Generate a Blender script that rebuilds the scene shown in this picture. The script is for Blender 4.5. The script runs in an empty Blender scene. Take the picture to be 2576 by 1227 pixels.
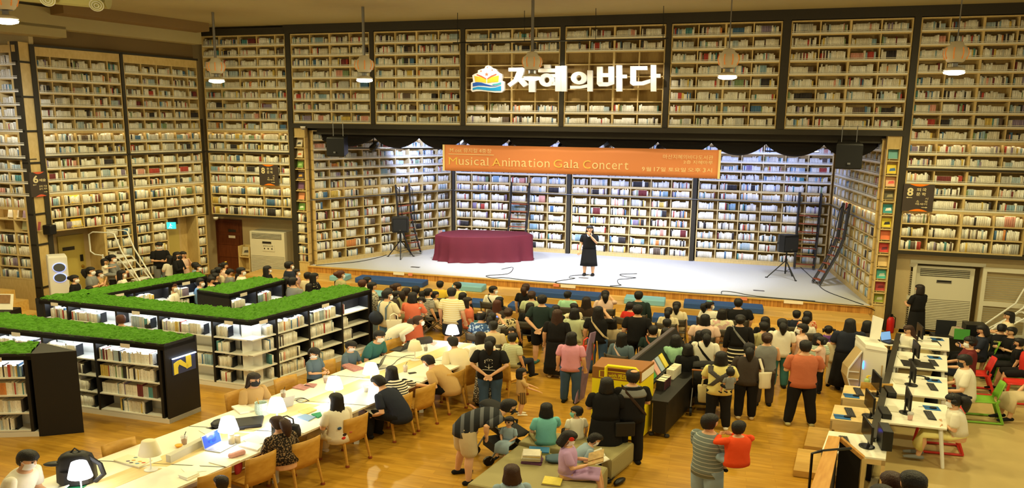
import bpy, math, random
import numpy as np
from math import sin, cos, pi, radians as R, sqrt, atan2
from mathutils import Matrix, Vector
random.seed(7); rng = np.random.default_rng(7)
S = bpy.context.scene
COL = bpy.data.collections.new('library'); S.collection.children.link(COL)

# ---------------------------------------------------------------- camera, world, lights, exposure
PITCH, ROLL, FPX, CX, CY, EYE = .1694, .0104, 1791., 1288., 613.5, 6.0
_cp, _sp = cos(PITCH), sin(PITCH)
FW = np.array([0, _cp, -_sp]); _u0 = np.array([0, _sp, _cp]); _r0 = np.array([1., 0, 0])
RI = cos(ROLL)*_r0 + sin(ROLL)*_u0; UP = -sin(ROLL)*_r0 + cos(ROLL)*_u0
CAMP = np.array([0, 0, EYE])
cd = bpy.data.cameras.new('camera'); cam = bpy.data.objects.new('camera', cd); COL.objects.link(cam)
cd.sensor_fit = 'HORIZONTAL'; cd.sensor_width = 36; cd.lens = 36*FPX/2576; cd.clip_end = 200
cam.matrix_world = Matrix(((RI[0], UP[0], -FW[0], 0), (RI[1], UP[1], -FW[1], 0), (RI[2], UP[2], -FW[2], EYE), (0, 0, 0, 1)))
S.camera = cam
def _ray(x, y): return FW + (x-CX)/FPX*RI - (y-CY)/FPX*UP
def at(x, y, z=0.):                                   # the point of height z that the photo shows at pixel x, y
    d = _ray(x, y); return CAMP + d*((z-EYE)/d[2])
def onp(x, y, p, h):                                  # the point of a vertical plane (through p, heading h)
    n = np.array([-sin(h), cos(h), 0]); d = _ray(x, y)
    return CAMP + d*(((np.array([p[0], p[1], 0])-CAMP)@n)/(d@n))
def aty(x, y, Y):
    d = _ray(x, y); return CAMP + d*(Y/d[1])

W = bpy.data.worlds.new('world'); S.world = W; W.use_nodes = True
W.node_tree.nodes['Background'].inputs[0].default_value = (1, .88, .52, 1)
W.node_tree.nodes['Background'].inputs[1].default_value = .54
S.view_settings.view_transform = 'Standard'; S.view_settings.look = 'None'
S.view_settings.exposure = 0.0; S.view_settings.gamma = 1
cy = S.cycles
cy.max_bounces = 5; cy.diffuse_bounces = 3; cy.glossy_bounces = 2; cy.transmission_bounces = 4; cy.transparent_max_bounces = 6
cy.caustics_reflective = False; cy.caustics_refractive = False; cy.sample_clamp_indirect = 4
def lamp(name, kind, loc, energy, color, **kw):
    l = bpy.data.lights.new(name, kind); l.energy = energy; l.color = color
    tgt = kw.pop('target', None); rot = kw.pop('rot', None)
    for k, v in kw.items(): setattr(l, k, v)
    o = bpy.data.objects.new(name, l); o.location = loc; COL.objects.link(o)
    if tgt is not None: o.rotation_euler = (Vector(tgt)-Vector(loc)).to_track_quat('-Z', 'Y').to_euler()
    if rot is not None: o.rotation_euler = rot
    return o
WARM = (1, .87, .42); COOL = (.80, .88, 1)
HA, HC = -.2748, 1.0166
UA = np.array([cos(HA), sin(HA), 0]); NA = np.array([sin(HA), -cos(HA), 0])
PA = np.array([10.57, 20.65, 0.])
PC = np.array([-11.59, 26.9, 0.])
# the hall's high bay lamps (the ones out of frame hang in the same rows towards the back of the hall)
for yy, n in ((3.2, 7), (8.6, 6), (14.5, 6)):
    for i in range(n):
        p = PA + UA*(-21.5 + 25*i/(n-1)) + NA*yy
        if yy < 4: continue
        lamp('hall_light', 'SPOT', (p[0], p[1], 7.4), (560 if yy > 5 else 0)*(1.0 if yy < 10 else .85), WARM, spot_size=R(168), spot_blend=.6, shadow_soft_size=.3)
# stage lighting hung behind the swag curtain
for i in range(6):
    p = PA + UA*(-16.2 + 14.6*i/5) - NA*.9
    q = PA + UA*(-14.2 + 10.5*i/5) - NA*3.2
    lamp('stage_light', 'SPOT', (p[0], p[1], 5.35), 1000 if 0 < i < 5 else 520, (.80, .86, 1), spot_size=R(95), spot_blend=.7, shadow_soft_size=.15, target=(q[0], q[1], .7))
for i in range(4):
    p = PA + UA*(-15.6 + 13.0*i/3) - NA*2.2
    q = p - NA*4 
    lamp('stage_wash', 'SPOT', (p[0], p[1], 5.2), 620, (.42, .52, 1), spot_size=R(130), spot_blend=.9, shadow_soft_size=.2, target=(q[0], q[1], 4.6))

for s0, s1 in ((-8.5, -17.6), (-9.5, -.8)):                       # two added fill spots that cool and brighten the stage's side shelves
    p, q = PA+UA*s0-NA*1.0, PA+UA*s1-NA*3.0
    lamp('stage_side_fill', 'SPOT', (p[0], p[1], 5.3), 620, (.72, .82, 1), spot_size=R(60), spot_blend=.8, shadow_soft_size=.15, target=(q[0], q[1], 2.6))
lamp('far_left_fill', 'SPOT', (-13.2, 19.0, 7.4), 380, (.86, .92, 1), spot_size=R(80), spot_blend=.9, shadow_soft_size=.3, target=(-18.5, 23.0, 4.5))  # added cool fill for the far left shelves, without a fixture
# ---------------------------------------------------------------- materials
MATS = {}
def srgb(r, g, b): return tuple(((c/255/12.92) if c/255 <= .04045 else ((c/255+.055)/1.055)**2.4) for c in (r, g, b))
def mat(name, rgb=(128, 128, 128), rough=.6, metal=0, emit=0, ecol=None, noise=0, nscale=40, bump=0, bscale=60, alpha=1, trans=0, spec=.4):
    if name in MATS: return MATS[name]
    m = bpy.data.materials.new(name); m.use_nodes = True; nt = m.node_tree; b = nt.nodes['Principled BSDF']
    c = srgb(*rgb) + (1,)
    b.inputs['Base Color'].default_value = c; b.inputs['Roughness'].default_value = rough; b.inputs['Metallic'].default_value = metal
    b.inputs['Specular IOR Level'].default_value = spec
    if emit: b.inputs['Emission Color'].default_value = (ecol or c[:3]) + (1,); b.inputs['Emission Strength'].default_value = emit
    if trans: b.inputs['Transmission Weight'].default_value = trans
    if alpha < 1: b.inputs['Alpha'].default_value = alpha
    if noise or bump:
        tc = nt.nodes.new('ShaderNodeTexCoord')
    if noise:
        n = nt.nodes.new('ShaderNodeTexNoise'); n.inputs['Scale'].default_value = nscale; n.inputs['Detail'].default_value = 3
        nt.links.new(tc.outputs['Object'], n.inputs['Vector'])
        mx = nt.nodes.new('ShaderNodeMix'); mx.data_type = 'RGBA'; mx.inputs[6].default_value = c
        mx.inputs[7].default_value = tuple(x*(1-noise) for x in c[:3]) + (1,)
        nt.links.new(n.outputs['Fac'], mx.inputs[0]); nt.links.new(mx.outputs[2], b.inputs['Base Color'])
    if bump:
        n2 = nt.nodes.new('ShaderNodeTexNoise'); n2.inputs['Scale'].default_value = bscale; n2.inputs['Detail'].default_value = 2
        nt.links.new(tc.outputs['Object'], n2.inputs['Vector'])
        bp = nt.nodes.new('ShaderNodeBump'); bp.inputs['Strength'].default_value = bump; bp.inputs['Distance'].default_value = .03
        nt.links.new(n2.outputs['Fac'], bp.inputs['Height']); nt.links.new(bp.outputs[0], b.inputs['Normal'])
    MATS[name] = m; return m
def wood(name, c1, c2, rough=.45, heading=0., sx=.12, sy=1.3, plank=None, spec=.4):
    """streaky wood grain along a heading; plank=(length, width) adds strip flooring"""
    if name in MATS: return MATS[name]
    m = bpy.data.materials.new(name); m.use_nodes = True; nt = m.node_tree; b = nt.nodes['Principled BSDF']; L = nt.links.new
    b.inputs['Roughness'].default_value = rough; b.inputs['Specular IOR Level'].default_value = spec
    tc = nt.nodes.new('ShaderNodeTexCoord'); mp = nt.nodes.new('ShaderNodeMapping'); mp.vector_type = 'POINT'
    mp.inputs['Rotation'].default_value = (0, 0, -heading); L(tc.outputs['Object'], mp.inputs[0])
    mp2 = nt.nodes.new('ShaderNodeMapping'); mp2.inputs['Scale'].default_value = (sx*12, sy*12, sy*12); L(mp.outputs[0], mp2.inputs[0])
    n = nt.nodes.new('ShaderNodeTexNoise'); n.inputs['Scale'].default_value = 1.2; n.inputs['Detail'].default_value = 5; L(mp2.outputs[0], n.inputs['Vector'])
    cr = nt.nodes.new('ShaderNodeValToRGB'); cr.color_ramp.elements[0].position = .3; cr.color_ramp.elements[1].position = .7
    cr.color_ramp.elements[0].color = srgb(*c2) + (1,); cr.color_ramp.elements[1].color = srgb(*c1) + (1,)
    L(n.outputs['Fac'], cr.inputs[0]); out = cr.outputs[0]
    if plank:
        br = nt.nodes.new('ShaderNodeTexBrick'); br.inputs['Scale'].default_value = 1; br.inputs['Brick Width'].default_value = plank[0]; br.inputs['Row Height'].default_value = plank[1]
        br.inputs['Mortar Size'].default_value = .004; br.inputs['Color1'].default_value = (1, 1, 1, 1); br.inputs['Color2'].default_value = (.62, .60, .55, 1)
        br.inputs['Mortar'].default_value = (.5, .45, .4, 1); br.offset = .37; L(mp.outputs[0], br.inputs['Vector'])
        mx = nt.nodes.new('ShaderNodeMix'); mx.data_type = 'RGBA'; mx.blend_type = 'MULTIPLY'; mx.inputs[0].default_value = .55
        L(out, mx.inputs[6]); L(br.outputs['Color'], mx.inputs[7]); out = mx.outputs[2]
    L(out, b.inputs['Base Color']); MATS[name] = m; return m
def attr_mat(name, rough=.6, marks=.32):
    m = bpy.data.materials.new(name); m.use_nodes = True; nt = m.node_tree; b = nt.nodes['Principled BSDF']; L = nt.links.new
    b.inputs['Roughness'].default_value = rough; b.inputs['Specular IOR Level'].default_value = .3
    a = nt.nodes.new('ShaderNodeAttribute'); a.attribute_name = 'Col'
    tc = nt.nodes.new('ShaderNodeTexCoord'); mp = nt.nodes.new('ShaderNodeMapping'); mp.inputs['Scale'].default_value = (120, 120, 17); L(tc.outputs['Object'], mp.inputs[0])
    n = nt.nodes.new('ShaderNodeTexNoise'); n.inputs['Scale'].default_value = 1.; n.inputs['Detail'].default_value = 1; L(mp.outputs[0], n.inputs['Vector'])
    cr = nt.nodes.new('ShaderNodeValToRGB'); cr.color_ramp.elements[0].position = .60; cr.color_ramp.elements[1].position = .66
    cr.color_ramp.elements[0].color = (0, 0, 0, 1); cr.color_ramp.elements[1].color = (marks, marks, marks, 1); L(n.outputs['Fac'], cr.inputs[0])
    mx = nt.nodes.new('ShaderNodeMix'); mx.data_type = 'RGBA'; mx.inputs[7].default_value = (.07, .06, .06, 1)
    L(cr.outputs[0], mx.inputs[0]); L(a.outputs['Color'], mx.inputs[6]); L(mx.outputs[2], b.inputs['Base Color'])
    MATS[name] = m; return m
BOOKM = attr_mat('book_covers')
M_birch = wood('birch_veneer', (216, 190, 130), (202, 174, 112), .5, 0, 2, .4)
M_birch2 = wood('birch_edge', (216, 192, 136), (204, 178, 120), .5, 0, 2, .4)
M_oak = wood('oak_floor', (204, 156, 58), (178, 128, 36), .28, HA, .12, 1.1, (1.3, .13), .5)
M_step = wood('step_wood', (222, 182, 104), (204, 160, 82), .35, HA, .12, 1.1, (2.2, .16))
M_slat = wood('slat_wood', (206, 150, 72), (150, 98, 40), .45, HA, 1.4, .05)
M_chair = wood('chair_beech', (206, 158, 70), (188, 138, 54), .4, .4, .3, 1.2)
M_top = mat('table_white', (240, 236, 220), .35)
M_trim = mat('dark_trim', (52, 46, 34), .55, noise=.25)
M_black = mat('black_board', (26, 24, 24), .5, noise=.2)
M_blk = mat('black_plastic', (20, 20, 22), .4)
M_white = mat('white_paint', (236, 234, 226), .45)
M_rail = mat('white_rail', (226, 222, 206), .35)
M_plaster = mat('plaster', (176, 162, 118), .9, noise=.08, nscale=3)
M_wallp = mat('wall_board', (206, 184, 138), .8, noise=.1, nscale=12)
M_carpet = mat('stage_carpet', (206, 206, 210), .95, noise=.22, nscale=60, bump=.2, bscale=150)
M_vinyl = mat('vinyl_tile', (200, 176, 116), .35, noise=.22, nscale=2.2)
M_metalw = mat('painted_metal', (232, 232, 226), .35)
M_steel = mat('steel', (150, 150, 150), .3, 1)

# ---------------------------------------------------------------- mesh helpers
class MB:
    def __init__(s): s.v = []; s.f = []; s.c = []
    def add(s, vs, fs, col=None):
        o = len(s.v); s.v.extend([tuple(map(float, v)) for v in vs]); s.f.extend([tuple(i+o for i in f) for f in fs])
        if col is not None: s.c.extend([col]*len(fs))
        return s
    def hexa(s, b, t, col=None):                              # four bottom corners, four top corners (both counter-clockwise from above)
        n = len(b); fs = [tuple(range(n))[::-1], tuple(range(n, 2*n))] + [(i, (i+1) % n, n+(i+1) % n, n+i) for i in range(n)]
        return s.add(list(b)+list(t), fs, col)
    def box(s, c, d, rz=0, col=None):                          # centre of the base, sizes
        x, y, z = d[0]/2, d[1]/2, d[2]; ca, sa = cos(rz), sin(rz)
        q = [(c[0]+a*x*ca-e*y*sa, c[1]+a*x*sa+e*y*ca) for a, e in ((-1, -1), (1, -1), (1, 1), (-1, 1))]
        return s.hexa([(p[0], p[1], c[2]) for p in q], [(p[0], p[1], c[2]+z) for p in q], col)
    def rbox(s, c, d, r=.02, rz=0, col=None):                  # box with rounded vertical edges and a softened top
        x, y, z = d[0]/2, d[1]/2, d[2]; ca, sa = cos(rz), sin(rz); r = min(r, x*.95, y*.95, z*.5)
        def ring(ins, zz):
            o = []
            for k, (sx, sy) in enumerate(((1, 1), (-1, 1), (-1, -1), (1, -1))):
                for j in range(4):
                    a = k*pi/2 + j*pi/6; px = sx*(x-r) + (r-ins)*cos(a); py = sy*(y-r) + (r-ins)*sin(a)
                    o.append((c[0]+px*ca-py*sa, c[1]+px*sa+py*ca, c[2]+zz))
            return o
        return s.loft([ring(r*.5, 0), ring(0, r*.5), ring(0, z-r), ring(r*.3, z-r*.3), ring(r, z)], col=col)
    def loft(s, rings, cap=True, col=None, closed=True):
        n = len(rings[0]); vs = [p for r in rings for p in r]; fs = []
        for i in range(len(rings)-1):
            for j in range(n if closed else n-1):
                k = (j+1) % n; fs.append((i*n+j, i*n+k, (i+1)*n+k, (i+1)*n+j))
        if cap and closed: fs.append(tuple(range(n))[::-1]); fs.append(tuple(range((len(rings)-1)*n, len(rings)*n)))
        return s.add(vs, fs, col)
    def tube(s, pts, rad, n=8, ax=None, col=None, round_ends=True):
        """sweep along a polyline; rad: number, or list of numbers / (rx, ry); ax: sideways reference for rx"""
        P = [np.array(p, float) for p in pts]; m = len(P)
        if not isinstance(rad, (list, tuple)): rad = [rad]*m
        rad = [(r, r) if not isinstance(r, (list, tuple)) else r for r in rad]
        if round_ends:
            d0 = P[0]-P[1]; d0 /= np.linalg.norm(d0)+1e-9; d1 = P[-1]-P[-2]; d1 /= np.linalg.norm(d1)+1e-9
            e0, e1 = min(rad[0]), min(rad[-1])
            P = [P[0]+d0*e0*.8, P[0]+d0*e0*.45] + P + [P[-1]+d1*e1*.45, P[-1]+d1*e1*.8]
            k = lambda r, f: (r[0]*f, r[1]*f)
            rad = [k(rad[0], .45), k(rad[0], .85)] + rad + [k(rad[-1], .85), k(rad[-1], .45)]
            m = len(P)
        T = [];
        for i in range(m):
            t = P[min(i+1, m-1)]-P[max(i-1, 0)]; T.append(t/(np.linalg.norm(t)+1e-9))
        a = np.array(ax, float) if ax is not None else (np.array([1., 0, 0]) if abs(T[0][0]) < .8 else np.array([0, 1., 0]))
        rings = []
        for p, t, r in zip(P, T, rad):
            x = a-t*(a@t); nx = np.linalg.norm(x)
            if nx < 1e-4: x = np.cross(t, [0, 0, 1.]); nx = np.linalg.norm(x)+1e-9
            x /= nx; y = np.cross(t, x)
            if ax is None: a = x
            rings.append([p + x*r[0]*cos(2*pi*j/n) + y*r[1]*sin(2*pi*j/n) for j in range(n)])
        return s.loft(rings, True, col)
    def bar(s, a, b, w, h, col=None):                          # rectangular bar from a to b (w sideways, h the other way)
        a, b = np.array(a, float), np.array(b, float); t = (b-a)/np.linalg.norm(b-a)
        x = np.cross(t, [0, 0, 1.]);
        if np.linalg.norm(x) < 1e-3: x = np.array([1., 0, 0])
        x /= np.linalg.norm(x); y = np.cross(x, t)
        q = lambda p: [p+x*w/2*i+y*h/2*j for i, j in ((-1, -1), (1, -1), (1, 1), (-1, 1))]
        return s.loft([q(a), q(b)], True, col)
    def lathe(s, prof, c=(0, 0, 0), n=16, col=None, cap=True, kx=1):
        return s.loft([[(c[0]+kx*r*cos(2*pi*j/n), c[1]+r*sin(2*pi*j/n), c[2]+z) for j in range(n)] for r, z in prof], cap, col)
    def ell(s, c, r, nu=10, nv=7, col=None, fn=None):
        rings = []
        for i in range(nv+1):
            th = pi*i/nv; rr = max(sin(th), .02)
            ring = []
            for j in range(nu):
                d = np.array([rr*cos(2*pi*j/nu), rr*sin(2*pi*j/nu), -cos(th)])
                q = d*np.array(r)*(fn(d) if fn else 1); ring.append(tuple(np.array(c)+q))
            rings.append(ring)
        return s.loft(rings, True, col)
    def grid(s, fn, nu, nv, col=None):
        vs = [fn(i/nu, j/nv) for j in range(nv+1) for i in range(nu+1)]
        fs = [(j*(nu+1)+i, j*(nu+1)+i+1, (j+1)*(nu+1)+i+1, (j+1)*(nu+1)+i) for j in range(nv) for i in range(nu)]
        return s.add(vs, fs, col)
    def prism(s, poly, z0, z1, col=None): return s.hexa([(p[0], p[1], z0) for p in poly], [(p[0], p[1], z1) for p in poly], col)
    def pplate(s, poly, fr, d0, d1, col=None):                 # 2-D outline pushed out of a frame (o, u, v, n)
        o, u, v, n = fr; q = lambda d: [o+u*p[0]+v*p[1]+n*d for p in poly]
        m = len(poly); return s.add(q(d0)+q(d1), [tuple(range(m))[::-1], tuple(range(m, 2*m))]+[(i, (i+1) % m, m+(i+1) % m, m+i) for i in range(m)], col)
def link(o, parent=None):
    COL.objects.link(o)
    if parent is not None: o.parent = parent
    return o
def mesh_obj(name, mb, mtl, parent=None, smooth=False, off=None, X=None):
    V = np.array(mb.v, dtype=np.float64).reshape(-1, 3)
    if X is not None: V = V @ X[:3, :3].T + X[:3, 3]
    if off is not None: V = V-off
    me = bpy.data.meshes.new(name); me.from_pydata(V.tolist(), [], mb.f); me.materials.append(mtl)
    if smooth: me.polygons.foreach_set('use_smooth', [True]*len(me.polygons))
    if mb.c and len(mb.c) == len(mb.f):
        at_ = me.color_attributes.new('Col', 'FLOAT_COLOR', 'CORNER')
        cols = np.repeat(np.array([tuple(c)+(1,) for c in mb.c], dtype=np.float32), [len(f) for f in mb.f], axis=0)
        at_.data.foreach_set('color', cols.ravel())
    me.update()
    return link(bpy.data.objects.new(name, me), parent)
def fix_normals(o):
    import bmesh
    b = bmesh.new(); b.from_mesh(o.data); bmesh.ops.recalc_face_normals(b, faces=b.faces); b.to_mesh(o.data); b.free()
def tag(o, label, cat, group=None, kind=None):
    o['label'] = label; o['category'] = cat
    if group: o['group'] = group
    if kind: o['kind'] = kind
    return o
def struct(name, mb, m, label=None, smooth=False):
    o = mesh_obj(name, mb, m, smooth=smooth); o['kind'] = 'structure'
    return o
class Thing:
    """an Empty at the thing's base that parents its parts; local parts are turned by yaw and widened by k across the view"""
    def __init__(s, name, label, cat, loc, yaw=0, k=1., group=None):
        s.e = link(bpy.data.objects.new(name, None)); s.e.location = tuple(loc); s.e.empty_display_size = .1
        tag(s.e, label, cat, group); s.loc = np.array(loc, float)
        s.X = np.eye(4); ca, sa = cos(yaw), sin(yaw)
        s.X[:3, :3] = np.diag([k, 1, 1]) @ np.array([[ca, -sa, 0], [sa, ca, 0], [0, 0, 1]])
    def part(s, name, mb, m, parent=None, smooth=False, label=None, world=False):
        o = mesh_obj(name, mb, m, parent or s.e, smooth, off=s.loc if world else None, X=None if world else s.X)
        if label: o['label'] = label
        return o
def solo(name, mb, m, label, cat, group=None, smooth=False, base=None):
    if base is None:
        V = np.array(mb.v); base = np.array([V[:, 0].mean(), V[:, 1].mean(), V[:, 2].min()])
    o = mesh_obj(name, mb, m, None, smooth, off=np.array(base)); o.location = tuple(base)
    return tag(o, label, cat, group)
KW = 1.36                                                       # how broad things stand in this hall

# ---------------------------------------------------------------- lettering
TXT = {}
def text_mesh(s, bold=0.0):
    key = (s, bold)
    if key in TXT: return TXT[key]
    c = bpy.data.curves.new('t', 'FONT'); c.body = s; c.size = 1; c.offset = bold; c.resolution_u = 3
    o = bpy.data.objects.new('t', c); COL.objects.link(o)
    me = bpy.data.meshes.new_from_object(o.evaluated_get(bpy.context.evaluated_depsgraph_get()))
    V = np.array([v.co[:] for v in me.vertices]); F = [tuple(p.vertices) for p in me.polygons]
    bpy.data.objects.remove(o); bpy.data.curves.remove(c); bpy.data.meshes.remove(me)
    V = V[:, :2]-V[:, :2].min(0) if len(V) else np.zeros((0, 2))
    TXT[key] = (V, F, V.max(0) if len(V) else np.ones(2)); return TXT[key]
def put_text(mb, s, fr, x, y, w, h, d=.004, bold=0.0, col=None):
    """lettering stretched into the box x, y, w, h of a frame (o, u, v, n)"""
    V, F, mx = text_mesh(s, bold)
    if not len(V): return
    o, u, v, n = fr
    mb.add([o+u*(x+p[0]/mx[0]*w)+v*(y+p[1]/mx[1]*h)+n*d for p in V], F, col)
# ---------------------------------------------------------------- planes of the hall
class Pl:
    def __init__(s, P, h): s.P = np.array([P[0], P[1], 0.]); s.h = h; s.u = np.array([cos(h), sin(h), 0]); s.n = np.array([sin(h), -cos(h), 0])
    def pt(s, a, z, d=0.): q = s.P+s.u*a+s.n*d; return np.array([q[0], q[1], z])
    def px(s, x, y, d=0.):                                  # (along, height) of the plane point the photo shows at a pixel
        q = onp(x, y, s.P+s.n*d, s.h); return float((q-s.P)@s.u), float(q[2])
    def box(s, mb, a0, a1, z0, z1, d0, d1, col=None):
        q = [s.pt(a0, 0, d1), s.pt(a1, 0, d1), s.pt(a1, 0, d0), s.pt(a0, 0, d0)]
        return mb.prism(q, z0, z1, col)
    def frame(s, a, z, d=0.): return (s.pt(a, z, d), s.u, np.array([0, 0, 1.]), s.n)
A = Pl(PC, HA)                                              # the big front wall, from its left corner
Cw = Pl(PC-np.array([cos(HC), sin(HC), 0])*5.55, HC)         # the left wall, running back to the same corner
pfl = at(108, 783, 0); FL = Pl(pfl-np.array([cos(HA), sin(HA), 0])*3.2, HA)   # bookcase at the far left, facing the hall
SB = Pl((4.6, 28.05), HA)                                    # back of the stage
pl0 = A.pt(*A.px(785, 668)); SLw = Pl((pl0[0], pl0[1]), atan2(30.1-pl0[1], -2.6-pl0[0])); LSL = math.hypot(30.1-pl0[1], -2.6-pl0[0])
pr1 = A.pt(*A.px(2186, 770)); pr0 = SB.pt(*SB.px(2088, 560)); SRw = Pl((pr0[0], pr0[1]), atan2(pr1[1]-pr0[1], pr1[0]-pr0[0])); LSR = math.hypot(pr1[1]-pr0[1], pr1[0]-pr0[0])
STZ = .72
# ---------------------------------------------------------------- floor, ceiling, walls
m = MB(); m.box((0, 15, -.3), (60, 50, .3)); struct('floor', m, M_oak)
m = MB(); q = [at(2262, 826)[:2], at(2128, 1240)[:2], (5.2, 6.0), (26, 6.0), (26, 19), A.pt(29.5, 0, .1)[:2], A.pt(23.9, 0, .1)[:2]]
m.prism([(p[0], p[1]) for p in q], 0, .008); struct('floor_side', m, M_vinyl)
m = MB(); m.box((0, 14, 9.28), (60, 36, .2)); struct('ceiling', m, M_plaster)
m = MB(); A.box(m, -1.2, 3.75, 0, 9.3, -.95, -.80); struct('wall_back', m, M_wallp)
m = MB(); A.box(m, 23.6, 31, 0, 9.3, -1.3, -1.15); struct('wall_right', m, M_wallp)
m = MB(); A.box(m, 3.7, 23.7, 5.9, 9.3, -.9, -.75); struct('wall_front', m, M_wallp)
m = MB(); Cw.box(m, -.1, 5.6, 0, 9.3, -1.15, -1.0); struct('wall_left', m, M_wallp)
m = MB(); FL.box(m, -6, 3.2, 0, 9.3, -.6, -.45); struct('wall_far', m, M_wallp)
m = MB(); SB.box(m, -9, 8.5, 0, 6.4, -.62, -.5); struct('wall_stage', m, M_wallp)
M_brown = mat('brown_soffit', (132, 106, 66), .8)
m = MB(); Cw.box(m, 0, 5.5, 8.17, 9.28, -.9, -.25); struct('wall_soffit', m, M_brown)
m = MB(); Cw.box(m, -8, 5.2, 8.62, 9.2, .3, .75); Cw.box(m, -8, .6, 8.38, 8.7, .1, .75); struct('trim_beam', m, M_plaster)
m = MB(); Cw.box(m, .2, 5.0, 9.0, 9.28, .75, 1.5); struct('trim_cove_shade', m, M_brown)  # brown box standing in for the shadow under the ceiling step
# dark posts and bands
tn = 0
def trim(pl, a0, a1, z0, z1, d0=-.32, d1=.04):
    global tn; tn += 1
    m = MB(); pl.box(m, a0, a1, z0, z1, d0, d1); struct('trim_%d' % tn, m, M_trim)
def ax_(x, y, pl=None): return (pl or A).px(x, y)[0]
XP = [(716, 728), (929, 939), (1159, 1170), (1411, 1422), (1677, 1690), (1970, 1990), (2299, 2316)]   # dark posts between the cases, along the top
posts = [(ax_(a, 70), ax_(b, 70)) for a, b in XP]
for i, (a, b) in enumerate(posts):
    trim(A, a, b, 0 if i in (0, 6) else 5.86, 8.99)
trim(A, posts[0][1], posts[6][0], 5.72, 5.88)
trim(A, 0, posts[0][0], 8.97, 9.2); trim(A, posts[0][0]-.05, 31, 8.99, 9.28)
trim(A, .05, posts[0][0], 4.77, 4.83); trim(A, posts[6][1], 30, 4.77, 4.83)
trim(A, .3, posts[0][0], 2.37, 2.45); trim(A, posts[6][1], 30, 2.34, 2.44)
# the left wall's dark lines and its boarded post
cx = lambda x, y: Cw.px(x, y)[0]
c0, c1, c2, c3 = cx(112, 395), cx(320, 390), cx(327, 390), cx(512, 380)
trim(Cw, c0-.14, c0, 0, 8.16); trim(Cw, c1, c2, 0, 8.14); trim(Cw, c0, 5.5, 8.1, 8.17); trim(Cw, c0, 5.5, 4.76, 4.81)
trim(Cw, 5.46, 5.55, 2.4, 6.0)
pe = Cw.pt(c0-.14, 0); pf = pfl
PO = Pl((pf[0], pf[1]), atan2(pe[1]-pf[1], pe[0]-pf[0])); LPO = math.hypot(pe[1]-pf[1], pe[0]-pf[0])
m = MB(); PO.box(m, .02, LPO, 0, 8.2, -.3, 0); struct('wall_post', m, M_birch)
trim(PO, 0, LPO*.15, 0, 8.2, -.2, .03)
for k, z in enumerate((7.62, 6.6, 5.58, 4.62, 3.05, 2.1, .75)): trim(PO, 0, LPO, z-.03, z+.03, -.2, .025)

# ---------------------------------------------------------------- shelves and their books
BV, BC = [], []                                             # all wall books: corner arrays and colours
PAL = [((244, 240, 226), 34), ((232, 225, 206), 18), ((252, 250, 242), 28), ((205, 205, 200), 7), ((180, 198, 208), 5), ((150, 182, 200), 3), ((60, 56, 58), 6), ((112, 96, 84), 3),
       ((186, 76, 66), 2), ((84, 124, 166), 2.5), ((222, 194, 104), 2), ((136, 160, 120), 1.5), ((226, 166, 150), 2.5), ((124, 56, 58), 1.5), ((150, 136, 166), 1.5), ((222, 146, 84), .7), ((88, 150, 156), 1)]
PALC = [srgb(*c) for c, _ in PAL]; PALW = np.array([w for _, w in PAL], float); PALW /= PALW.sum()
CREAM = srgb(240, 232, 206)
PALN = ['cream', 'beige', 'white', 'grey', 'pale blue', 'light blue', 'black', 'brown', 'red', 'blue', 'yellow', 'green', 'pink', 'dark red', 'lilac', 'orange', 'teal']
def book_corners(o, u, n, w, h, dep, lean=0.):
    z = np.array([0, 0, 1.]); ud = u*cos(lean)-z*sin(lean); zd = z*cos(lean)+u*sin(lean)
    return np.array([o, o+ud*w, o+ud*w-n*dep, o-n*dep, o+zd*h, o+ud*w+zd*h, o+ud*w-n*dep+zd*h, o-n*dep+zd*h])
def fill_row(pl, a0, a1, z, d, hmax, fill=.95, pal=None, sink=None, thick=(.03, .055)):
    end = a0+(a1-a0)*fill*rng.uniform(.93, 1.0); a = a0+.02; run = 0; base = rng.uniform(.66, .76)*hmax
    w8 = PALW if pal is None else pal
    while a < end-.03:
        if run <= 0:
            ci = rng.choice(len(PALC), p=w8); run = rng.integers(3, 9) if rng.random() < .13 else 1
            w = rng.uniform(*thick); h = base*rng.uniform(.86, 1.14); same = run > 1
        if run == 1 and not same: pass
        hh = min(h*(1 if same else rng.uniform(.95, 1.05)), hmax*.93); ww = w if same else rng.uniform(*thick)
        lean = 0.
        if a+ww > end: break
        c = np.array(PALC[ci])*rng.uniform(.85, 1.08)
        o = pl.pt(a, z, d+rng.uniform(-.015, .004))
        rec = (book_corners(o, pl.u, pl.n, ww*.96, hh, rng.uniform(.15, .19), lean), tuple(np.clip(c, 0, 1)), int(ci))
        (BV.append(rec) if sink is None else sink.append(rec))
        a += ww; run -= 1
    if end-a > .12 and rng.random() < .3 and sink is None:
        h = base*.95; BV.append((book_corners(pl.pt(a+h*.2, z, d), pl.u, pl.n, .035, h, .16, -.2), PALC[0], 0))
    return a
M_led = mat('led_warm', (255, 240, 205), .5, emit=9, ecol=(1, .86, .58))
M_ledc = mat('led_stage', (255, 235, 190), .5, emit=4, ecol=(1, .85, .5))
M_back = wood('case_back', (164, 134, 76), (150, 120, 64), .6, 0, 2, .4)
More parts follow.
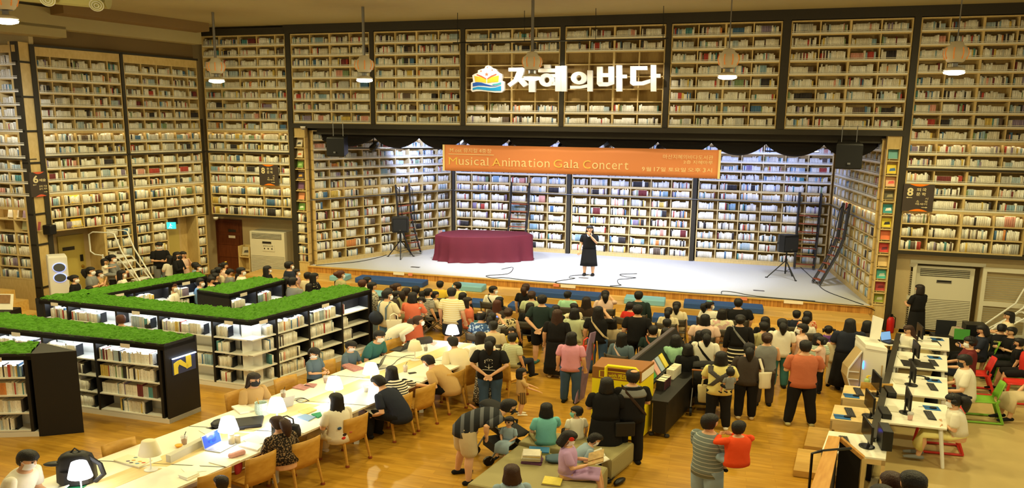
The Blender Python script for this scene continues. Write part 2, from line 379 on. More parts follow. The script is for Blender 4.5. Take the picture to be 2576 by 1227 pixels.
def bookcase(label, pl, edges, levels, depth=.32, lip=lambda r: True, lit=(), fill=.95, empty=(), wide=(), sides=True, group=None, hdr=0., led=None, pal=None, thick=(.03, .055), skip=lambda r, b: False, base=0.):
    z0, z1 = levels[0], levels[-1]; t = Thing('bookcase', label, 'bookcase', pl.pt((edges[0]+edges[-1])/2, z0-base, -depth/2), group=group)
    P = lambda nm, mb, m: t.part(nm, mb, m, world=True)
    m = MB(); pl.box(m, edges[0], edges[-1], z0, z1+hdr, -depth, -depth+.02); P('back_panel', m, M_back)
    for e in (edges[0], edges[-1]):
        s = 1 if e == edges[0] else -1; m = MB(); pl.box(m, min(e, e+s*.035), max(e, e+s*.035), z0, z1+hdr, -depth, 0); P('side_panel', m, M_birch)
    if hdr: m = MB(); pl.box(m, edges[0], edges[-1], z1, z1+hdr, -.04, .005); P('header_board', m, M_birch)
    if base: m = MB(); pl.box(m, edges[0], edges[-1], z0-base, z0, -depth, -.01); P('plinth', m, M_birch)
    for i, e in enumerate(edges[1:-1]):
        w = .03 if (i+1) in wide else .016
        m = MB(); pl.box(m, e-w, e+w, z0, z1, -depth, -.004); P('divider', m, M_birch2)
    for r, z in enumerate(levels):
        m = MB(); pl.box(m, edges[0], edges[-1], z-.018, z+.018, -depth, 0); P('shelf', m, M_birch2)
    for r in range(len(levels)-1):
        z = levels[r]; hgt = levels[r+1]-z
        if lip(r) and r not in empty:
            m = MB(); pl.box(m, edges[0]+.03, edges[-1]-.03, z+.012, z+.062, -.008, .006); P('lip_board', m, M_rail)
            m = MB(); pl.box(m, edges[0]+.03, edges[-1]-.03, z+.084, z+.098, -.004, .010); P('lip_rail', m, M_rail)
        if r in lit:
            m = MB(); pl.box(m, edges[0]+.04, edges[-1]-.04, levels[r+1]-.062, levels[r+1]-.018, -.014, -.002); P('valance', m, M_birch2); m = MB(); pl.box(m, edges[0]+.05, edges[-1]-.05, levels[r+1]-.034, levels[r+1]-.02, -.05, -.022); P('led_strip', m, led or M_led)
        if r in empty: continue
        for b in range(len(edges)-1):
            if skip(r, b): continue
            fill_row(pl, edges[b]+.03, edges[b+1]-.02, z+.02, -.024, hgt-.04, fill if not callable(fill) else fill(r, b), pal, thick=thick)
    return t
LO = np.linspace(2.46, 4.77, 7); HI = np.linspace(4.83, 8.95, 12); UP8 = np.linspace(5.90, 8.95, 9)
def edges_px(pl, xs, y): return [pl.px(x, y)[0] for x in xs]
e1 = edges_px(A, (505.5, 549, 597, 643.5, 690, 715.5), 85)
bookcase('tall upper bookcase by the left corner, above the black wall sign band', A, e1, HI, lit=(1,), group=None)
bookcase('lower bookcase over the brown door by the left corner', A, e1, LO, lit=(2,), lip=lambda r: r > 2)
nm = ['first upper bookcase right of the corner post, behind the second hanging lamp', 'upper bookcase between the white emblem panel and the first one over the stage', 'upper bookcase behind the emblem, its middle shelves empty', 'upper bookcase behind the last sign letters, its middle shelves empty',
      'upper bookcase right of the sign letters, behind the fourth hanging lamp', 'upper bookcase at the right end over the stage']
for i in range(6):
    a, b = posts[i][1], posts[i+1][0]; ed = list(np.linspace(a+.01, b-.01, 5))
    bookcase(nm[i], A, ed, UP8, empty=(2, 3, 4, 5) if i in (2, 3) else (), wide=(2,))
eE = [posts[6][1]+.01] + edges_px(A, (2394, 2480, 2567, 2652), 40)
bookcase('tall upper bookcase at the right edge of the hall', A, eE, HI, lit=(1,), wide=(2,))
bookcase('lower bookcase at the right, over the air conditioner niche', A, eE, LO, lit=(2,), lip=lambda r: r > 2, wide=(2,))
# left wall
CU = np.linspace(4.81, 7.85, 9)
eC1 = [c0+.01] + edges_px(Cw, (158, 205, 256, 296.5), 480) + [c1-.01]; eC2 = [c2+.01] + edges_px(Cw, (378, 416, 453, 491), 480) + [5.46]
FLO = np.linspace(.15, 2.40, 7)
bookcase('upper bookcase on the left wall nearest the boarded post', Cw, eC1, CU, lit=(1,), hdr=.26)
bookcase('upper bookcase on the left wall next to the corner', Cw, eC2, CU, lit=(1,), hdr=.26)
bookcase('lower left wall bookcase with display books over the recessed door', Cw, eC1, LO, lit=(2,), lip=lambda r: r > 2)
bookcase('lower left wall bookcase over the exit sign', Cw, eC2, LO, lit=(2,), lip=lambda r: r > 2)
bookcase('floor bookcase on the left wall between the two doors, left half', Cw, eC1[3:], FLO, lip=lambda r: False)
bookcase('floor bookcase on the left wall between the two doors, right half', Cw, eC2[:3], FLO, lip=lambda r: False)
bookcase('narrow floor bookcase between the exit door and the corner', Cw, eC2[4:], FLO, lip=lambda r: False)
# far left bookcase
fe = [3.2-.01-x for x in (3.06, 2.3, 1.55, .78, .02)]
fup = np.linspace(4.75, 7.9, 9); flo = np.linspace(1.0, 4.72, 11)
bookcase('upper bookcase at the far left edge of the hall', FL, fe, fup, hdr=.2, lit=(1, ))
bookcase('lower bookcase at the far left edge with face-out books', FL, fe, flo, lit=(5,), lip=lambda r: r > 6, skip=lambda r, b: r in (4, 5) and b > 1, base=1.0)
trim(FL, -.1, 3.2, 4.72, 4.75)
# ---------------------------------------------------------------- stage
sL = A.px(780, 668)[0]; sR = A.px(2190, 770)[0]
m = MB(); m.prism([A.pt(sL-.1, 0, .02), A.pt(sR+.1, 0, .02), SB.pt(8.4, 0, -.4), SB.pt(-8.3, 0, -.4)], 0, STZ-.01); struct('floor_stage', m, M_step)
m = MB(); m.prism([A.pt(sL, 0, -.02), A.pt(sR, 0, -.02), SRw.pt(0, 0, -.3), SB.pt(-7.9, 0, -.3), SLw.pt(0, 0, -.1)], STZ-.01, STZ); struct('floor_carpet', m, M_carpet)
def slat_front(name, a0, a1, z0, z1, d):
    m = MB(); A.box(m, a0, a1, z1-.045, z1-.006, d-.2, d+.03); struct(name+'_edge', m, M_step)
    m = MB(); A.box(m, a0, a1, z0, z1-.045, d-.2, d); struct(name, m, M_slat)
slat_front('trim_stage', sL-.05, sR+.05, .48, STZ, .04)
d1, d2 = 1.25, 2.35
m = MB(); A.box(m, sL-2.0, sR-.05, 0, .48, .0, d1); struct('floor_step', m, M_step)
m = MB(); A.box(m, sL-1.0, sR-.4, 0, .24, d1-.1, d2); struct('floor_step_low', m, M_step)
# stage bookcases
zr = 3.15; SLO = np.linspace(.86, zr-.02, 7); SHI = np.linspace(zr+.02, 5.62, 8)
bb = edges_px(SB, (1146, 1186, 1233, 1281, 1329, 1376, 1424), 560)
b2 = edges_px(SB, (1436, 1482, 1532, 1583, 1634, 1685, 1738), 560); b3 = edges_px(SB, (1752, 1803, 1856, 1910, 1965, 2022, 2084), 560)
DKL = PALW.copy()
for nm_, ed in (('left', bb), ('middle', b2), ('right', b3)):
    q = {'left': 'behind the red draped table', 'middle': 'behind the singer', 'right': 'behind the right speaker stand'}[nm_]
    bookcase('lower bookcase on the stage back wall %s' % q, SB, ed, SLO, lip=lambda r: False, fill=.9, base=.14, thick=(.034, .06))
    bookcase('upper bookcase on the stage back wall %s' % q, SB, ed, SHI, lit=(0,), lip=lambda r: r > 1, fill=.95, led=M_ledc)
eL = list(np.array([.03, .13, .22, .345, .46, .575, .675, .775, .89, 1.0])*LSL)
bookcase('lower bookcase along the left side of the stage', SLw, eL, SLO, lip=lambda r: False, fill=lambda r, b: .55+.4*rng.random(), base=.14, wide=(4,))
bookcase('upper bookcase along the left side of the stage', SLw, eL, SHI, lit=(0,), lip=lambda r: r > 1, fill=lambda r, b: .7+.28*rng.random(), led=M_ledc, wide=(4,))
eR = list(np.linspace(.01, .96, 11)*LSR)
bookcase('lower bookcase along the right side of the stage', SRw, eR, SLO, lip=lambda r: False, fill=.9, base=.14, wide=(5,))
bookcase('upper bookcase along the right side of the stage', SRw, eR, SHI, lit=(0,), lip=lambda r: r > 1, fill=.95, wide=(5,))
for pl, a in ((SB, bb[-1]), (SB, b2[-1])): trim(pl, a, a+.16, STZ, 5.7, -.3, .02)
trim(SB, bb[0]-.14, bb[0]-.02, STZ, 5.7, -.3, .02)
for pl, a0, a1 in ((SB, bb[0], b3[-1]), (SLw, 0, LSL), (SRw, 0, LSR)):
    m = MB(); m.tube([pl.pt(a0, zr, .07), pl.pt(a1, zr, .07)], .022, 6)
    solo('ladder_rail', m, M_steel, {SB: 'steel ladder rail along the stage back wall shelves', SLw: 'steel ladder rail along the left side shelves of the stage', SRw: 'steel ladder rail along the right side shelves of the stage'}[pl], 'rail')
# narrow display cases either side of the stage opening
def niche(label, a0, a1, zs, d=.22):
    t = Thing('display_case', label, 'bookcase', A.pt((a0+a1)/2, zs[0]-.5, -d/2))
    m = MB(); A.box(m, a0, a1, .3, 5.72, -d, -d+.03); t.part('back_panel', m, M_birch, world=True)
    
    for n_, b in (('side_panel', (a0, a0+.04, .3, 5.72, -d, 0)), ('side_panel', (a1-.04, a1, .3, 5.72, -d, 0)), ('plinth', (a0, a1, .3, zs[0], -d, -.02)), ('header_board', (a0, a1, zs[-1], 5.72, -d, -.02))):
        m = MB(); A.box(m, *b); t.part(n_, m, M_birch, world=True)
    for z in zs: m = MB(); A.box(m, a0, a1, z-.015, z+.015, -d, 0); t.part('shelf', m, M_birch2, world=True)
zsL = [A.px(757, y)[1] for y in (658, 638, 611.5, 585.5, 559, 532.5, 506, 480, 453.5, 426, 399.5, 372, 345)]
nL0, nL1 = A.px(734, 500)[0], sL-.02
niche('narrow display bookcase left of the stage opening', nL0, nL1, zsL)
zsR = [A.px(x, y)[1] for x, y in ((2190, 765), (2194, 736), (2203, 706), (2208, 674), (2213, 640), (2218, 608), (2228, 577), (2232, 542), (2236, 508), (2240, 474), (2247, 442), (2252, 405), (2255, 374))]
nR0, nR1 = sR+.02, posts[6][0]-.01
niche('narrow display bookcase right of the stage opening', nR0, nR1, zsR)
m = MB(); A.box(m, posts[0][1], sR+.1, 5.5, 5.72, -1.4, -.33); struct('trim_opening', m, M_trim)
m = MB(); m.prism([A.pt(sL, 0, -1.0), A.pt(sR, 0, -1.0), SRw.pt(0, 0, -.3), SB.pt(-7.9, 0, -.3), SLw.pt(0, 0, -.1)], 5.75, 5.9); struct('ceiling_stage', m, M_black)
# ---------------------------------------------------------------- lit letters and emblem over the stage
SG = .22                                                     # how far the sign stands off the shelves
M_sign = mat('sign_white', (244, 243, 240), .4, emit=.10, ecol=(1, .97, .9))
def z2p(x, y, ox): return A.px(ox+x/6.457, 140+y/6.457, SG+.16)
FRA = (A.pt(0, 0, 0), A.u, np.array([0, 0, 1.]), A.n)
def spoly(mb, pts, ox, d0=SG, d1=SG+.16): mb.pplate([z2p(x, y, ox) for x, y in pts], FRA, d0, d1)
def rect(x0, y0, x1, y1): return [(x0, y1), (x1, y1), (x1, y0), (x0, y0)]
def sring(mb, cx_, cy_, rx, ry, ix, iy, ox):
    n = 28
    for k in range(n):
        a, b = 2*pi*k/n, 2*pi*(k+1)/n
        spoly(mb, [(cx_+rx*cos(a), cy_+ry*sin(a)), (cx_+rx*cos(b), cy_+ry*sin(b)), (cx_+ix*cos(b), cy_+iy*sin(b)), (cx_+ix*cos(a), cy_+iy*sin(a))], ox)
sg = Thing('wall_sign', 'white three dimensional Korean letters mounted over the stage opening', 'sign', A.pt(*z2p(1400, 590, 1160)))
a_, b_ = 1160, 1420
m = MB(); spoly(m, [(768, 195), (1000, 192), (1025, 215), (1020, 260), (985, 355), (925, 415), (795, 508), (750, 460), (850, 385), (905, 255), (768, 255)], a_); spoly(m, [(925, 415), (985, 355), (1085, 470), (1010, 510)], a_)
spoly(m, rect(1097, 170, 1200, 590), a_); sg.part('letter', m, M_sign, world=True)
m = MB(); spoly(m, rect(1345, 145, 1445, 200), a_); spoly(m, rect(1250, 207, 1530, 268), a_); sring(m, 1388, 395, 125, 108, 45, 48, a_)
spoly(m, rect(1450, 298, 1530, 350), a_); spoly(m, rect(1470, 425, 1530, 482), a_); spoly(m, rect(1527, 165, 1618, 578), a_); spoly(m, rect(1624, 162, 1712, 580), a_); sg.part('letter', m, M_sign, world=True)
m = MB(); sring(m, 232, 362, 130, 103, 42, 48, b_); spoly(m, [(90, 488), (250, 490), (368, 462), (368, 515), (250, 535), (90, 538)], b_); spoly(m, rect(370, 238, 452, 580), b_); sg.part('letter', m, M_sign, world=True)
m = MB(); spoly(m, rect(525, 178, 616, 452), b_); spoly(m, rect(712, 175, 805, 452), b_); spoly(m, rect(612, 283, 716, 345), b_); spoly(m, [(522, 432), (805, 432), (800, 462), (690, 497), (560, 497), (525, 460)], b_)
spoly(m, rect(840, 155, 935, 580), b_); spoly(m, rect(930, 308, 1010, 365), b_); sg.part('letter', m, M_sign, world=True)
m = MB(); spoly(m, rect(1068, 170, 1345, 232), b_); spoly(m, rect(1068, 225, 1160, 432), b_); spoly(m, [(1062, 420), (1160, 418), (1250, 420), (1392, 380), (1392, 440), (1280, 480), (1110, 485), (1068, 455)], b_)
spoly(m, rect(1400, 150, 1490, 580), b_); spoly(m, rect(1485, 295, 1560, 358), b_); sg.part('letter', m, M_sign, world=True)
em = Thing('emblem_sign', 'white emblem of an open yellow book on blue waves, left of the letters', 'sign', A.pt(*z2p(420, 590, 1160)))
m = MB(); spoly(m, [(180, 320), (215, 297), (270, 278), (272, 238), (330, 217), (380, 205), (395, 172), (440, 155), (485, 172), (500, 198), (570, 215), (582, 245), (612, 275), (662, 300), (666, 345), (652, 402), (695, 420), (697, 560), (650, 597), (540, 597), (420, 582), (320, 572), (230, 575), (180, 587), (158, 560), (160, 440), (196, 420)][::-1], a_); em.part('backing', m, M_sign, world=True)
def ep(name, polys, rgb):
    m = MB()
    for p in polys: spoly(m, p, a_, SG+.16, SG+.175)
    em.part(name, m, mat('emblem_'+name, rgb, .4), world=True)
ep('yellow_page', [[(215, 330), (330, 345), (408, 388), (410, 442), (330, 430), (232, 425)]], (250, 205, 60)); ep('yellow_page', [[(425, 388), (500, 345), (612, 322), (605, 425), (500, 432), (425, 445)]], (250, 205, 60))
ep('red_stroke', [[(255, 300), (330, 325), (410, 370), (410, 388), (325, 345), (255, 316)]], (214, 96, 70)); ep('red_stroke', [[(575, 292), (575, 310), (490, 348), (425, 388), (425, 370), (490, 325)]], (214, 96, 70))
star = lambda x, y, r: [(x+(r if k % 2 == 0 else r*.45)*sin(k*pi/5), y-(r if k % 2 == 0 else r*.45)*cos(k*pi/5)) for k in range(10)]
for q in ((415, 302, 32), (325, 250, 17), (505, 234, 17), (428, 190, 11)): ep('star', [star(*q)], (226, 120, 96))
ep('dark_wave', [[(190, 445), (250, 432), (330, 438), (420, 465), (500, 485), (560, 490), (650, 478), (560, 500), (460, 500), (380, 490), (290, 486), (190, 502)]], (38, 92, 190)); ep('teal_wave', [[(500, 464), (580, 452), (650, 430), (650, 465), (580, 477), (520, 479)]], (70, 180, 200))
ep('light_wave', [[(190, 522), (280, 502), (380, 510), (480, 522), (560, 516), (650, 490), (650, 570), (540, 572), (430, 565), (320, 550), (250, 546), (190, 560)]], (36, 158, 228))
# track lights above the sign
tp = [A.pt(*A.px(x, y, 1.4), 1.4) for x, y in ((1140, 108), (1680, 97))]
m = MB(); m.tube(tp, .022, 6); t = Thing('light_track', 'thin black lighting track hung in front of the upper shelves over the sign', 'light track', tp[0])
t.part('rail', m, M_blk, world=True)
for x, y0, y1 in ((1151, 72, 107), (1319, 58, 103), (1498, 60, 98), (1668, 48, 96)):
    m = MB(); m.tube([A.pt(*A.px(x, y0, 1.4), 1.4)*np.array([1, 1, 0])+np.array([0, 0, 9.28]), A.pt(*A.px(x, y1, 1.4), 1.4)], .01, 5); t.part('suspension_rod', m, M_blk, world=True)
for i, (x, y) in enumerate(((1215, 117), (1233, 117), (1293, 117), (1346, 115), (1404, 114), (1458, 113), (1534, 112), (1616, 110))):
    p = A.pt(*A.px(x, y, 1.4), 1.4); m = MB(); m.tube([p+(0, 0, .06), p-A.n*.04+(0, 0, -.08)], .035, 8); t.part('spot_head', m, M_blk, world=True)
    if i in (0, 2, 4, 6, 7): lamp('track_spot', 'SPOT', tuple(p-A.n*.1-np.array([0, 0, .16])), 90, (1, .9, .7), spot_size=R(85), spot_blend=.8, shadow_soft_size=.05, target=tuple(p-A.n*1.15-np.array([0, 0, 1.35])))
# ---------------------------------------------------------------- banner
BD = -.28
bl, br = A.px(1117, 430, BD), A.px(1807.5, 448, BD); btop = A.px(1117, 363.5, BD)[1]; bz0 = (bl[1]+br[1])/2
M_or = mat('banner_orange', (236, 150, 98), .8, bump=.1, bscale=3); M_cream = mat('banner_cream', (255, 232, 178), .7); M_yel = mat('banner_yellow', (252, 214, 110), .7)
bn = Thing('banner', 'wide orange banner announcing the concert, hung under the swag curtain', 'banner', A.pt(bl[0], bz0, BD))
m = MB(); m.grid(lambda i, j: A.pt(bl[0]+(br[0]-bl[0])*i, bz0+(btop-bz0)*j, BD+.012*sin(i*21)+.008*sin(i*9+j*3)), 60, 5); o = bn.part('cloth', m, M_or, smooth=True, world=True); o.modifiers.new('s', 'SOLIDIFY').thickness = .01
for a in (bl[0], br[0]): m = MB(); A.box(m, a-.035, a+.035, bz0, btop, BD-.02, BD+.03); bn.part('edge_strip', m, M_cream, world=True)
FRB = (A.pt(0, 0, BD+.03), A.u, np.array([0, 0, 1.]), A.n)
def btext(mb, s, x0, x1, yb, yt, bold=.0):
    (a0, z0), (a1, _), (_, z1) = A.px(x0, yb, BD), A.px(x1, yb, BD), A.px(x0, yt, BD); put_text(mb, s, FRB, a0, z0, a1-a0, z1-z0, 0, bold)
m = MB(); btext(m, 'M.ost', 1132.5, 1162, 382, 373); btext(m, '뮤지컬', 1167, 1201, 383.5, 373); btext(m, '4', 1206, 1212, 384, 374.5); btext(m, '중창', 1213, 1237, 384.8, 374); bn.part('lettering', m, M_cream, world=True)
m = MB(); (a0, z0), (a1, _) = A.px(1129, 387, BD), A.px(1243, 388.5, BD); A.box(m, a0, a1, z0-.012, z0+.008, BD+.025, BD+.031); bn.part('underline', m, M_cream, world=True)
SER = {'M': ([(.0, .0, 1), (1, 0, 1), (0.02, 1, 1), (.98, 1, 1)]), 'A': ([(0.02, 0, 1), (.98, 0, 1)]), 'n': [(.1, 0, .8), (.9, 0, .8), (.05, .97, .5)], 'm': [(.06, 0, .7), (.5, 0, .7), (.94, 0, .7), (.03, .97, .4)], 'i': [(.5, 0, 2.2), (.25, .68, 1.2)], 'l': [(.5, 0, 2.2), (.1, .98, 1.2)], 'r': [(.2, 0, 1), (.1, .97, .5)], 'u': [(.05, .97, .5), (.8, .97, .5), (.97, 0, .5)], 'a': [(.97, 0, .5)], 't': [(.7, 0, .5)], 'G': [(.85, .47, .6)], 's': [], 'c': [], 'o': [], 'e': [], 'C': [(.93, .82, .25)]}
XH = dict(M=.73, A=.73, G=.75, C=.75, l=.76, i=.76, t=.66)
def serif_word(word, x0, x1, yb, yt):
    """book-face lettering: each character with small slab serifs on its stems"""
    (a0, z0), (a1, _), (_, z1) = A.px(x0, yb, BD), A.px(x1, yb, BD), A.px(x0, yt, BD); H = z1-z0
    ws = [text_mesh(c, -.004)[2][0] for c in word]; gap = .13; tot = sum(ws)+gap*(len(word)-1); k = (a1-a0)/tot; a = a0
    cap, low = MB(), MB()
    for i, c in enumerate(word):
        mb = cap if i == 0 else low; w = ws[i]*k; h = H*XH.get(c, .56)/.73
        put_text(mb, c, FRB, a, z0, w, h, 0, -.004)
        for fx, fz, ln in SER[c]:
            cxx = a+w*fx; hw = .085*k*ln if c not in 'il' else .10*k*ln/2
            cz = z0+h*fz; o, u, v, n = FRB
            mb.add([o+u*(cxx+sx*hw)+v*(cz+sz*H*.022+(H*.02 if fz == 0 else -H*.02)) for sx, sz in ((-1, -1), (1, -1), (1, 1), (-1, 1))], [(0, 1, 2, 3)])
        a += w+gap*k
    bn.part('initial_letter', cap, M_yel, world=True, label='yellow capital letter'); bn.part('lettering', low, M_cream, world=True)
serif_word('Musical', 1130, 1229, 413.5, 395); serif_word('Animation', 1239, 1383, 417, 397.5); serif_word('Gala', 1393, 1456, 421, 401.5); serif_word('Concert', 1467, 1581, 423.5, 403.5)
m = MB(); btext(m, '마산지혜의바다도서관', 1668, 1794, 399, 388); bn.part('lettering', m, M_cream, world=True)
m = MB(); btext(m, '2층', 1719, 1738, 411.5, 402.5); btext(m, '지혜마루', 1743, 1793, 412.5, 403); bn.part('lettering', m, M_cream, world=True)
m = MB()
for s, x0, x1 in (('9', 1615, 1622), ('월', 1625, 1638), ('17', 1645, 1660), ('일', 1662, 1674), ('토요일', 1681, 1725), ('오후', 1730, 1763), ('3', 1768, 1775), ('시', 1778, 1791)): btext(m, s, x0, x1, 430+(x0-1615)*.018, 419.5+(x0-1615)*.018, .008)
bn.part('lettering', m, M_cream, world=True)
# ---------------------------------------------------------------- section signs
M_sb = mat('sign_board', (66, 56, 50), .6); M_sr = mat('sign_red', (226, 98, 64), .5); M_so = mat('sign_orange', (255, 128, 0), .5); M_sc = mat('sign_cream', (226, 212, 164), .6)
def section_sign(pl, q, d, label, accent, items):
    (a0, z1), (a1, _), (_, z0) = pl.px(*q[0], d), pl.px(*q[1], d), pl.px(*q[2], d); w, h = a1-a0, z1-z0
    fr = pl.frame(a0, z0, d); t = Thing('section_sign', label, 'sign', pl.pt((a0+a1)/2, z0, d))
    m = MB(); pl.box(m, a0, a1, z0, z1, d-.03, d); t.part('board', m, M_sb, world=True)
    P = lambda pts: [(x*w, y*h) for x, y in pts]
    arc = [(.18+.64*k/14, 1-.085*sin(pi*k/14)) for k in range(15)]
    m = MB(); m.pplate(P(arc[::-1]), fr, 0, .008); t.part('accent', m, accent, world=True)
    arc = [(.22+.62*k/14, .085*sin(pi*k/14)) for k in range(15)]
    m = MB(); m.pplate(P(arc), fr, 0, .008); t.part('accent', m, accent, world=True)
    for it in items:
        m = MB()
        if it[0] == '<': m.pplate(P([(it[1], it[2]), (it[1]+.06, it[2]-.03), (it[1]+.06, it[2]-.01), (it[1]+.2, it[2]-.01), (it[1]+.2, it[2]+.01), (it[1]+.06, it[2]+.01), (it[1]+.06, it[2]+.03)]), fr, 0, .006); nm = 'arrow'
        elif it[0] == '>': m.pplate(P([(it[1], it[2]), (it[1]-.06, it[2]+.03), (it[1]-.06, it[2]+.01), (it[1]-.2, it[2]+.01), (it[1]-.2, it[2]-.01), (it[1]-.06, it[2]-.01), (it[1]-.06, it[2]-.03)]), fr, 0, .006); nm = 'arrow'
        else: put_text(m, it[0], fr, it[1]*w, it[2]*h, it[3]*w, it[4]*h, .006, it[5] if len(it) > 5 else .01); nm = 'lettering'
        t.part(nm, m, M_sc, world=True)
    return t
eight = lambda top, bot: [('8', .12, .56, .2, .3, .03), (top[0], .42, .74, .135, .12, .015), (top[1], .60, .74, .135, .12, .015), (bot[0], .42, .575, .135, .12, .015), (bot[1], .60, .575, .135, .12, .015), ('시', .72, .44, .1, .075), ('소', .44, .335, .1, .075), ('설', .71, .335, .1, .075), ('에세이', .42, .235, .38, .075), ('>', .83, .15)]
section_sign(A, ((651, 413.5), (698, 413.5), (651, 465)), .10, 'dark sign with a big 8 on the left part of the front shelves', M_so, eight('한국', '문학'))
section_sign(A, ((2275, 462), (2353, 462), (2275, 530)), .12, 'dark sign with a big 8 and two arrows on the right shelves', M_so, eight('외국', '문학')+[('<', .1, .50)])
section_sign(PO, ((74, 434), (118, 434), (76, 497)), .07, 'dark sign with a big 6 on the boarded post at the left', M_sr, [('6', .15, .56, .3, .31, .03), ('예', .5, .6, .18, .12, .015), ('술', .7, .6, .18, .12, .015), ('<', .12, .49), ('공예, 미술', .46, .37, .46, .085), ('음악, 체육', .46, .26, .46, .085), ('>', .92, .17)])
# ---------------------------------------------------------------- swag curtain
M_velvet = mat('black_velvet', (16, 9, 10), .9, noise=.3, nscale=4)
cusp = [800, 943, 1055, 1166, 1281, 1405, 1528, 1656, 1791, 1928, 2075, 2212]
pos = ['leftmost, partly behind the hanging speaker', 'second from the left', 'third from the left, just left of the banner corner', 'fourth from the left, over the left half of the banner title', 'fifth from the left', 'sixth from the left', 'sixth from the right', 'fifth from the right', 'fourth from the right, over the banner date', 'third from the right', 'rightmost, behind the right hanging speaker']
for i in range(11):
    a0, a1 = A.px(cusp[i], 339, -.55)[0], A.px(cusp[i+1], 339, -.55)[0]; zc, zm, zt = 5.42, 5.08, 5.74
    m = MB()
    def fn(u, v):
        zb = zc-(zc-zm)*sin(pi*u)**.75; z = zt+(zb-zt)*v
        return A.pt(a0+(a1-a0)*u, z, -.55+.07*sin(v*14+sin(pi*u)*2)*sin(pi*u)*v+.05*sin(pi*u))
    m.grid(fn, 16, 12); solo('swag_curtain', m, M_velvet, 'dark velvet swag, '+pos[min(i, 10)], 'curtain', 'swags of the stage curtain', smooth=True).modifiers.new('s', 'SOLIDIFY').thickness = .03
m = MB(); A.box(m, sL, sR, 5.70, 5.76, -.75, -.5); struct('trim_track', m, M_black)
# stage spotlights behind the valance
for k, (x, y) in enumerate(((1170, 352), (1292, 357), (1418, 361), (1532, 361), (1666, 366), (2030, 372), (1225, 352), (940, 366))):
    p = A.pt(*A.px(x, y, -1.0), -1.0); t = Thing('stage_light', 'black stage light fixture under the swag curtain, %s' % ['above the left end of the banner', 'above the first word of the banner', 'above the second word of the banner', 'above the middle of the banner', 'above the date on the banner', 'over the right speaker stand', 'second from the left end of the banner', 'left of the banner'][k], 'stage light', p)
    m = MB(); m.tube([p+A.u*.12+(0, 0, .06), p-A.u*.1-A.n*.1+(0, 0, -.1)], [.10, .13], 8); t.part('housing', m, M_blk, world=True)
    m = MB(); m.tube([p+(0, 0, .05), (p[0], p[1], 5.75)], .02, 5); t.part('hanger', m, M_blk, world=True)
    m = MB(); q = p-A.u*.11-A.n*.11+np.array([0, 0, -.115]); m.tube([q, q-A.u*.02+(0, 0, -.02)], .09, 8, round_ends=False); t.part('lens', m, mat('lens', (235, 240, 255), .3, emit=3), world=True)
# light bars on each side
for x0, x1, y, s in ((853, 1130, 372, 'left'), (1925, 2060, 380, 'right')):
    p, q = A.pt(*A.px(x0, y, -.9), -.9), A.pt(*A.px(x1, y+2, -.9), -.9); m = MB(); m.tube([p, q], .025, 6); m2 = [m]
    t = Thing('light_bar', 'black pipe carrying lights at the %s of the stage opening' % s, 'lighting pipe', p); t.part('pipe', m, M_blk, world=True)
    for w in (p, q): m = MB(); m.tube([w, (w[0], w[1], 5.75)], .012, 5); t.part('suspension_cable', m, M_blk, world=True)
# ---------------------------------------------------------------- hanging lamps
M_glow = mat('lamp_glow', (255, 246, 214), .4, emit=14, ecol=(1, .90, .62)); M_cer = mat('lamp_body', (246, 242, 226), .3); M_slot = mat('lamp_slot', (226, 140, 60), .4, emit=.3)
LR = Pl((PC+A.n*3.1)[:2], HA)
lb = ['leftmost hanging lamp, cut by the left edge of the picture', 'hanging lamp before the tall corner shelves at the left', 'hanging lamp before the second upper bookcase', 'hanging lamp in front of the lit letters', 'hanging lamp right of the lit letters', 'rightmost hanging lamp before the right bookcase']
for i, (x, y) in enumerate(((16, 52), (545, 203), (917, 201), (1338, 196), (1830, 193), (2400, 181))):
    p = aty(x, y, 15.7) if i == 0 else LR.pt(*LR.px(x, y))
    t = Thing('pendant_lamp', lb[i], 'lamp', p, 0, KW, 'high bay lamps'); kx = KW; s = 1.0
    m = MB(); m.lathe([(.11, .0), (.18, .03), (.185, .05), (.14, .09), (.07, .12)], n=18); t.part('reflector', m, M_cer, smooth=True)
    m = MB(); m.lathe([(.18, .0), (.17, -.04), (.09, -.07)], n=18); t.part('bulb_lens', m, M_glow, smooth=True)
    m = MB(); m.lathe([(.05, .12), (.05, .2), (.11, .21), (.12, .22)], n=12); t.part('socket', m, M_steel)
    m = MB(); m.lathe([(.12, .22), (.15, .25), (.20, .38), (.205, .46), (.18, .56), (.12, .62), (.10, .69), (.05, .71)], n=20); t.part('body', m, M_cer, smooth=True)
    for k in range(8):
        a = k*pi/4+.2; m = MB(); m.tube([(.18*cos(a), .18*sin(a), .30), (.207*cos(a), .207*sin(a), .42), (.205*cos(a), .205*sin(a), .47), (.185*cos(a), .185*sin(a), .55)], .011, 5); t.part('slot', m, M_slot)
    m = MB(); m.tube([(0, 0, .7), (0, 0, 9.28-p[2])], .032 if i < 4 else .012, 8); t.part('rod', m, M_steel)
    lamp('lamp_light', 'POINT', (p[0], p[1], p[2]-.14), 95, WARM, shadow_soft_size=.16); lamp('lamp_beam', 'SPOT', (p[0], p[1], p[2]-.13), 600, WARM, spot_size=R(150), spot_blend=.7, shadow_soft_size=.16)
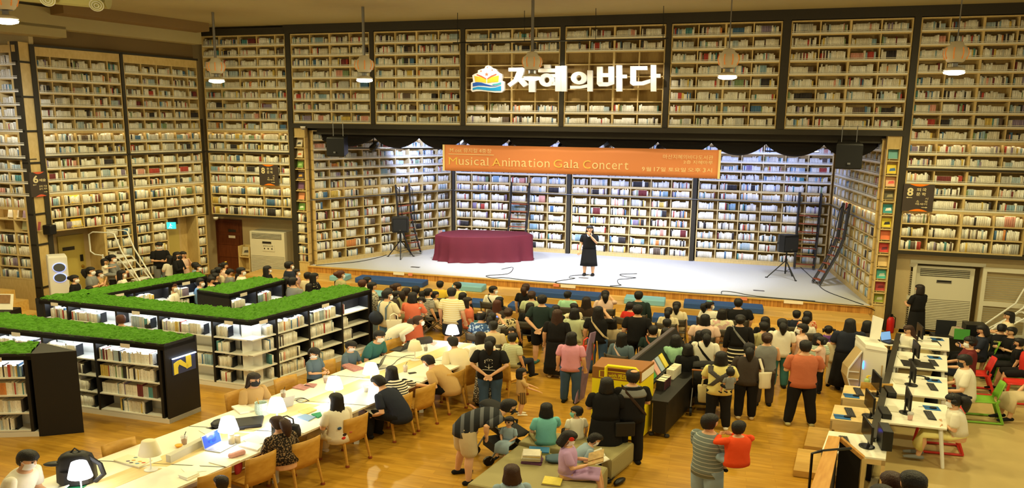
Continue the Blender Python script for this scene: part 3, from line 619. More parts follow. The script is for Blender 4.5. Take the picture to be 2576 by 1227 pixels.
# ceiling duct with two round diffusers
M_duct = mat('duct', (188, 184, 128), .7)
dp = [aty(120, 0, 17.5), aty(243, 13, 17.8)]
t = Thing('air_duct', 'pale ceiling air duct with two round diffusers at the upper left', 'air duct', dp[0])
m = MB(); m.tube([dp[0]+(-.9, .3, .28), dp[1]+(.1, .35, .22)], .26, 12, round_ends=False); t.part('duct', m, M_duct, world=True)
for d in dp:
    m = MB(); m.tube([d+(-.12, .25, .16), d], [.12, .15], 14, round_ends=False); o = t.part('nozzle', m, M_duct, world=True)
    for r_, q in ((.15, .0), (.10, -.01), (.05, -.02)):
        m = MB(); rr = []; ax = np.array([.15, -.3, -.2]); ax /= np.linalg.norm(ax); e1_ = np.cross(ax, [0, 0, 1.]); e1_ /= np.linalg.norm(e1_); e2_ = np.cross(ax, e1_)
        m.tube([d+ax*(-q)+(e1_*cos(2*pi*k/16)+e2_*sin(2*pi*k/16))*r_ for k in range(17)], .011, 5, round_ends=False); t.part('diffuser_ring', m, M_metalw, o, world=True)
# ---------------------------------------------------------------- things on the stage
M_red = mat('burgundy_velvet', (104, 24, 42), .75, noise=.25, nscale=3)
tpz = STZ+1.0
top = [at(x, y, tpz) for x, y in ((1096, 590), (1112, 583), (1158, 577.5), (1240, 579), (1322, 582), (1339, 590), (1281, 595), (1210, 596), (1135, 595.5))]
cxy = np.mean(top, 0)[:2]; N = 72; rings = []
for zi, ex, amp in ((tpz, .96, 0), (tpz, 1.0, 0), (tpz-.03, 1.012, .0), (STZ+.6, 1.02, .018), (STZ+.25, 1.03, .03), (STZ+.02, 1.045, .055), (STZ+.004, 1.06, .065)):
    ring = []
    for k in range(N):
        f = k/N*len(top); i = int(f); p = top[i][:2]*(1-(f-i))+top[(i+1) % len(top)][:2]*(f-i)
        e = ex+amp*sin(k*2*pi/4.5+.7*sin(k))*1.0; q = cxy+(p-cxy)*e; ring.append((q[0], q[1], zi))
    rings.append(ring)
m = MB(); m.loft(rings); o = solo('draped_table', m, M_red, 'low table fully draped in burgundy velvet on the stage', 'table', smooth=True, base=np.array([cxy[0], cxy[1], STZ])); fix_normals(o)
def pa_speaker(base, label, rot, h0=.98, legs=.55):
    t = Thing('speaker', label, 'speaker', (base[0], base[1], base[2]+h0), rot, KW)
    m = MB(); m.loft([[(x*w, y*dd, z) for x, y in ((-.21, -.17), (.21, -.17), (.25, 0), (.16, .2), (-.16, .2), (-.25, 0))] for z, w, dd in ((0, .96, .96), (.03, 1, 1), (.55, 1, 1), (.6, .94, .94))]); t.part('cabinet', m, M_blk)
    m = MB(); m.box((0, -.178, .06), (.38, .02, .46)); t.part('grille', m, mat('grille', (30, 30, 32), .7))
    m = MB(); m.box((0, -.192, .07), (.05, .008, .035)); t.part('badge', m, M_steel)
    for sx in (-1, 1): m = MB(); m.box((sx*.235, .03, .27), (.03, .12, .05)); t.part('handle', m, M_black)
    s = Thing('speaker_stand', label.replace('loudspeaker on a tripod', 'tripod stand under the loudspeaker'), 'stand', base, rot, KW)
    m = MB(); m.tube([(0, 0, .18), (0, 0, h0)], .02, 8); s.part('pole', m, M_blk); m = MB(); m.tube([(0, 0, h0*.66), (0, 0, h0*.72)], .035, 8); s.part('collar', m, M_blk)
    for k in range(3):
        a = k*2*pi/3-pi/2; d = np.array([cos(a), sin(a), 0]); m = MB(); m.tube([(0, 0, h0*.68), d*legs+(0, 0, .015)], .016, 6); o = s.part('leg', m, M_blk)
        m = MB(); m.tube([d*legs*.98+(0, 0, .02), d*legs*1.06+(0, 0, .02)], .022, 6); s.part('rubber_foot', m, M_black, o); m = MB(); m.tube([(0, 0, .25), d*legs*.58+(0, 0, h0*.3)], .01, 5); s.part('brace', m, M_blk)
pa_speaker(at(1008, 648, STZ), 'black loudspeaker on a tripod at the left of the stage', .1, 1.02, .42)
pa_speaker(at(1974, 700, STZ), 'black loudspeaker on a tripod at the right of the stage', .35, .95, .45)
for x, y0, y1, w, s in ((852, 390, 342, 47, 'left'), (2130, 420, 357, 55, 'right')):
    p = A.pt(*A.px(x, y0, .35), .35); q = A.pt(*A.px(x, y1, .35), .35); h = q[2]-p[2]; ww = w/1791*np.linalg.norm(p-CAMP)
    t = Thing('hanging_speaker', 'black loudspeaker hanging on chains at the %s end of the stage opening' % s, 'speaker', p, HA)
    m = MB(); m.loft([[(x_*ww/2*k, y_*.22*k, z*h+y_*.05) for x_, y_ in ((-1, -1), (1, -1), (.75, 1), (-.75, 1))] for z, k in ((0, .93), (.05, 1), (.95, 1), (1, .95))]); t.part('cabinet', m, M_blk)
    m = MB(); m.box((0, -.275, h*.12), (.08, .02, .05)); t.part('badge', m, M_steel)
    for sx in (-.28, .28): m = MB(); m.tube([(sx*ww, 0, h), (sx*ww, 0, h+.45)], .014, 5); t.part('chain', m, M_steel)
M_rung = mat('rung_wood', (150, 74, 44), .5)
def ladder(tl, tr, bl_, br_, label, n=7, knee=.55, zlow=.12):
    t = Thing('library_ladder', label, 'ladder', (np.array(bl_)+br_)/2)
    path = []
    for a, b in ((tl, bl_), (tr, br_)):
        a, b = np.array(a), np.array(b); k1 = a*.86+b*.14; k1[2] = a[2]+(b[2]-a[2])*.42; k2 = a*.62+b*.38; k2[2] = a[2]+(b[2]-a[2])*.62
        P = [a, k1, k2, b+(0, 0, .08)]; path.append(P); m = MB()
        for i in range(3): m.bar(P[i], P[i+1], .05, .11)
        o = t.part('side_rail', MB().tube(P, [(.038, .085)]*4, 8, ax=(1, 0, 0)), mat('ladder_black', (44, 42, 42), .4), world=True)
        m = MB(); m.tube([b+(-.03, 0, .05), b+(.03, 0, .05)], .05, 10, round_ends=False); t.part('wheel', m, M_steel, o, world=True)
        off = (b-a)*np.array([1, 1, 0]); off /= np.linalg.norm(off)+1e-9; m = MB(); m.tube([a-(0, 0, .02), a+off*.14-(0, 0, .2), k1+off*.16, k2+off*.1], .014, 6); t.part('handrail', m, M_blk, world=True)
    def along(P, f):
        L = [np.linalg.norm(P[i+1]-P[i]) for i in range(3)]; s = f*sum(L)
        for i in range(3):
            if s <= L[i] or i == 2: return P[i]+(P[i+1]-P[i])*min(1, s/L[i])
            s -= L[i]
    for i in range(n):
        f = .3+.66*i/(n-1); m = MB(); m.bar(along(path[0], f), along(path[1], f), .14, .03); t.part('rung', m, M_rung, world=True)
g = lambda pl, x, y, d: pl.pt(*pl.px(x, y, d), d)
ladder(g(SLw, 995, 466, .14), g(SLw, 1029, 463, .14), at(1033, 641, STZ), at(1058, 638, STZ), 'black rolling ladder with brown rungs on the left side shelves of the stage')
ladder(g(SB, 1287, 459, .14), g(SB, 1332, 461, .14), SB.pt(SB.px(1283, 600)[0], STZ, .75), SB.pt(SB.px(1325, 600)[0], STZ, .75), 'black rolling ladder on the back wall behind the draped table')
ladder(g(SB, 2012, 485, .14), g(SB, 2066, 488, .14), at(1998, 676, STZ), at(2046, 679, STZ), 'black rolling ladder on the back wall behind the right speaker stand')
ladder(g(SRw, 2122, 512, .14), g(SRw, 2138, 514, .14), at(2045, 712, STZ), at(2062, 719, STZ), 'black rolling ladder leaning on the right side shelves of the stage')
# cables and floor sockets on the stage
def cable(px, label, z=STZ, r=.012):
    P = [np.array(at(x, y, z+.012)) if not isinstance(z, list) else np.array(at(x, y, z[i]+.012)) for i, (x, y) in enumerate(px)]
    Q = []
    for i in range(len(P)-1):
        p0, p1, p2, p3 = P[max(i-1, 0)], P[i], P[i+1], P[min(i+2, len(P)-1)]
        for k in range(5):
            t_ = k/5; Q.append(.5*((2*p1)+(-p0+p2)*t_+(2*p0-5*p1+4*p2-p3)*t_**2+(-p0+3*p1-3*p2+p3)*t_**3))
    Q.append(P[-1]); m = MB(); m.tube(Q, r, 5); solo('cable', m, M_blk, label, 'cable')
cable([(1010, 626), (960, 645), (900, 658), (830, 664), (795, 667)], 'black cable running from the left speaker to the stage corner')
cable([(1262, 677), (1290, 672), (1278, 688), (1224, 693), (1240, 699), (1268, 698), (1320, 704), (1400, 710)], 'thin cable looping on the stage before the draped table')
cable([(1480, 691), (1440, 693), (1432, 698), (1446, 700), (1402, 707), (1405, 712), (1480, 717), (1600, 725), (1750, 737), (1820, 741), (1990, 753), (2110, 765), (2150, 768)], 'long black cable along the front edge of the stage')
cable([(1602, 688), (1560, 690), (1575, 696), (1600, 698), (1580, 701), (1555, 703), (1556, 713), (1562, 717), (1535, 719)], 'coiled microphone cable right of the singer')
cable([(1815, 738), (1818, 732), (1850, 735), (1880, 741), (1930, 747), (2050, 757)], 'looped black cable near the right front edge of the stage')
cable([(2150, 768), (2180, 772), (2206, 784), (2232, 806)], 'black cable dropping from the right stage corner to the floor', [STZ, STZ, .5, .02])
cable([(2010, 668), (2050, 705), (2075, 730), (2140, 755), (2172, 766)], 'black cable crossing the right corner of the stage')
for x, y, s in ((1045, 672, 'left of the singer'), (1468, 699, 'at the feet of the singer'), (1909, 731, 'near the right end of the stage')):
    p = at(x, y, STZ); m = MB(); m.box((p[0], p[1], STZ), (.34, .14, .008), HA); solo('floor_socket', m, M_steel, 'metal floor socket cover in the stage carpet '+s, 'floor socket')
# ---------------------------------------------------------------- low moss-topped bookcases
M_moss = mat('moss', (88, 150, 26), .95, noise=.55, nscale=16, bump=.9, bscale=34)
M_shelf = mat('white_shelf', (238, 236, 226), .4)
M_lit = mat('led_shelf', (240, 246, 255), .4, emit=20, ecol=(.80, .90, 1))
M_label = mat('label_plate', (236, 226, 214), .5); M_bkend = mat('bookend_black', (34, 36, 42), .5)
IND = []                                                      # single books of the low cases: (record, shelf data)
def plx(p, q): return Pl((p[0], p[1]), atan2(q[1]-p[1], q[0]-p[0])), math.hypot(q[0]-p[0], q[1]-p[1])
HM = 1.645; LZ = (.12, .47, .82, 1.17)
def lerp2(a, b, t): return (a[0]+(b[0]-a[0])*t, a[1]+(b[1]-a[1])*t)
def low_case(name, label, q, bays, core, fill, rag, end0=True, end1=True, moss=None, thick=.34, lit=True):
    """q: outline left, right (open side), back right, back left; bays: pixel columns of the uprights; fill(row, bay) -> (from, to) fractions"""
    pl, L = plx(q[0], q[1]); cx_ = sum(p[0] for p in q)/4; cy_ = sum(p[1] for p in q)/4
    t = Thing('low_bookcase', label, 'bookcase', (cx_, cy_, 0)); P = lambda nm, mb, m, **k: t.part(nm, mb, m, world=True, **k)
    ed = [pl.px(x, y)[0] for x, y in bays]
    ins = [pl.pt(0, 0, -thick)[:2], pl.pt(L, 0, -thick)[:2], q[2], q[3]]
    m = MB(); m.prism(q, 0, .10); P('plinth', m, M_shelf)
    m = MB(); m.prism(ins, .1, 1.52); P('back_panel', m, core)
    # black top slab with a rim round the moss
    c = np.array([cx_, cy_]); out = [tuple(c+(np.array(p)-c)*1.0) for p in q]
    m = MB(); m.prism(out, 1.52, HM-.05); P('top_board', m, M_black)
    for k, (a, b) in enumerate(((q[0], q[1]), (q[1], q[2]), (q[2], q[3]), (q[3], q[0]))):
        if (k == 1 and not end1) or (k == 3 and not end0): continue
        e, le = plx(a, b); m = MB(); e.box(m, 0, le, 1.52, HM, -.05, 0); P('top_rim', m, M_black)
    if end1: e, le = plx(q[1], q[2]); m = MB(); e.box(m, 0, le, 0, 1.52, -.04, 0); P('end_panel', m, M_black)
    if end0: e, le = plx(q[3], q[0]); m = MB(); e.box(m, 0, le, 0, 1.52, -.04, 0); P('end_panel', m, M_black)
    mq = [np.array(p) for p in (moss or q)]
    nu, nv = max(8, int(np.linalg.norm(mq[1]-mq[0])/.045)), max(8, int(np.linalg.norm(mq[3]-mq[0])/.045))
    rr = rng.random((nv+1, nu+1))
    def mf(u, v):
        i, j = int(round(u*nu)), int(round(v*nv)); p = (mq[0]*(1-u)+mq[1]*u)*(1-v)+(mq[3]*(1-u)+mq[2]*u)*v
        edge = min(1, 6*min(u*nu/8+(0 if end0 else 1), (1-u)*nu/8+(0 if end1 else 1), v*nv/8, (1-v)*nv/8)+.25)
        b = .5+.25*(sin(p[0]*17+sin(p[1]*13)*2)+sin(p[1]*19+sin(p[0]*11)*2))
        return (p[0]+.012*(rr[j, i]-.5), p[1]+.012*(rr[j, (i+1) % (nu+1)]-.5), HM-.03+edge*(.045*b+.045*rr[j, i]))
    m = MB(); m.grid(mf, nu, nv); P('moss', m, M_moss)
    for k, a in enumerate(ed):
        if rag and k in rag: continue
        m = MB(); pl.box(m, a-.03, a+.03, .1, 1.52, -thick, -.005); P('upright', m, M_black)
    for b in range(len(ed)-1):
        for r, z in enumerate(LZ):
            m = MB(); pl.box(m, ed[b]+.03, ed[b+1]-.03, z-.012, z+.012, -thick, 0); P('shelf', m, M_shelf)
        if lit: m = MB(); pl.box(m, ed[b]+.05, ed[b+1]-.05, 1.495, 1.515, -.16, -.11); P('led_strip', m, M_lit)
        m = MB(); pl.box(m, (ed[b]+ed[b+1])/2-.12, (ed[b]+ed[b+1])/2+.1, 1.50, 1.58, .0, .012); 
        if b % 2 == 0: P('label_plate', m, M_label)
        for r, z in enumerate(LZ):
            seg = fill(r, b)
            if not seg: continue
            w = ed[b+1]-ed[b]-.08; a0 = ed[b]+.04+w*seg[0]; a1 = ed[b]+.04+w*seg[1]; sink = []
            fill_row(pl, a0, a1, z+.012, -.04, .32, 1.0, sink=sink, thick=(.02, .042))
            for k, rec in enumerate(sink): IND.append((rec, name, r, b, k, len(sink), len(ed)-1))
            if seg[1] < .97 and len(seg) == 2:
                p = pl.pt(a1+.03, z+.012, -.12); m = MB(); pl.box(m, a1+.015, a1+.022, z+.012, z+.25, -.2, -.03); pl.box(m, a1-.09, a1+.022, z+.012, z+.016, -.2, -.04)
                solo('bookend', m, M_bkend, 'black metal bookend, %s shelf, %s of the %s' % (('bottom', 'third', 'second', 'top')[r], bayname(b, len(ed)-1), name), 'bookend', 'black bookends of the low bookcases')
    return t, pl, ed
def bayname(b, n):
    if n == 1: return 'only section'
    return {2: ['left section', 'right section'], 3: ['left section', 'middle section', 'right section'], 4: ['left section', 'second section', 'third section', 'right section'], 5: ['left section', 'second section', 'third section', 'fourth section', 'right section']}[n][b]
fl = lambda r, b: {(3, 0): (0, .95), (2, 0): (0, 1), (1, 0): (0, 1), (0, 0): (.0, .72)}[(r, b)]
Cq = [(-10.9, 12.58), (-8.98, 12.755), (-9.25, 13.43), (-11.2, 13.5)]
tC, plC, _ = low_case('nearest bookcase at the left edge', 'nearest low black bookcase at the left edge, with moss top and slanted blank end', Cq, [(-60, 1090), (83, 1090)], M_shelf, fl, None, True, False)
m = MB(); m.prism([(-8.98, 12.755), (-8.91, 12.76), (-8.24, 12.95), (-9.22, 13.43)], 0, HM); tC.part('end_panel', m, M_black, world=True)
def fB(r, b):
    if b == 2: return {3: (0, .96), 2: (0, .94), 1: (0, .97), 0: (.28, .72)}[r]
    if b == 1: return {3: (0, .62), 2: (0, .75), 1: (0, .85), 0: (.1, .9)}[r]
    return (0, .97)
Bq = [(-12.3, 14.8), (-6.79, 13.38), (-6.44, 14.03), (-12.0, 15.75)]
tB, plB, edB = low_case('lit letter bookcase', 'low black bookcase with moss top and a lit letter panel on its end', Bq, [(0, 1000), (121, 1010), (253, 1040), (412, 1060)], M_shelf, fB, None)
# lit letter recess on the end panel
eB, leB = plx(Bq[1], Bq[2]); ea = lambda x, y: eB.px(x, y)
(r0, rz1), (r1, _), (_, rz0) = ea(431, 902), ea(490, 889), ea(434, 945)
m = MB(); eB.box(m, r0, r1, rz0, rz1, .0, .012); tB.part('letter_panel', m, mat('panel_blue', (58, 66, 104), .4), world=True)
fr = eB.frame(r0, rz0, .012); w_, h_ = r1-r0, rz1-rz0; m = MB()
for poly in ([(.05, .02), (.05, .68), (.22, .78), (.30, .6), (.22, .4), (.22, .05)], [(.22, .78), (.36, .80), (.70, .30), (.60, .18), (.22, .62)], [(.58, .16), (.58, .9), (.74, .98), (.80, .86), (.80, .22)]): m.pplate([(x*w_, y*h_) for x, y in poly], fr, 0, .012)
tB.part('letter', m, mat('letter_yellow', (214, 190, 60), .4, emit=.25), world=True, label='yellow slanted letter')
m = MB(); eB.box(m, r0, r1, rz1-.015, rz1, .012, .05); tB.part('panel_light', m, mat('panel_light', (200, 220, 255), .4, emit=6), world=True)
L1P0, L1FC, L1IC, L1IL = (-11.62, 16.9), (-5.73, 15.14), (-6.48, 16.15), (-10.26, 17.35)
L1RE, L1RI = (-3.66, 18.2), (-4.62, 18.7); L1BI, L1BO = (-8.58, 19.6), (-9.05, 20.15)
def fF(r, b):
    d = {(3, 0): (.15, .98, 0), (3, 1): (0, .66), (3, 2): (.28, .8), (3, 3): (0, .84), (3, 4): (0, .40), (2, 4): (0, .44), (1, 4): (.02, .48), (0, 4): (.05, .42), (1, 3): (.55, .98, 0), (2, 3): (0, .3), (0, 3): None}
    return d.get((r, b), (0, .7))
tF, plF, edF = low_case('front arm of the corner bookcase', 'low black bookcase with moss top, long front arm of the big corner unit', [L1P0, L1FC, L1IC, L1IL], [(112, 790), (171, 800), (294, 820), (401, 850), (538, 900), (628, 930)], M_shelf, fF, (5,), True, False)
def fR(r, b):
    d = {(3, 0): (.62, .98, 0), (2, 0): (.6, .98, 0), (1, 0): (.75, .98, 0), (0, 0): (.72, .98, 0), (3, 1): (.0, .95, 0), (2, 1): (.02, .70, 0), (1, 1): (0, .75, 0), (0, 1): (0, .95, 0),
         (3, 2): (.02, .9, 0), (2, 2): (0, .8, 0), (1, 2): (0, .42, 0), (0, 2): (.2, .85, 0), (3, 3): (.0, .12, 0), (2, 3): (0, .25, 0), (1, 3): (0, .42, 0), (0, 3): (0, .5, 0)}
    return d[(r, b)]
tR, plR, edR = low_case('right arm of the corner bookcase', 'low black bookcase with moss top, right arm of the big corner unit', [L1FC, L1RE, L1RI, L1IC], [(636, 930), (701, 920), (781, 890), (863, 860), (930, 850)], M_black, fR, (0,), False, True)
m = MB(); plR.box(m, edR[0], edR[1], .1, 1.52, -.345, -.335); tR.part('white_back', m, M_shelf, world=True)
for z in LZ:
    m = MB(); m.prism([tuple(v[:2]) for v in (plF.pt(edF[4]+.03, 0, 0), np.array(L1FC+(0,)), plR.pt(edR[1]-.03, 0, 0), plR.pt(edR[1]-.03, 0, -.34), plF.pt(edF[4]+.03, 0, -.34))], z+.0125, z+.016); tR.part('corner_shelf', m, M_shelf, world=True)
tK, plK, edK = low_case('back arm of the corner bookcase', 'low black bookcase with moss top, back arm of the big corner unit', [L1IL, L1BI, L1BO, L1P0], [(265, 760), (340, 760), (428, 745), (512, 740)], M_black, lambda r, b: (0, .62, 0) if b else (.2, .95, 0), None, False, True)
tM, plM, edM = low_case('small middle bookcase', 'short low black bookcase with moss top inside the corner unit', [(-7.14, 17.49), (-6.24, 19.28), (-7.21, 19.55), (-8.15, 17.95)], [(580, 760), (647, 750), (712, 740)], M_black, lambda r, b: (0, .62, 0), None)
# the nearest books stand as single objects, the others join the mass
IND.sort(key=lambda e: ((e[0][0].mean(0)-CAMP)**2).sum())
ORD = lambda k: {1: 'first', 2: 'second', 3: 'third'}.get(k+1, '%dth' % (k+1))
WORDS = ('first', 'second', 'third', 'fourth', 'fifth', 'sixth', 'seventh', 'eighth', 'ninth', 'tenth', 'eleventh', 'twelfth', 'thirteenth', 'fourteenth', 'fifteenth', 'sixteenth', 'seventeenth', 'eighteenth', 'nineteenth', 'twentieth')
ORD = lambda k: WORDS[k] if k < 20 else 'twenty '+WORDS[k-20] if k < 39 else 'far'
SB_FACES = [(0, 3, 2, 1), (4, 5, 6, 7), (0, 1, 5, 4), (1, 2, 6, 5), (2, 3, 7, 6), (3, 0, 4, 7)]
SNAME = {'nearest bookcase at the left edge': 'left edge bookcase', 'lit letter bookcase': 'lit letter bookcase', 'front arm of the corner bookcase': 'front corner arm', 'right arm of the corner bookcase': 'right corner arm', 'back arm of the corner bookcase': 'back corner arm', 'small middle bookcase': 'small middle bookcase'}
NIND = 235
def make_books():
    for rec, nm, r, b, k, n, nb in IND[:NIND]:
        V, c, ci = rec; mb = MB(); cc = [CREAM, CREAM, c, c, CREAM, c]
        for f, col in zip(SB_FACES, cc): mb.f.append(f); mb.c.append(col)
        base = V[:4].mean(0); mb.v = [tuple(v) for v in V]
        o = mesh_obj('book', mb, BOOKM, None, off=base); o.location = tuple(base)
        tag(o, '%s book, %s from left, %s shelf, %s, %s' % (PALN[ci], ORD(k), ('bottom', 'third', 'second', 'top')[r], bayname(b, nb), SNAME[nm]), 'book', 'books on the low bookcases')
    BV.extend(e[0] for e in IND[NIND:])
make_books()
# ---------------------------------------------------------------- long white reading table
TZ = .735
TD = np.array([.565, .825]); TN = np.array([-.825, .565])
RN, RFr, LFr, LN = (-5.30, 8.85), (-.16, 16.3), (-2.05, 16.8), (-7.45, 8.95)
tt = Thing('reading_table', 'long white reading table with a pale wooden strip down its middle', 'table', (-3.8, 12.5, 0))
m = MB(); m.prism([RN, RFr, LFr, LN], TZ-.035, TZ); tt.part('tabletop', m, M_top, world=True)
m = MB(); mid = lambda f, o: (lerp2(lerp2(RN, LN, .5+o), lerp2(RFr, LFr, .5+o), f))
for k in range(6):
    f0, f1 = k/6+.004, (k+1)/6-.004; mm = MB(); mm.prism([mid(f0, -.10), mid(f1, -.10), mid(f1, .12), mid(f0, .12)], TZ-.001, TZ+.003); tt.part('center_strip', mm, wood('table_strip', (232, 208, 150), (222, 196, 136), .4, .97, .2, 1), world=True)
for f in (.18, .345, .51, .675, .84):
    mm = MB(); a, b = mid(f, -.5), mid(f, .5); mm.bar((a[0], a[1], TZ+.001), (b[0], b[1], TZ+.001), .012, .006); tt.part('seam', mm, M_black, world=True)
for f in (.06, .3, .5, .7, .95):
    for o in (-.42, .40):
        p = mid(f, o); mm = MB(); mm.box((p[0], p[1], 0), (.09, .07, TZ-.035)); tt.part('leg', mm, M_metalw, world=True)
# ---------------------------------------------------------------- beech chairs
M_cap = mat('felt_cap', (140, 70, 34), .9)
def beech_chair(p, yaw, label, group='beech chairs round the reading table'):
    t = Thing('beech_chair', label, 'chair', (p[0], p[1], 0), yaw, 1.34, group)
    m = MB(); m.rbox((0, .02, .43), (.44, .42, .025), .03); t.part('seat', m, M_chair)
    m = MB(); m.grid(lambda u, v: ((u-.5)*.46, -.2-.035*(1-(2*u-1)**2)-.045*v, .40+.47*v), 8, 4); o = t.part('backrest', m, M_chair, smooth=True); o.modifiers.new('s', 'SOLIDIFY').thickness = .018
    for sx in (-1, 1):
        for sy, spl in ((-.2, -.07), (.2, .03)):
            m = MB(); m.tube([(sx*.2, sy, .44), (sx*.215, sy+spl, .02)], [.022, .017], 6); o = t.part('leg', m, M_chair); m = MB(); m.lathe([(.024, 0), (.03, .012), (.024, .04)], (sx*.216, sy+spl, 0), 8); t.part('leg_cap', m, M_cap, o)
    for sx in (-1, 1): m = MB(); m.bar((sx*.2, -.2, .4), (sx*.2, .2, .4), .02, .04); t.part('seat_rail', m, M_chair)
    return t
YR = atan2(.825, .565)
for p, lab in (((-4.62, 9.92), 'beech chair with a child seated on it, at the near end of the long table'), ((-4.13, 10.48), 'beech chair with a red bag hung on its back'), ((-3.58, 11.02), 'beech chair of the woman in the dark flowered dress'), ((-2.98, 11.98), 'beech chair of the long haired woman in the printed white shirt'), ((-2.32, 12.98), 'beech chair of the man in the navy shirt reading'), ((-1.93, 13.48), 'beech chair of the woman in the striped shirt'), ((-1.40, 14.30), 'beech chair of the woman in the tan shirt'), ((-1.05, 14.85), 'beech chair of the man in cream, farthest on the right side')):
    beech_chair(p, YR, lab)
for p, lab in (((-6.04, 10.62), 'empty beech chair by the unlit near lamp, left side of the table'), ((-4.98, 12.85), 'beech chair of the woman in the dark mask'), ((-4.30, 13.62), 'empty beech chair next to the standing boy'), ((-3.75, 14.6), 'beech chair of the boy in the blue grey shirt'), ((-2.55, 16.2), 'beech chair behind the leaning woman')):
    beech_chair(p, YR+pi, lab)
# ---------------------------------------------------------------- table lamps
M_shade_on = mat('shade_lit', (250, 250, 255), .6, emit=7, ecol=(.93, .95, 1)); M_shade = mat('shade_off', (236, 226, 194), .7)
for i, ((x, y), on, lab) in enumerate((((206, 1240), 1, 'lit white table lamp by the black backpack'), ((380, 1181), 0, 'unlit white table lamp at the near part of the table'), ((577, 1118), 1, 'lit white table lamp behind the blue laptop screen'), ((698, 1066), 1, 'lit white table lamp beside the white basket'), ((842, 1008), 1, 'lit white table lamp near the standing boy'), ((934, 966), 1, 'lit white table lamp in front of the boy at the laptop'), ((1044, 905), 0, 'unlit white table lamp towards the far end of the table'), ((1138, 862), 1, 'lit white table lamp at the far end of the table'))):
    p = at(x, y, TZ+.004); k = .93 if i > 4 else 1
    t = Thing('table_lamp', lab, 'lamp', p, 0, KW, 'white table lamps')
    m = MB(); m.lathe([(.075, 0), (.075, .008), (.02, .016)], n=16); t.part('base', m, M_metalw); m = MB(); m.tube([(0, 0, .01), (0, 0, .3*k)], .009, 6); t.part('stem', m, M_metalw)
    m = MB(); m.lathe([(.125, .25*k), (.1, .38*k), (.078, .47*k), (.06, .48*k)], n=20); t.part('shade', m, M_shade_on if on else M_shade, smooth=True)
    if on: lamp('desk_light', 'POINT', (p[0], p[1], p[2]+.2*k), 9, (.95, .96, 1), shadow_soft_size=.06)
# ---------------------------------------------------------------- things on the table
def T(x, y): return at(x, y, TZ+.002)
M_scr = mat('screen_blue', (30, 70, 200), .2, emit=.8, ecol=(.02, .08, .75)); M_alu = mat('laptop_silver', (196, 200, 204), .35, .3); M_dk = mat('laptop_dark', (44, 44, 46), .4)
def laptop(p, yaw, label, m_, open_=1.9, k=1.25, screen=M_dk, w=.34, d=.23, z=0):
    t = Thing('laptop', label, 'laptop', p, yaw, k)
    m = MB(); m.rbox((0, 0, 0), (w, d, .016), .012); o = t.part('base', m, m_)
    m = MB(); m.box((0, .02, .0165), (w*.86, d*.5, .002)); t.part('keyboard', m, M_dk if m_ is not M_alu else mat('keys_grey', (170, 172, 176), .5), o)
    a = open_; c = np.array([0, d/2, .014]); up = np.array([0, -cos(a), sin(a)]); nn = np.array([0, -sin(a), -cos(a)])
    q = [c+np.array([sx*w/2, 0, 0])+up*h for sx, h in ((-1, 0), (1, 0), (1, .22), (-1, .22))]
    m = MB(); m.add([tuple(v) for v in q]+[tuple(v-nn*.008) for v in q], [(0, 1, 2, 3), (7, 6, 5, 4), (0, 4, 5, 1), (1, 5, 6, 2), (2, 6, 7, 3), (3, 7, 4, 0)]); lid = t.part('lid', m, m_)
    q = [c+np.array([sx*w*.47, 0, 0])+up*h+nn*.002 for sx, h in ((-1, .012), (1, .012), (1, .21), (-1, .21))]
    m = MB(); m.add([tuple(v) for v in q], [(0, 1, 2, 3)]); s = t.part('screen', m, screen, lid)
    return t, c, up, nn, lid
t, c, up, nn, lid = laptop(T(556, 1125), YR+.25, 'open silver laptop with a bright blue screen', M_alu, 1.75, 1.3, mat('screen_sky', (40, 70, 190), .2, emit=.5, ecol=(.1, .18, .75)))
for k in range(7):
    a = k*.9; rad = .045; cc = c+up*.11+np.array([.02*cos(a), 0, 0])+up*.02*sin(a); m = MB()
    m.add([tuple(cc+np.array([rad*cos(f)*1.0+.02*cos(a), 0, 0])+up*(rad*.6*sin(f)+.02*sin(a))+nn*(.003+.0006*k)) for f in np.linspace(0, 2*pi, 12, False)], [tuple(range(12))]); t.part('screen_swirl', m, mat('swirl%d' % (k % 2), (20, 50+30*(k % 2), 210), .3, emit=.9, ecol=(.01, .05+.05*(k % 2), .8)), lid)
laptop(T(700, 1022), YR+pi-.2, 'open silver laptop of the woman in the dark mask, seen from behind', M_alu, 1.85, 1.3)
laptop(T(938, 922), YR+pi+.5, 'open dark laptop of the boy in the blue grey shirt', M_dk, 1.9, 1.3)
laptop(T(1005, 878), YR+pi+.2, 'open black laptop of the man in the green shirt', M_blk, 2.0, 1.3)
M_paper = mat('paper', (244, 240, 226), .8); M_paper2 = mat('paper_grey', (200, 204, 206), .8)
def sheet(px, z, h, m_, name, label, cat, group=None, shade=None):
    P = [at(x, y, TZ+z) for x, y in px]; mb = MB(); mb.hexa([(p[0], p[1], TZ+z) for p in P], [(p[0], p[1], TZ+z+h) for p in P]); o = solo(name, mb, m_, label, cat, group); fix_normals(o); return o
sheet([(338, 1145), (352, 1176), (408, 1158), (392, 1130)], .003, .012, M_paper, 'open_book', 'open white booklet beside the printed tote bag', 'book')
sheet([(497, 1168), (455, 1178), (468, 1190), (520, 1184)][::-1], .003, .002, M_paper, 'paper_sheet', 'single white sheet on the near right part of the table', 'paper')
sheet([(450, 1200), (472, 1209), (502, 1195), (480, 1188)], .003, .018, M_paper, 'notebook', 'white spiral notebook, lower of the two by the table edge', 'notebook')
sheet([(448, 1196), (471, 1204), (501, 1191), (478, 1184)], .022, .016, M_paper, 'notebook', 'white spiral notebook, upper of the two by the table edge', 'notebook')
sheet([(525, 1163), (570, 1175), (603, 1158), (556, 1149)], .003, .01, M_paper, 'clipboard', 'pale clipboard with dark edges in front of the blue laptop', 'clipboard')
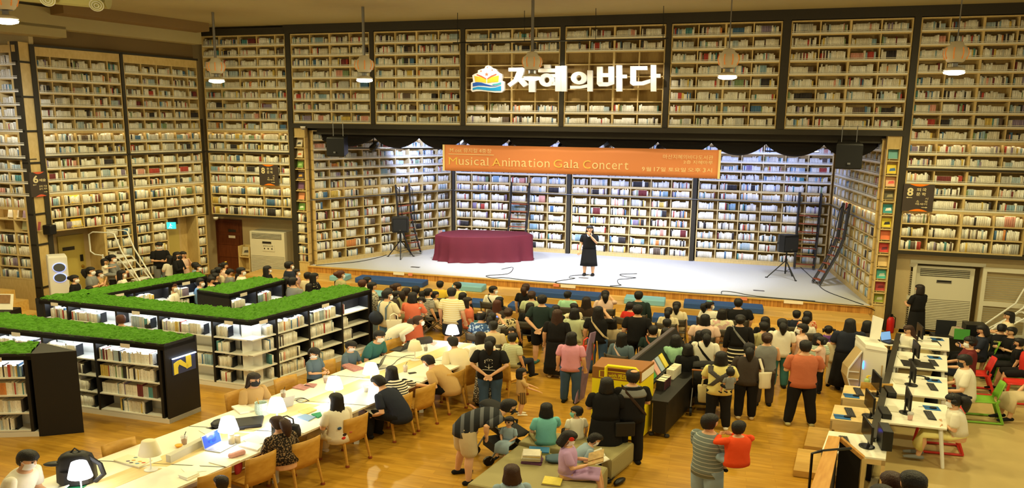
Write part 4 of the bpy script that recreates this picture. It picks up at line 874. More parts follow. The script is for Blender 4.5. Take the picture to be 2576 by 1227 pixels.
sheet([(612, 1108), (640, 1122), (668, 1112), (645, 1094)], .003, .006, M_paper2, 'magazine', 'grey magazine left of the woman in the dark dress', 'magazine')
sheet([(600, 1123), (648, 1136), (662, 1123), (622, 1114)], .003, .03, M_paper, 'thick_book', 'thick white book left of the woman in the dark dress', 'book')
sheet([(500, 1083), (530, 1100), (570, 1078), (548, 1066)], .003, .006, M_paper, 'folder', 'white folder with a blue edge beside the iced coffee', 'folder')
sheet([(582, 1025), (604, 1042), (642, 1034), (612, 1018)], .003, .03, M_paper, 'paper_stack', 'thick stack of papers in front of the dark masked woman', 'paper')
sheet([(676, 1024), (682, 1036), (700, 1030), (692, 1021)], .003, .02, mat('red_case', (214, 70, 50), .5), 'red_case', 'red case partly behind the lit lamp by the white basket', 'case')
sheet([(674, 1022), (679, 1031), (695, 1026), (688, 1018)], .024, .012, mat('phone_blue', (70, 120, 200), .4), 'phone', 'blue phone lying on the red case', 'phone')
for k, (lab, col, q, z) in enumerate((('green book right of the black tote bag', (20, 130, 80), [(783, 1043), (800, 1052), (810, 1046), (806, 1038)], .003), ('blue book beside the black tote bag', (130, 160, 196), [(748, 1050), (776, 1060), (794, 1050), (768, 1043)], .003), ('colourful picture book left of the wavy haired woman', (226, 206, 130), [(750, 1036), (768, 1044), (797, 1032), (780, 1026)], .003))):
    sheet(q, z, .02, mat('bookcol%d' % k, col, .5, noise=.3 if k == 2 else 0, nscale=30), 'book', lab, 'book')
for k, (q, lab) in enumerate(([[(735, 976), (765, 982), (782, 973), (755, 967)], 'left of two comic books near the standing boy'], [[(765, 972), (790, 975), (798, 967), (772, 965)], 'right of two comic books near the standing boy'], [[(860, 922), (890, 935), (915, 928), (875, 916)], 'comic book stack in front of the boy in blue grey'])):
    sheet(q, .003, .02+.02*(k == 2), mat('comic%d' % k, (214, 150, 146), .5, noise=.6, nscale=26), 'comic_book', lab, 'book')
sheet([(1010, 868), (1050, 873), (1085, 856), (1040, 852)], .003, .004, M_paper, 'newspaper', 'open papers before the leaning woman at the far table end', 'paper')
sheet([(1083, 865), (1092, 869), (1100, 862), (1092, 858)], .003, .003, mat('pinkpaper', (240, 170, 160), .7), 'leaflet', 'pink leaflet at the far end of the table', 'paper')
sheet([(517, 1077), (534, 1081), (551, 1078), (535, 1074)], .003, .008, M_blk, 'phone', 'black phone near the black bag on the table', 'phone')
sheet([(1026, 938), (1030, 941), (1048, 938), (1044, 936)], .003, .012, M_blk, 'phone', 'black pencil case by the tan shirted woman', 'case')
def cup(p, label, liq, h=.12, k=1.3, straw=True):
    t = Thing('plastic_cup', label, 'cup', p, 0, k); mc = mat('clear_plastic', (240, 240, 240), .15, alpha=.35)
    m = MB(); m.lathe([(.03, 0), (.042, h), (.044, h+.005)], n=14); t.part('cup', m, mc, smooth=True); m = MB(); m.lathe([(.028, .004), (.037, h*.68)], n=14); t.part('drink', m, mat(liq[0], liq[1], .3), smooth=True)
    m = MB(); m.lathe([(.046, h), (.04, h+.03), (.015, h+.04)], n=14); t.part('lid', m, mc, smooth=True)
    if straw: m = MB(); m.tube([(0, 0, .02), (.012, 0, h+.05), (.03, 0, h+.1)], .005, 5); t.part('straw', m, M_blk if liq[0] != 'strawberry' else M_rail)
COF = ('iced_coffee', (176, 116, 66)); CO2 = ('cold_brew', (70, 40, 20))
cup(T(464, 1117), 'plastic cup of iced coffee behind the grey cable box', COF); cup(T(820, 962), 'plastic cup of iced coffee beside the standing boy', COF); cup(T(1020, 935), 'plastic cup of iced latte by the tan shirted woman', ('iced_latte', (196, 150, 100)))
cup(T(1071, 882), 'plastic cup of dark iced coffee near the far unlit lamp', CO2); cup(T(713, 1000), 'plastic cup of iced coffee behind the dark masked woman\'s laptop', COF); cup(T(921, 985), 'clear empty plastic cup in front of the man in navy', ('water', (220, 220, 216)), straw=False)
p = T(450, 1124); m = MB(); m.lathe([(.03, 0), (.05, .035), (.048, .04)], p, 12, kx=1.3); solo('orange_cup', m, mat('orange_juice', (250, 180, 50), .4), 'small orange cup beside the grey cable box', 'cup')
p0, p1 = T(424, 1163), T(512, 1118); m = MB(); m.bar(p0+(0, 0, .06), p1+(0, 0, .06), .10, .12); solo('cable_box', m, mat('cable_box', (200, 196, 180), .5), 'long grey cable box standing on the middle of the table', 'cable box')
# bottles, pencil case, basket, bags
for (x, y), h, r, lab in (((583, 1118), .19, .04, 'tall cream bottle by the lit lamp'), ((598, 1113), .13, .038, 'short cream bottle beside the taller one')):
    p = T(x, y); t = Thing('bottle', lab, 'bottle', p, 0, 1.25); m = MB(); m.lathe([(r, 0), (r, h*.9), (r*.95, h*.91)], n=14); t.part('body', m, mat('bottle_cream', (206, 190, 150), .5), smooth=True); m = MB(); m.lathe([(r*1.02, h*.91), (r*1.02, h), (r*.6, h+.006)], n=14); t.part('cap', m, mat('bottle_cap', (214, 200, 164), .5), smooth=True)
p = T(596, 1146); m = MB(); m.rbox((p[0], p[1], TZ+.002), (.27, .10, .075), .035, .75); solo('pencil_case', m, mat('pencil_pink', (236, 178, 176), .6, noise=.3, nscale=30), 'pink patterned pencil case on the near table edge', 'pencil case')
p = T(658, 1040); t = Thing('basket', 'small white woven basket beside the lit lamp', 'basket', p, .2, 1.3)
m = MB(); m.lathe([(.08, 0), (.095, .08), (.085, .2), (.09, .22), (.08, .21), (.08, .05)], n=14); t.part('body', m, mat('basket_mint', (206, 226, 214), .6, bump=.5, bscale=60)); m = MB(); m.tube([(-.02, 0, .1), (-.05, 0, .3)], .008, 5); t.part('wooden_handle', m, M_chair)
def bag_sack(p, yaw, w, d, h, m_, name, label, k=1.2, handles=True, cat='bag', z=0):
    t = Thing(name, label, cat, p, yaw, k)
    m = MB(); m.loft([[(x*w/2*f+.01*sin(7*x+z_*20), y*d/2*g, z_) for x, y in ((-1, -.7), (-.5, -1), (.5, -1), (1, -.7), (1, .7), (.5, 1), (-.5, 1), (-1, .7))] for z_, f, g in ((0, .86, .9), (h*.08, .95, 1), (h*.5, 1.0, 1.0), (h*.9, 1.05, .55), (h, 1.04, .4))]); t.part('body', m, m_, smooth=True)
    if handles:
        for s in (-1, 1): m = MB(); m.tube([(-w*.28, s*d*.15, h*.95), (-w*.24, s*d*.2, h*1.32), (0, s*d*.2, h*1.48), (w*.24, s*d*.2, h*1.32), (w*.28, s*d*.15, h*.95)], .012, 6); t.part('handle', m, m_)
    return t
M_leath = mat('black_leather', (28, 28, 32), .45); M_navy = mat('navy_bag', (24, 30, 44), .7)
bag_sack(T(720, 1098), YR-1.3, .40, .2, .24, M_leath, 'tote_bag', 'black tote bag with thin handles beside the woman in the dark dress', 1.2)
p = T(600, 1068); t = Thing('shoulder_bag', 'black leather bag lying flat behind the lit lamp', 'bag', p, .25, 1.0)
m = MB(); m.rbox((.1, 0, 0), (.62, .42, .05), .05); m.v = [(x, y, z*(1+.6*x)) for x, y, z in m.v]; t.part('body', m, M_leath); m = MB(); m.ell((-.32, .02, .05), (.14, .16, .06)); t.part('flap', m, M_leath, smooth=True); m = MB(); m.tube([(-.2, -.2, .02), (-.05, -.27, .03), (.12, -.24, .02), (.05, -.18, .03)], .016, 6); t.part('strap', m, M_leath)
p = at(196, 1212, TZ); t = Thing('backpack', 'black backpack standing on the near left part of the table', 'backpack', p, .2, 1.3)
m = MB(); m.loft([[(x*.19*f, y*.13*g-.02*z_, z_) for x, y in ((-1, -.6), (-.7, -1), (.7, -1), (1, -.6), (1, .6), (.7, 1), (-.7, 1), (-1, .6))] for z_, f, g in ((0, .9, .8), (.05, 1.05, 1), (.3, 1.0, 1), (.42, .85, .85), (.47, .5, .5))]); t.part('body', m, M_black, smooth=True)
m = MB(); m.ell((-.2, -.05, .33), (.13, .07, .03)); t.part('side_flap', m, M_black, smooth=True); m = MB(); m.tube([(.14, -.05, .42), (.27, -.08, .3), (.30, -.08, .14), (.2, -.08, .03)], [(.03, .012)]*4, 6); t.part('strap', m, M_black); m = MB(); m.tube([(-.05, 0, .46), (0, 0, .53), (.06, 0, .46)], .012, 6); t.part('top_handle', m, M_black)
m = MB(); m.loft([[(x*.15, -.14+y, z_) for x, y in ((-1, 0), (-.6, -.05), (.6, -.05), (1, 0))] for z_ in (.04, .2, .24)]); t.part('front_pocket', m, M_black)
sheet([(286, 1160), (350, 1178), (384, 1160), (322, 1146)], .004, .025, mat('canvas', (236, 226, 196), .8), 'canvas_bag', 'cream tote bag with printed animals lying beside the unlit lamp', 'bag')
for k, (x, y, c_) in enumerate(((322, 1159, (90, 80, 120)), (336, 1157, (200, 150, 70)), (345, 1165, (90, 140, 180)), (352, 1160, (226, 170, 80)), (361, 1163, (200, 90, 60)), (341, 1150, (100, 130, 140)), (330, 1163, (70, 70, 80)))):
    p = at(x, y, TZ+.031); m = MB(); m.ell((p[0], p[1], TZ+.029), (.035, .02, .003), 8, 4); o = mesh_obj('printed_animal', m, mat('print%d' % k, c_, .8), bpy.data.objects['canvas_bag'], off=np.array(bpy.data.objects['canvas_bag'].location))
sheet([(150, 1227), (200, 1215), (218, 1222), (190, 1240)], .003, .012, mat('green_book', (30, 96, 60), .6), 'green_book', 'dark green book under the near lit lamp', 'book')
p = at(1068, 862, TZ+.002); m = MB(); m.box(p, (.34, .2, .12), .55); solo('document_box', m, mat('doc_box', (48, 46, 44), .5), 'dark document box at the far end of the table', 'box')
p = T(1035, 875); m = MB(); m.add([tuple(p+v) for v in ((-.12, 0, .0), (.12, .05, 0), (.12, .1, .16), (-.12, .05, .16))], [(0, 1, 2, 3)]); o = solo('tablet', m, M_dk, 'dark tablet standing in its case near the far unlit lamp', 'tablet'); o.modifiers.new('s', 'SOLIDIFY').thickness = .012
cable_t = lambda px, lab: cable(px, lab, TZ, .006)
cable_t([(940, 930), (970, 925), (990, 915), (1000, 905), (1020, 895), (1044, 893)], 'black charger cable beside the boy\'s laptop'); cable_t([(742, 1003), (760, 1000), (775, 1007), (758, 1012), (745, 1006), (765, 1002), (778, 1008)], 'tangled black cable behind the silver laptop')
# ---------------------------------------------------------------- steps and their cushions
M_cb = mat('cushion_blue', (44, 78, 142), .7); M_cl = mat('cushion_light', (130, 184, 206), .7)
def cushion(xl, xr, y, z, d0, dep, m_, label):
    pl = Pl((PC+A.n*(d0+dep))[:2], HA); P = [at(xl, y[0], z+.18), at(xr, y[1], z+.18)]
    a0, a1 = [(p-A.P)@A.u for p in P]; m = MB(); c = A.pt((a0+a1)/2, z, d0+dep/2); m.rbox(c, (abs(a1-a0), dep, .18), .03, HA); o = solo('bench_cushion', m, m_, label, 'cushion', 'cushions on the stage steps')
for a in ((800, 845, (704, 704), .48, .55, .55, M_cl, 'light blue cushion at the left end of the upper stage step'), (873, 1045, (706, 720), .48, .55, .55, M_cb, 'dark blue cushion at the left of the upper stage step'), (1112, 1190, (731, 737), .48, .55, .55, M_cl, 'light blue cushion on the upper step right of the first dark one'),
          (1303, 1500, (742, 754), .48, .55, .55, M_cb, 'dark blue cushion in the middle of the upper stage step'), (1562, 1668, (764, 771), .48, .55, .55, M_cl, 'light blue cushion right of the middle on the upper step'), (1717, 1925, (776, 789), .48, .55, .55, M_cb, 'dark blue cushion at the right end of the upper stage step'),
          (900, 1000, (736, 742), .24, 1.6, .55, M_cl, 'light blue cushion on the lower step at the left'), (1165, 1215, (765, 768), .24, 1.6, .55, M_cb, 'dark blue cushion on the lower step behind the striped shirt man'), (1270, 1400, (772, 782), .24, 1.6, .55, M_cb, 'dark blue cushion on the lower step in the middle'), (1640, 1770, (797, 806), .24, 1.6, .55, M_cb, 'dark blue cushion on the lower step at the right')): cushion(*a)
M_tape = mat('step_notice', (240, 232, 214), .6); M_tapeo = mat('step_notice_red', (232, 140, 110), .6)
for x, y, w, c, s in ((1003, 688, .42, 0, 'white notice left of the middle of the stage edge'), (1032, 690, .16, 1, 'red notice at the left of the stage edge'), (1399, 717, .2, 1, 'red notice at the middle of the stage edge'), (1429, 720, .5, 0, 'white notice at the middle of the stage edge'), (1871, 751, .2, 1, 'red notice at the right of the stage edge'), (1996, 760, .55, 0, 'white notice at the right end of the stage edge')):
    a, z = A.px(x, y, .08); m = MB(); A.box(m, a-w/2, a+w/2, z-.05, z+.05, .075, .082); solo('step_notice', m, M_tapeo if c else M_tape, s, 'notice')
# ---------------------------------------------------------------- face-out books on little stands in the narrow cases
def display_book(pl, a, z, d, w, h, col, label, group, col2=None, k=0):
    t = Thing('display_book', label, 'book', pl.pt(a, z, d), group=group); tl = .22; o = pl.pt(a, z+.045, d); v = np.array([0, 0, 1])*cos(tl)-pl.n*sin(tl)
    q = [o-pl.u*w/2, o+pl.u*w/2, o+pl.u*w/2+v*h, o-pl.u*w/2+v*h]; nn = pl.n*cos(tl)+np.array([0, 0, 1])*sin(tl)
    m = MB(); m.add([tuple(p-nn*.02) for p in q]+[tuple(p) for p in q], [(3, 2, 1, 0), (4, 5, 6, 7), (0, 1, 5, 4), (1, 2, 6, 5), (2, 3, 7, 6), (3, 0, 4, 7)]); t.part('cover', m, mat('cover_%d_%d_%d' % col, col, .5), world=True)
    if col2:
        q2 = [o+pl.u*w*(sx*.3)+v*h*f+nn*.002 for sx, f in ((-1, .25), (1, .3), (.8, .62), (-.7, .55))]; m = MB(); m.add([tuple(p) for p in q2], [(0, 1, 2, 3)]); t.part('cover_art', m, mat('cover_%d_%d_%d' % col2, col2, .5), world=True)
    s = Thing('book_stand', 'stand under '+label, 'book stand', pl.pt(a, z+.001, d), group=group+' stands')
    m = MB(); pl.box(m, a-w*.62, a+w*.62, z+.03, z+.042, d-.06, d+.04); s.part('ledge', m, M_birch2, world=True)
    for sx in (-1, 1): m = MB(); pl.box(m, a+sx*w*.4-.012, a+sx*w*.4+.012, z, z+.03, d-.02, d+.03); s.part('foot', m, M_birch2, world=True)
aL = (nL0+nL1)/2; aR = (nR0+nR1)/2
cols = [((222, 210, 190), (240, 240, 230)), ((226, 214, 190), (60, 60, 60)), ((236, 220, 190), (220, 120, 60)), ((116, 160, 70), (180, 210, 130)), ((70, 60, 70), (230, 170, 60)), ((120, 84, 120), None), ((236, 160, 110), None), ((130, 180, 90), (230, 240, 210))]
lnames = ['', 'cream', 'white', 'green', 'dark orange', 'purple', 'orange', 'pale green']
k = 0
for i in range(12, 4, -1):
    j = 12-i
    if i == 12 or j >= 8: continue
    display_book(A, aL, zsL[i]+.016, -.11, .26, .24, cols[j][0], '%s face-out book, %s shelf, left narrow case' % (lnames[j], ('', 'topmost', 'second', 'third', 'fourth', 'fifth', 'sixth', 'seventh')[j]), 'face-out books of the left narrow case', cols[j][1])
for i in range(0, 5):
    sink = []; fill_row(A, aL-.22, aL+.16, zsL[i]+.016, -.06, .36, 1.0, sink=sink); BV.extend(sink)
    m = MB(); A.box(m, aL+.15, aL+.27, zsL[i]+.016, zsL[i]+.19, -.1, -.04); solo('bookend', m, M_bkend, 'black block bookend on the %s lowest shelf of the left narrow case' % ('first', 'second', 'third', 'fourth', 'fifth')[i], 'bookend')
rc = [((154, 170, 60), (220, 220, 200)), ((190, 70, 70), (130, 40, 50)), ((80, 190, 180), (220, 240, 230)), ((230, 200, 140), None), ((220, 70, 60), (120, 40, 60)), ((240, 130, 80), None), ((236, 220, 60), (40, 40, 40)), ((60, 160, 170), (240, 240, 240)), ((90, 84, 60), (160, 150, 110)), ((236, 190, 150), (230, 90, 80)), ((240, 216, 50), (60, 110, 170)), ((110, 180, 180), None)]
rn = ['lime', 'dark red', 'turquoise', 'sand coloured', 'red', 'orange', 'bright yellow', 'teal', 'olive', 'peach', 'yellow and blue', 'pale teal']
for i in range(12):
    display_book(A, aR+.04, zsR[i]+.016, -.11, .28, .26, rc[i][0], '%s face-out book, %s, right narrow case' % (rn[i], ('one from the bottom', 'two from the bottom', 'three from the bottom', 'four from the bottom', 'five from the bottom', 'six from the bottom', 'six from the top', 'five from the top', 'four from the top', 'three from the top', 'two from the top', 'one from the top')[i]), 'face-out books of the right narrow case', rc[i][1])
for x, y, r, c, lab in ((20, 506, 5, (226, 222, 214), 'white face-out book at the far left shelf edge'), (58, 508, 5, (150, 130, 160), 'lilac face-out book on the far left shelves'), (57, 541, 4, (170, 170, 130), 'sage face-out book on the far left shelves'), (75, 543, 4, (170, 90, 100), 'rosy face-out book on the far left shelves')):
    a, _ = FL.px(x, y); display_book(FL, a, flo[r]+.02, -.1, .42, .27, c, lab, 'face-out books of the far left case')
for x, y, r, c, lab in ((190, 508, 2, (226, 190, 70), 'yellow face-out book on the lower left wall shelves'), (196, 566, 0, (230, 196, 40), 'bright yellow face-out book over the recessed door')):
    a, _ = Cw.px(x, y); display_book(Cw, a, LO[r]+.02, -.03, .34, .25, c, lab, 'face-out books of the left wall')
# ---------------------------------------------------------------- doors, signs and fittings of the left wall
M_door = mat('door_olive', (196, 176, 92), .5); M_dbrown = wood('door_brown', (112, 58, 28), (92, 44, 20), .45, 0, 1.5, .2); M_gold = mat('brass', (190, 150, 70), .3, .8)
a0, a1 = Cw.px(150, 660, -.95)[0], Cw.px(215, 660, -.95)[0]
m = MB(); Cw.box(m, a0, a1, 0, 2.12, -.99, -.93); o = struct('door_1', m, M_door)
p = Cw.pt(a1-.12, 1.02, -.9); m = MB(); m.ell(p, (.05, .05, .05)); mesh_obj('door_knob', m, M_gold, o, True); m = MB(); Cw.box(m, a1-.17, a1-.08, 1.2, 1.42, -.93, -.9); mesh_obj('door_lock', m, M_blk, o); m = MB(); Cw.box(m, a0+.12, a0+.5, 1.62, 1.74, -.93, -.92); mesh_obj('door_plate', m, M_trim, o)
m = MB(); Cw.box(m, eC1[3]-.05, eC1[3], 0, 2.42, -1.0, 0); struct('trim_recess', m, M_birch)
a0, a1 = Cw.px(421, 600, -.6)[0], Cw.px(452, 600, -.6)[0]
m = MB(); Cw.box(m, a0-.1, a1+.0, 0, 2.1, -.70, -.62); o = struct('door_2', m, M_door); m = MB(); Cw.box(m, a1, eC2[4], 0, 2.42, -.72, -.64); struct('wall_recess', m, M_birch); p = Cw.pt(a1-.05, .98, -.6); m = MB(); m.ell(p, (.05, .05, .05)); mesh_obj('door_knob', m, M_gold, o, True)
m = MB(); Cw.box(m, eC2[4]-.03, eC2[4], 0, 2.42, -.7, 0); struct('trim_recess_side', m, M_birch)
p = Cw.pt(*Cw.px(431, 567, .12), .12); t = Thing('exit_sign', 'lit green and white exit sign under the left wall shelves', 'sign', p, HC-.9, .85)
m = MB(); m.box((0, 0, -.12), (.36, .05, .24)); t.part('housing', m, mat('exit_green', (40, 190, 200), .4, emit=1.1, ecol=(.05, .55, .65)), label='lit teal face')
m = MB(); m.ell((-.02, -.03, .05), (.025, .01, .025)); m.bar((-.03, -.03, .03), (-.05, -.03, -.04), .03, .012); m.bar((-.05, -.03, -.04), (.03, -.03, -.09), .012, .012); m.bar((-.05, -.03, -.04), (-.1, -.03, -.09), .012, .012); m.bar((-.02, -.03, .02), (.05, -.03, -.01), .012, .012); t.part('running_figure', m, mat('exit_white', (250, 255, 250), .4, emit=1.4))
a0, a1 = A.px(546, 600, -.8)[0], A.px(611, 600, -.8)[0]
m = MB(); A.box(m, a0, a1, 0, 2.15, -.8, -.76); o = struct('door_3', m, M_dbrown)
for k in range(4): m = MB(); A.box(m, a0+.12, a1-.12, .15+.5*k, .52+.5*k, -.76, -.74); mesh_obj('door_panel', m, M_dbrown, o)
m = MB(); A.box(m, (a0+a1)/2, (a0+a1)/2+.3, 1.42, 1.52, -.74, -.73); mesh_obj('door_notice', m, M_tape, o); m = MB(); A.box(m, (a0+a1)/2, (a0+a1)/2+.34, 1.66, 1.76, -.74, -.73); mesh_obj('door_plate', m, M_trim, o)
p = Cw.pt(*Cw.px(125, 578, .16), .16); m = MB(); m.rbox((p[0], p[1], p[2]-.14), (.3, .24, .3), .03, HC-1.2); solo('wall_speaker', m, M_blk, 'small black speaker on the boarded post, left of the recessed door', 'speaker')
for x, y, pl, s in ((543, 551, A, 'by the brown door'), (762, 323, A, 'over the left narrow case')):
    p = pl.pt(*pl.px(x, y, .1), .1); t = Thing('security_camera', 'small white security camera '+s, 'camera', p, 0, 1.2); m = MB(); m.lathe([(.02, .02), (.07, .0), (.075, .05), (.08, .08)], n=12); t.part('housing', m, M_white, smooth=True); m = MB(); m.ell((0, 0, .0), (.05, .05, .045)); t.part('dome', m, mat('grey_dome', (120, 120, 122), .2), smooth=True)
# ---------------------------------------------------------------- air conditioners, purifier
M_ac = mat('ac_white', (216, 210, 188), .5)
def aircon(a0, a1, h, d0, dep, label):
    c = A.pt((a0+a1)/2, 0, d0+dep/2); t = Thing('air_conditioner', label, 'air conditioner', c); w = a1-a0; P = lambda n_, m_, mt, **k: t.part(n_, m_, mt, world=True, **k)
    m = MB(); A.box(m, a0, a1, .05, h, d0, d0+dep); P('cabinet', m, M_ac); m = MB(); A.box(m, a0+.03, a1-.03, 0, .05, d0+.03, d0+dep-.03); P('base', m, M_trim)
    m = MB(); A.box(m, a0+w*.06, a1-w*.08, h*.855, h*.965, d0+dep, d0+dep+.008); o = P('outlet', m, M_blk)
    for k in range(4): z = h*(.868+.026*k); m = MB(); A.box(m, a0+w*.06, a1-w*.08, z, z+h*.011, d0+dep+.005, d0+dep+.03); t.part('louvre', m, M_ac, o, world=True)
    m = MB(); A.box(m, a0+w*.36, a0+w*.62, h*.755, h*.80, d0+dep, d0+dep+.01); o = P('display', m, M_steel); m = MB(); A.box(m, a0+w*.37, a0+w*.61, h*.775, h*.797, d0+dep+.01, d0+dep+.014); t.part('screen', m, M_blk, o, world=True)
    m = MB(); A.box(m, a0+w*.02, a1-w*.02, h*.06, h*.5, d0+dep, d0+dep+.004); P('intake_shade', m, mat('ac_shadow', (120, 112, 92), .7))  # darker plate standing in for the shade between the slats
    n = 17
    for k in range(n): z = h*.06+h*.44*k/n; m = MB(); A.box(m, a0+w*.02, a1-w*.02, z, z+h*.016, d0+dep, d0+dep+.02); P('intake_slat', m, M_ac)
    return t
aircon(A.px(630, 640, -.1)[0], A.px(716, 640, -.1)[0], 1.86, -.74, .62, 'big white floor air conditioner between the brown door and the narrow case')
a0, a1 = A.px(2303, 740, -.25)[0], A.px(2449, 740, -.25)[0]
aircon(a0, a1, 1.95, -.95, .6, 'big white floor air conditioner in the right wall niche')
p = aty(1, 1, 1)
aa, az = A.px(650, 660, -.05)
t = Thing('notice', 'white notice sheet stuck on the left air conditioner', 'notice', A.pt(aa, 1.15, -.11)); m = MB(); q0, q1 = A.px(660, 628, -.11)[0], A.px(692, 646, -.11)[0]; A.box(m, q0, q1, 1.12, 1.38, -.112, -.106); t.part('sheet', m, M_ac, world=True)
m = MB(); put_text(m, '실내 마스크 착용', A.frame(q0, 1.12, -.105), .05, .17, (q1-q0)*.8, .06); t.part('lettering', m, M_trim, world=True)
for k in range(3): m = MB(); m.pplate([(q1*0+.1+.16*k+.03*cos(f), .1+.03*sin(f)) for f in np.linspace(0, 2*pi, 10, False)], A.frame(q0, 1.12, -.106), 0, .003); t.part('pictogram', m, M_trim, world=True)
p = at(141, 640, 1.85); p = np.array([p[0], p[1], 0]); t = Thing('air_purifier', 'tall white tower air purifier with two round fans by the left wall door', 'air purifier', p, .55, 1.3)
m = MB(); m.loft([[(x*.21*f, y*.2*f, z) for x, y in ((-1, -.9), (-.9, -1), (.9, -1), (1, -.9), (1, .9), (.9, 1), (-.9, 1), (-1, .9))] for z, f in ((0, 1), (1.78, 1), (1.84, .93))]); t.part('body', m, M_white)
for z in (1.48, 1.16): m = MB(); m.tube([(0.02, -.2, z), (0.02, -.225, z)], .145, 24, round_ends=False); t.part('light_ring', m, mat('ring_blue', (150, 170, 240), .3, emit=1.2, ecol=(.35, .45, 1))); m = MB(); m.tube([(0.02, -.2, z), (.02, -.235, z)], .128, 24, round_ends=False); t.part('fan_grille', m, mat('fan_grey', (84, 88, 94), .5))
m = MB(); m.box((0.12, -.205, .3), (.1, .01, .22)); t.part('vent', m, M_ac)
# ---------------------------------------------------------------- right wall niche, louvred doors
def louvre_door(name, P0, h, w, label):
    pl = Pl(P0[:2], h); m = MB(); pl.box(m, 0, .1, .02, 2.05, -.02, .02); o = struct(name, m, M_ac)
    for b in ((w-.1, w, .02, 2.05), (.1, w-.1, .02, .15), (.1, w-.1, .92, 1.06), (.1, w-.1, 1.92, 2.05)): m = MB(); pl.box(m, b[0], b[1], b[2], b[3], -.02, .02); mesh_obj('frame_board', m, M_ac, o)
    for k in range(11):
        for z0 in (.17, 1.08): m = MB(); z = z0+k*.066*(.74/.74); q = [pl.pt(.1, z, -.018), pl.pt(w-.1, z, -.018), pl.pt(w-.1, z+.05, .018), pl.pt(.1, z+.05, .018)]; m.add(q, [(0, 1, 2, 3)]); mesh_obj('louvre', m, M_ac, o)
nz0, nz1 = A.px(2287, 720, -.3)[0], A.px(2467, 720, -.3)[0]
m = MB(); A.box(m, posts[6][1], nz0, 0, 2.34, -.5, -.3); A.box(m, nz1, 31, 0, 2.34, -.5, -.3); A.box(m, nz0, nz1, 2.05, 2.34, -.5, -.3); struct('wall_niche', m, M_wallp)
m = MB(); A.box(m, nz0-.04, nz1+.06, 2.03, 2.13, -.31, -.27); struct('trim_niche', m, M_ac)
m = MB(); A.box(m, nz1+.5, nz1+3, 1.93, 2.03, -.31, -.27); struct('trim_niche_right', m, M_ac)
hp = A.pt(nz0, 0, -.28); pw = at(2252, 822, 0); louvre_door('door_4', np.array([pw[0]+.05, pw[1]-.15, 0]), atan2(hp[1]-pw[1]+.1, hp[0]-pw[0]), float(np.linalg.norm(hp[:2]-pw[:2])), '')
q0 = A.pt(nz1-.02, 0, -.2); louvre_door('door_5', q0, HA-.05, 1.25, '')
# white rolling stairs
def rolling_stairs(p, yaw, label, n=3, k=1.3, hgt=.78, run=.8, hand=1.55):
    t = Thing('rolling_stairs', label, 'ladder', p, yaw, k); r = .022; W_ = .27
    for sx in (-1, 1):
        x = sx*W_
        m = MB(); m.tube([(x, -.05, .06), (x, -.05, .3), (x, run*.25, .45), (x, run*.9, hgt+.25), (x, run*1.0, hgt+.55), (x, run*1.08, hand-.03), (x, run*1.2, hand), (x, run*1.75, hand), (x, run*1.88, hand-.08), (x, run*1.88, hgt+.2), (x, run*1.75, hgt+.1), (x, run*1.5, hgt+.08)], r, 7); t.part('handrail', m, M_metalw, smooth=True)
        m = MB(); m.tube([(x, 0, .06), (x, run, hgt), (x, run*1.2, hgt+.02), (x, run*1.5, hgt)], r*.9, 7); t.part('stringer', m, M_metalw); m = MB(); m.tube([(x, run*1.5, hgt+.1), (x, run*1.62, .08)], r, 7); t.part('rear_leg', m, M_metalw)
        m = MB(); m.tube([(x, .1, .08), (x, run*1.6, .08)], r*.8, 6); t.part('base_rail', m, M_metalw)
        for y in (0.02, run*1.6): m = MB(); m.tube([(x-.02, y, .045), (x+.02, y, .045)], .045, 10, round_ends=False); t.part('caster', m, M_dk)
    for i in range(n): y, z = run*(i+.7)/(n+.2), hgt*(i+.7)/(n+.2); m = MB(); m.rbox((0, y+.05, z-.02), (W_*2, .24, .035), .02); t.part('tread', m, M_metalw)
    m = MB(); m.rbox((0, run*1.25, hgt), (W_*2, .42, .035), .02); t.part('platform', m, M_metalw)
    for sx in (-1, 1): m = MB(); m.tube([(sx*W_, run*.2, .42), (sx*W_, run*.75, .35)], r*.7, 6); t.part('cross_brace', m, M_metalw)
pL = aty(395, 640, 23.0); rolling_stairs((pL[0], pL[1], 0), 1.35, 'white rolling stairs in front of the left wall bookcases', 5, 1.2, 1.45, 1.0, 2.3)
pR = at(2448, 862, 0); rolling_stairs((pR[0], pR[1], 0), -pi/2-.25, 'white rolling stairs beside the right air conditioner', 3, 1.15, .9, 1.0, 1.7)
# wooden return shelf by the brown door
a0, a1 = A.px(606, 680, -.2)[0], A.px(634, 680, -.2)[0]; t = Thing('side_shelf', 'small light wood shelf beside the left air conditioner', 'shelf', A.pt((a0+a1)/2, 0, -.3))
for n_, b in (('side_panel', (a0, a0+.04, 0, 1.25, -.5, -.1)), ('side_panel', (a1-.04, a1, 0, 1.25, -.5, -.1)), ('shelf', (a0, a1, .3, .33, -.5, -.1)), ('shelf', (a0, a1, .82, .85, -.5, -.1)), ('back_panel', (a0, a1, 0, 1.25, -.52, -.49))): m = MB(); A.box(m, *b); t.part(n_, m, M_birch, world=True)
display_book(A, (a0+a1)/2, .86, -.22, .34, .30, (190, 180, 150), 'grey face-out book on the small shelf by the left air conditioner', 'books of the side shelf', (80, 76, 70))
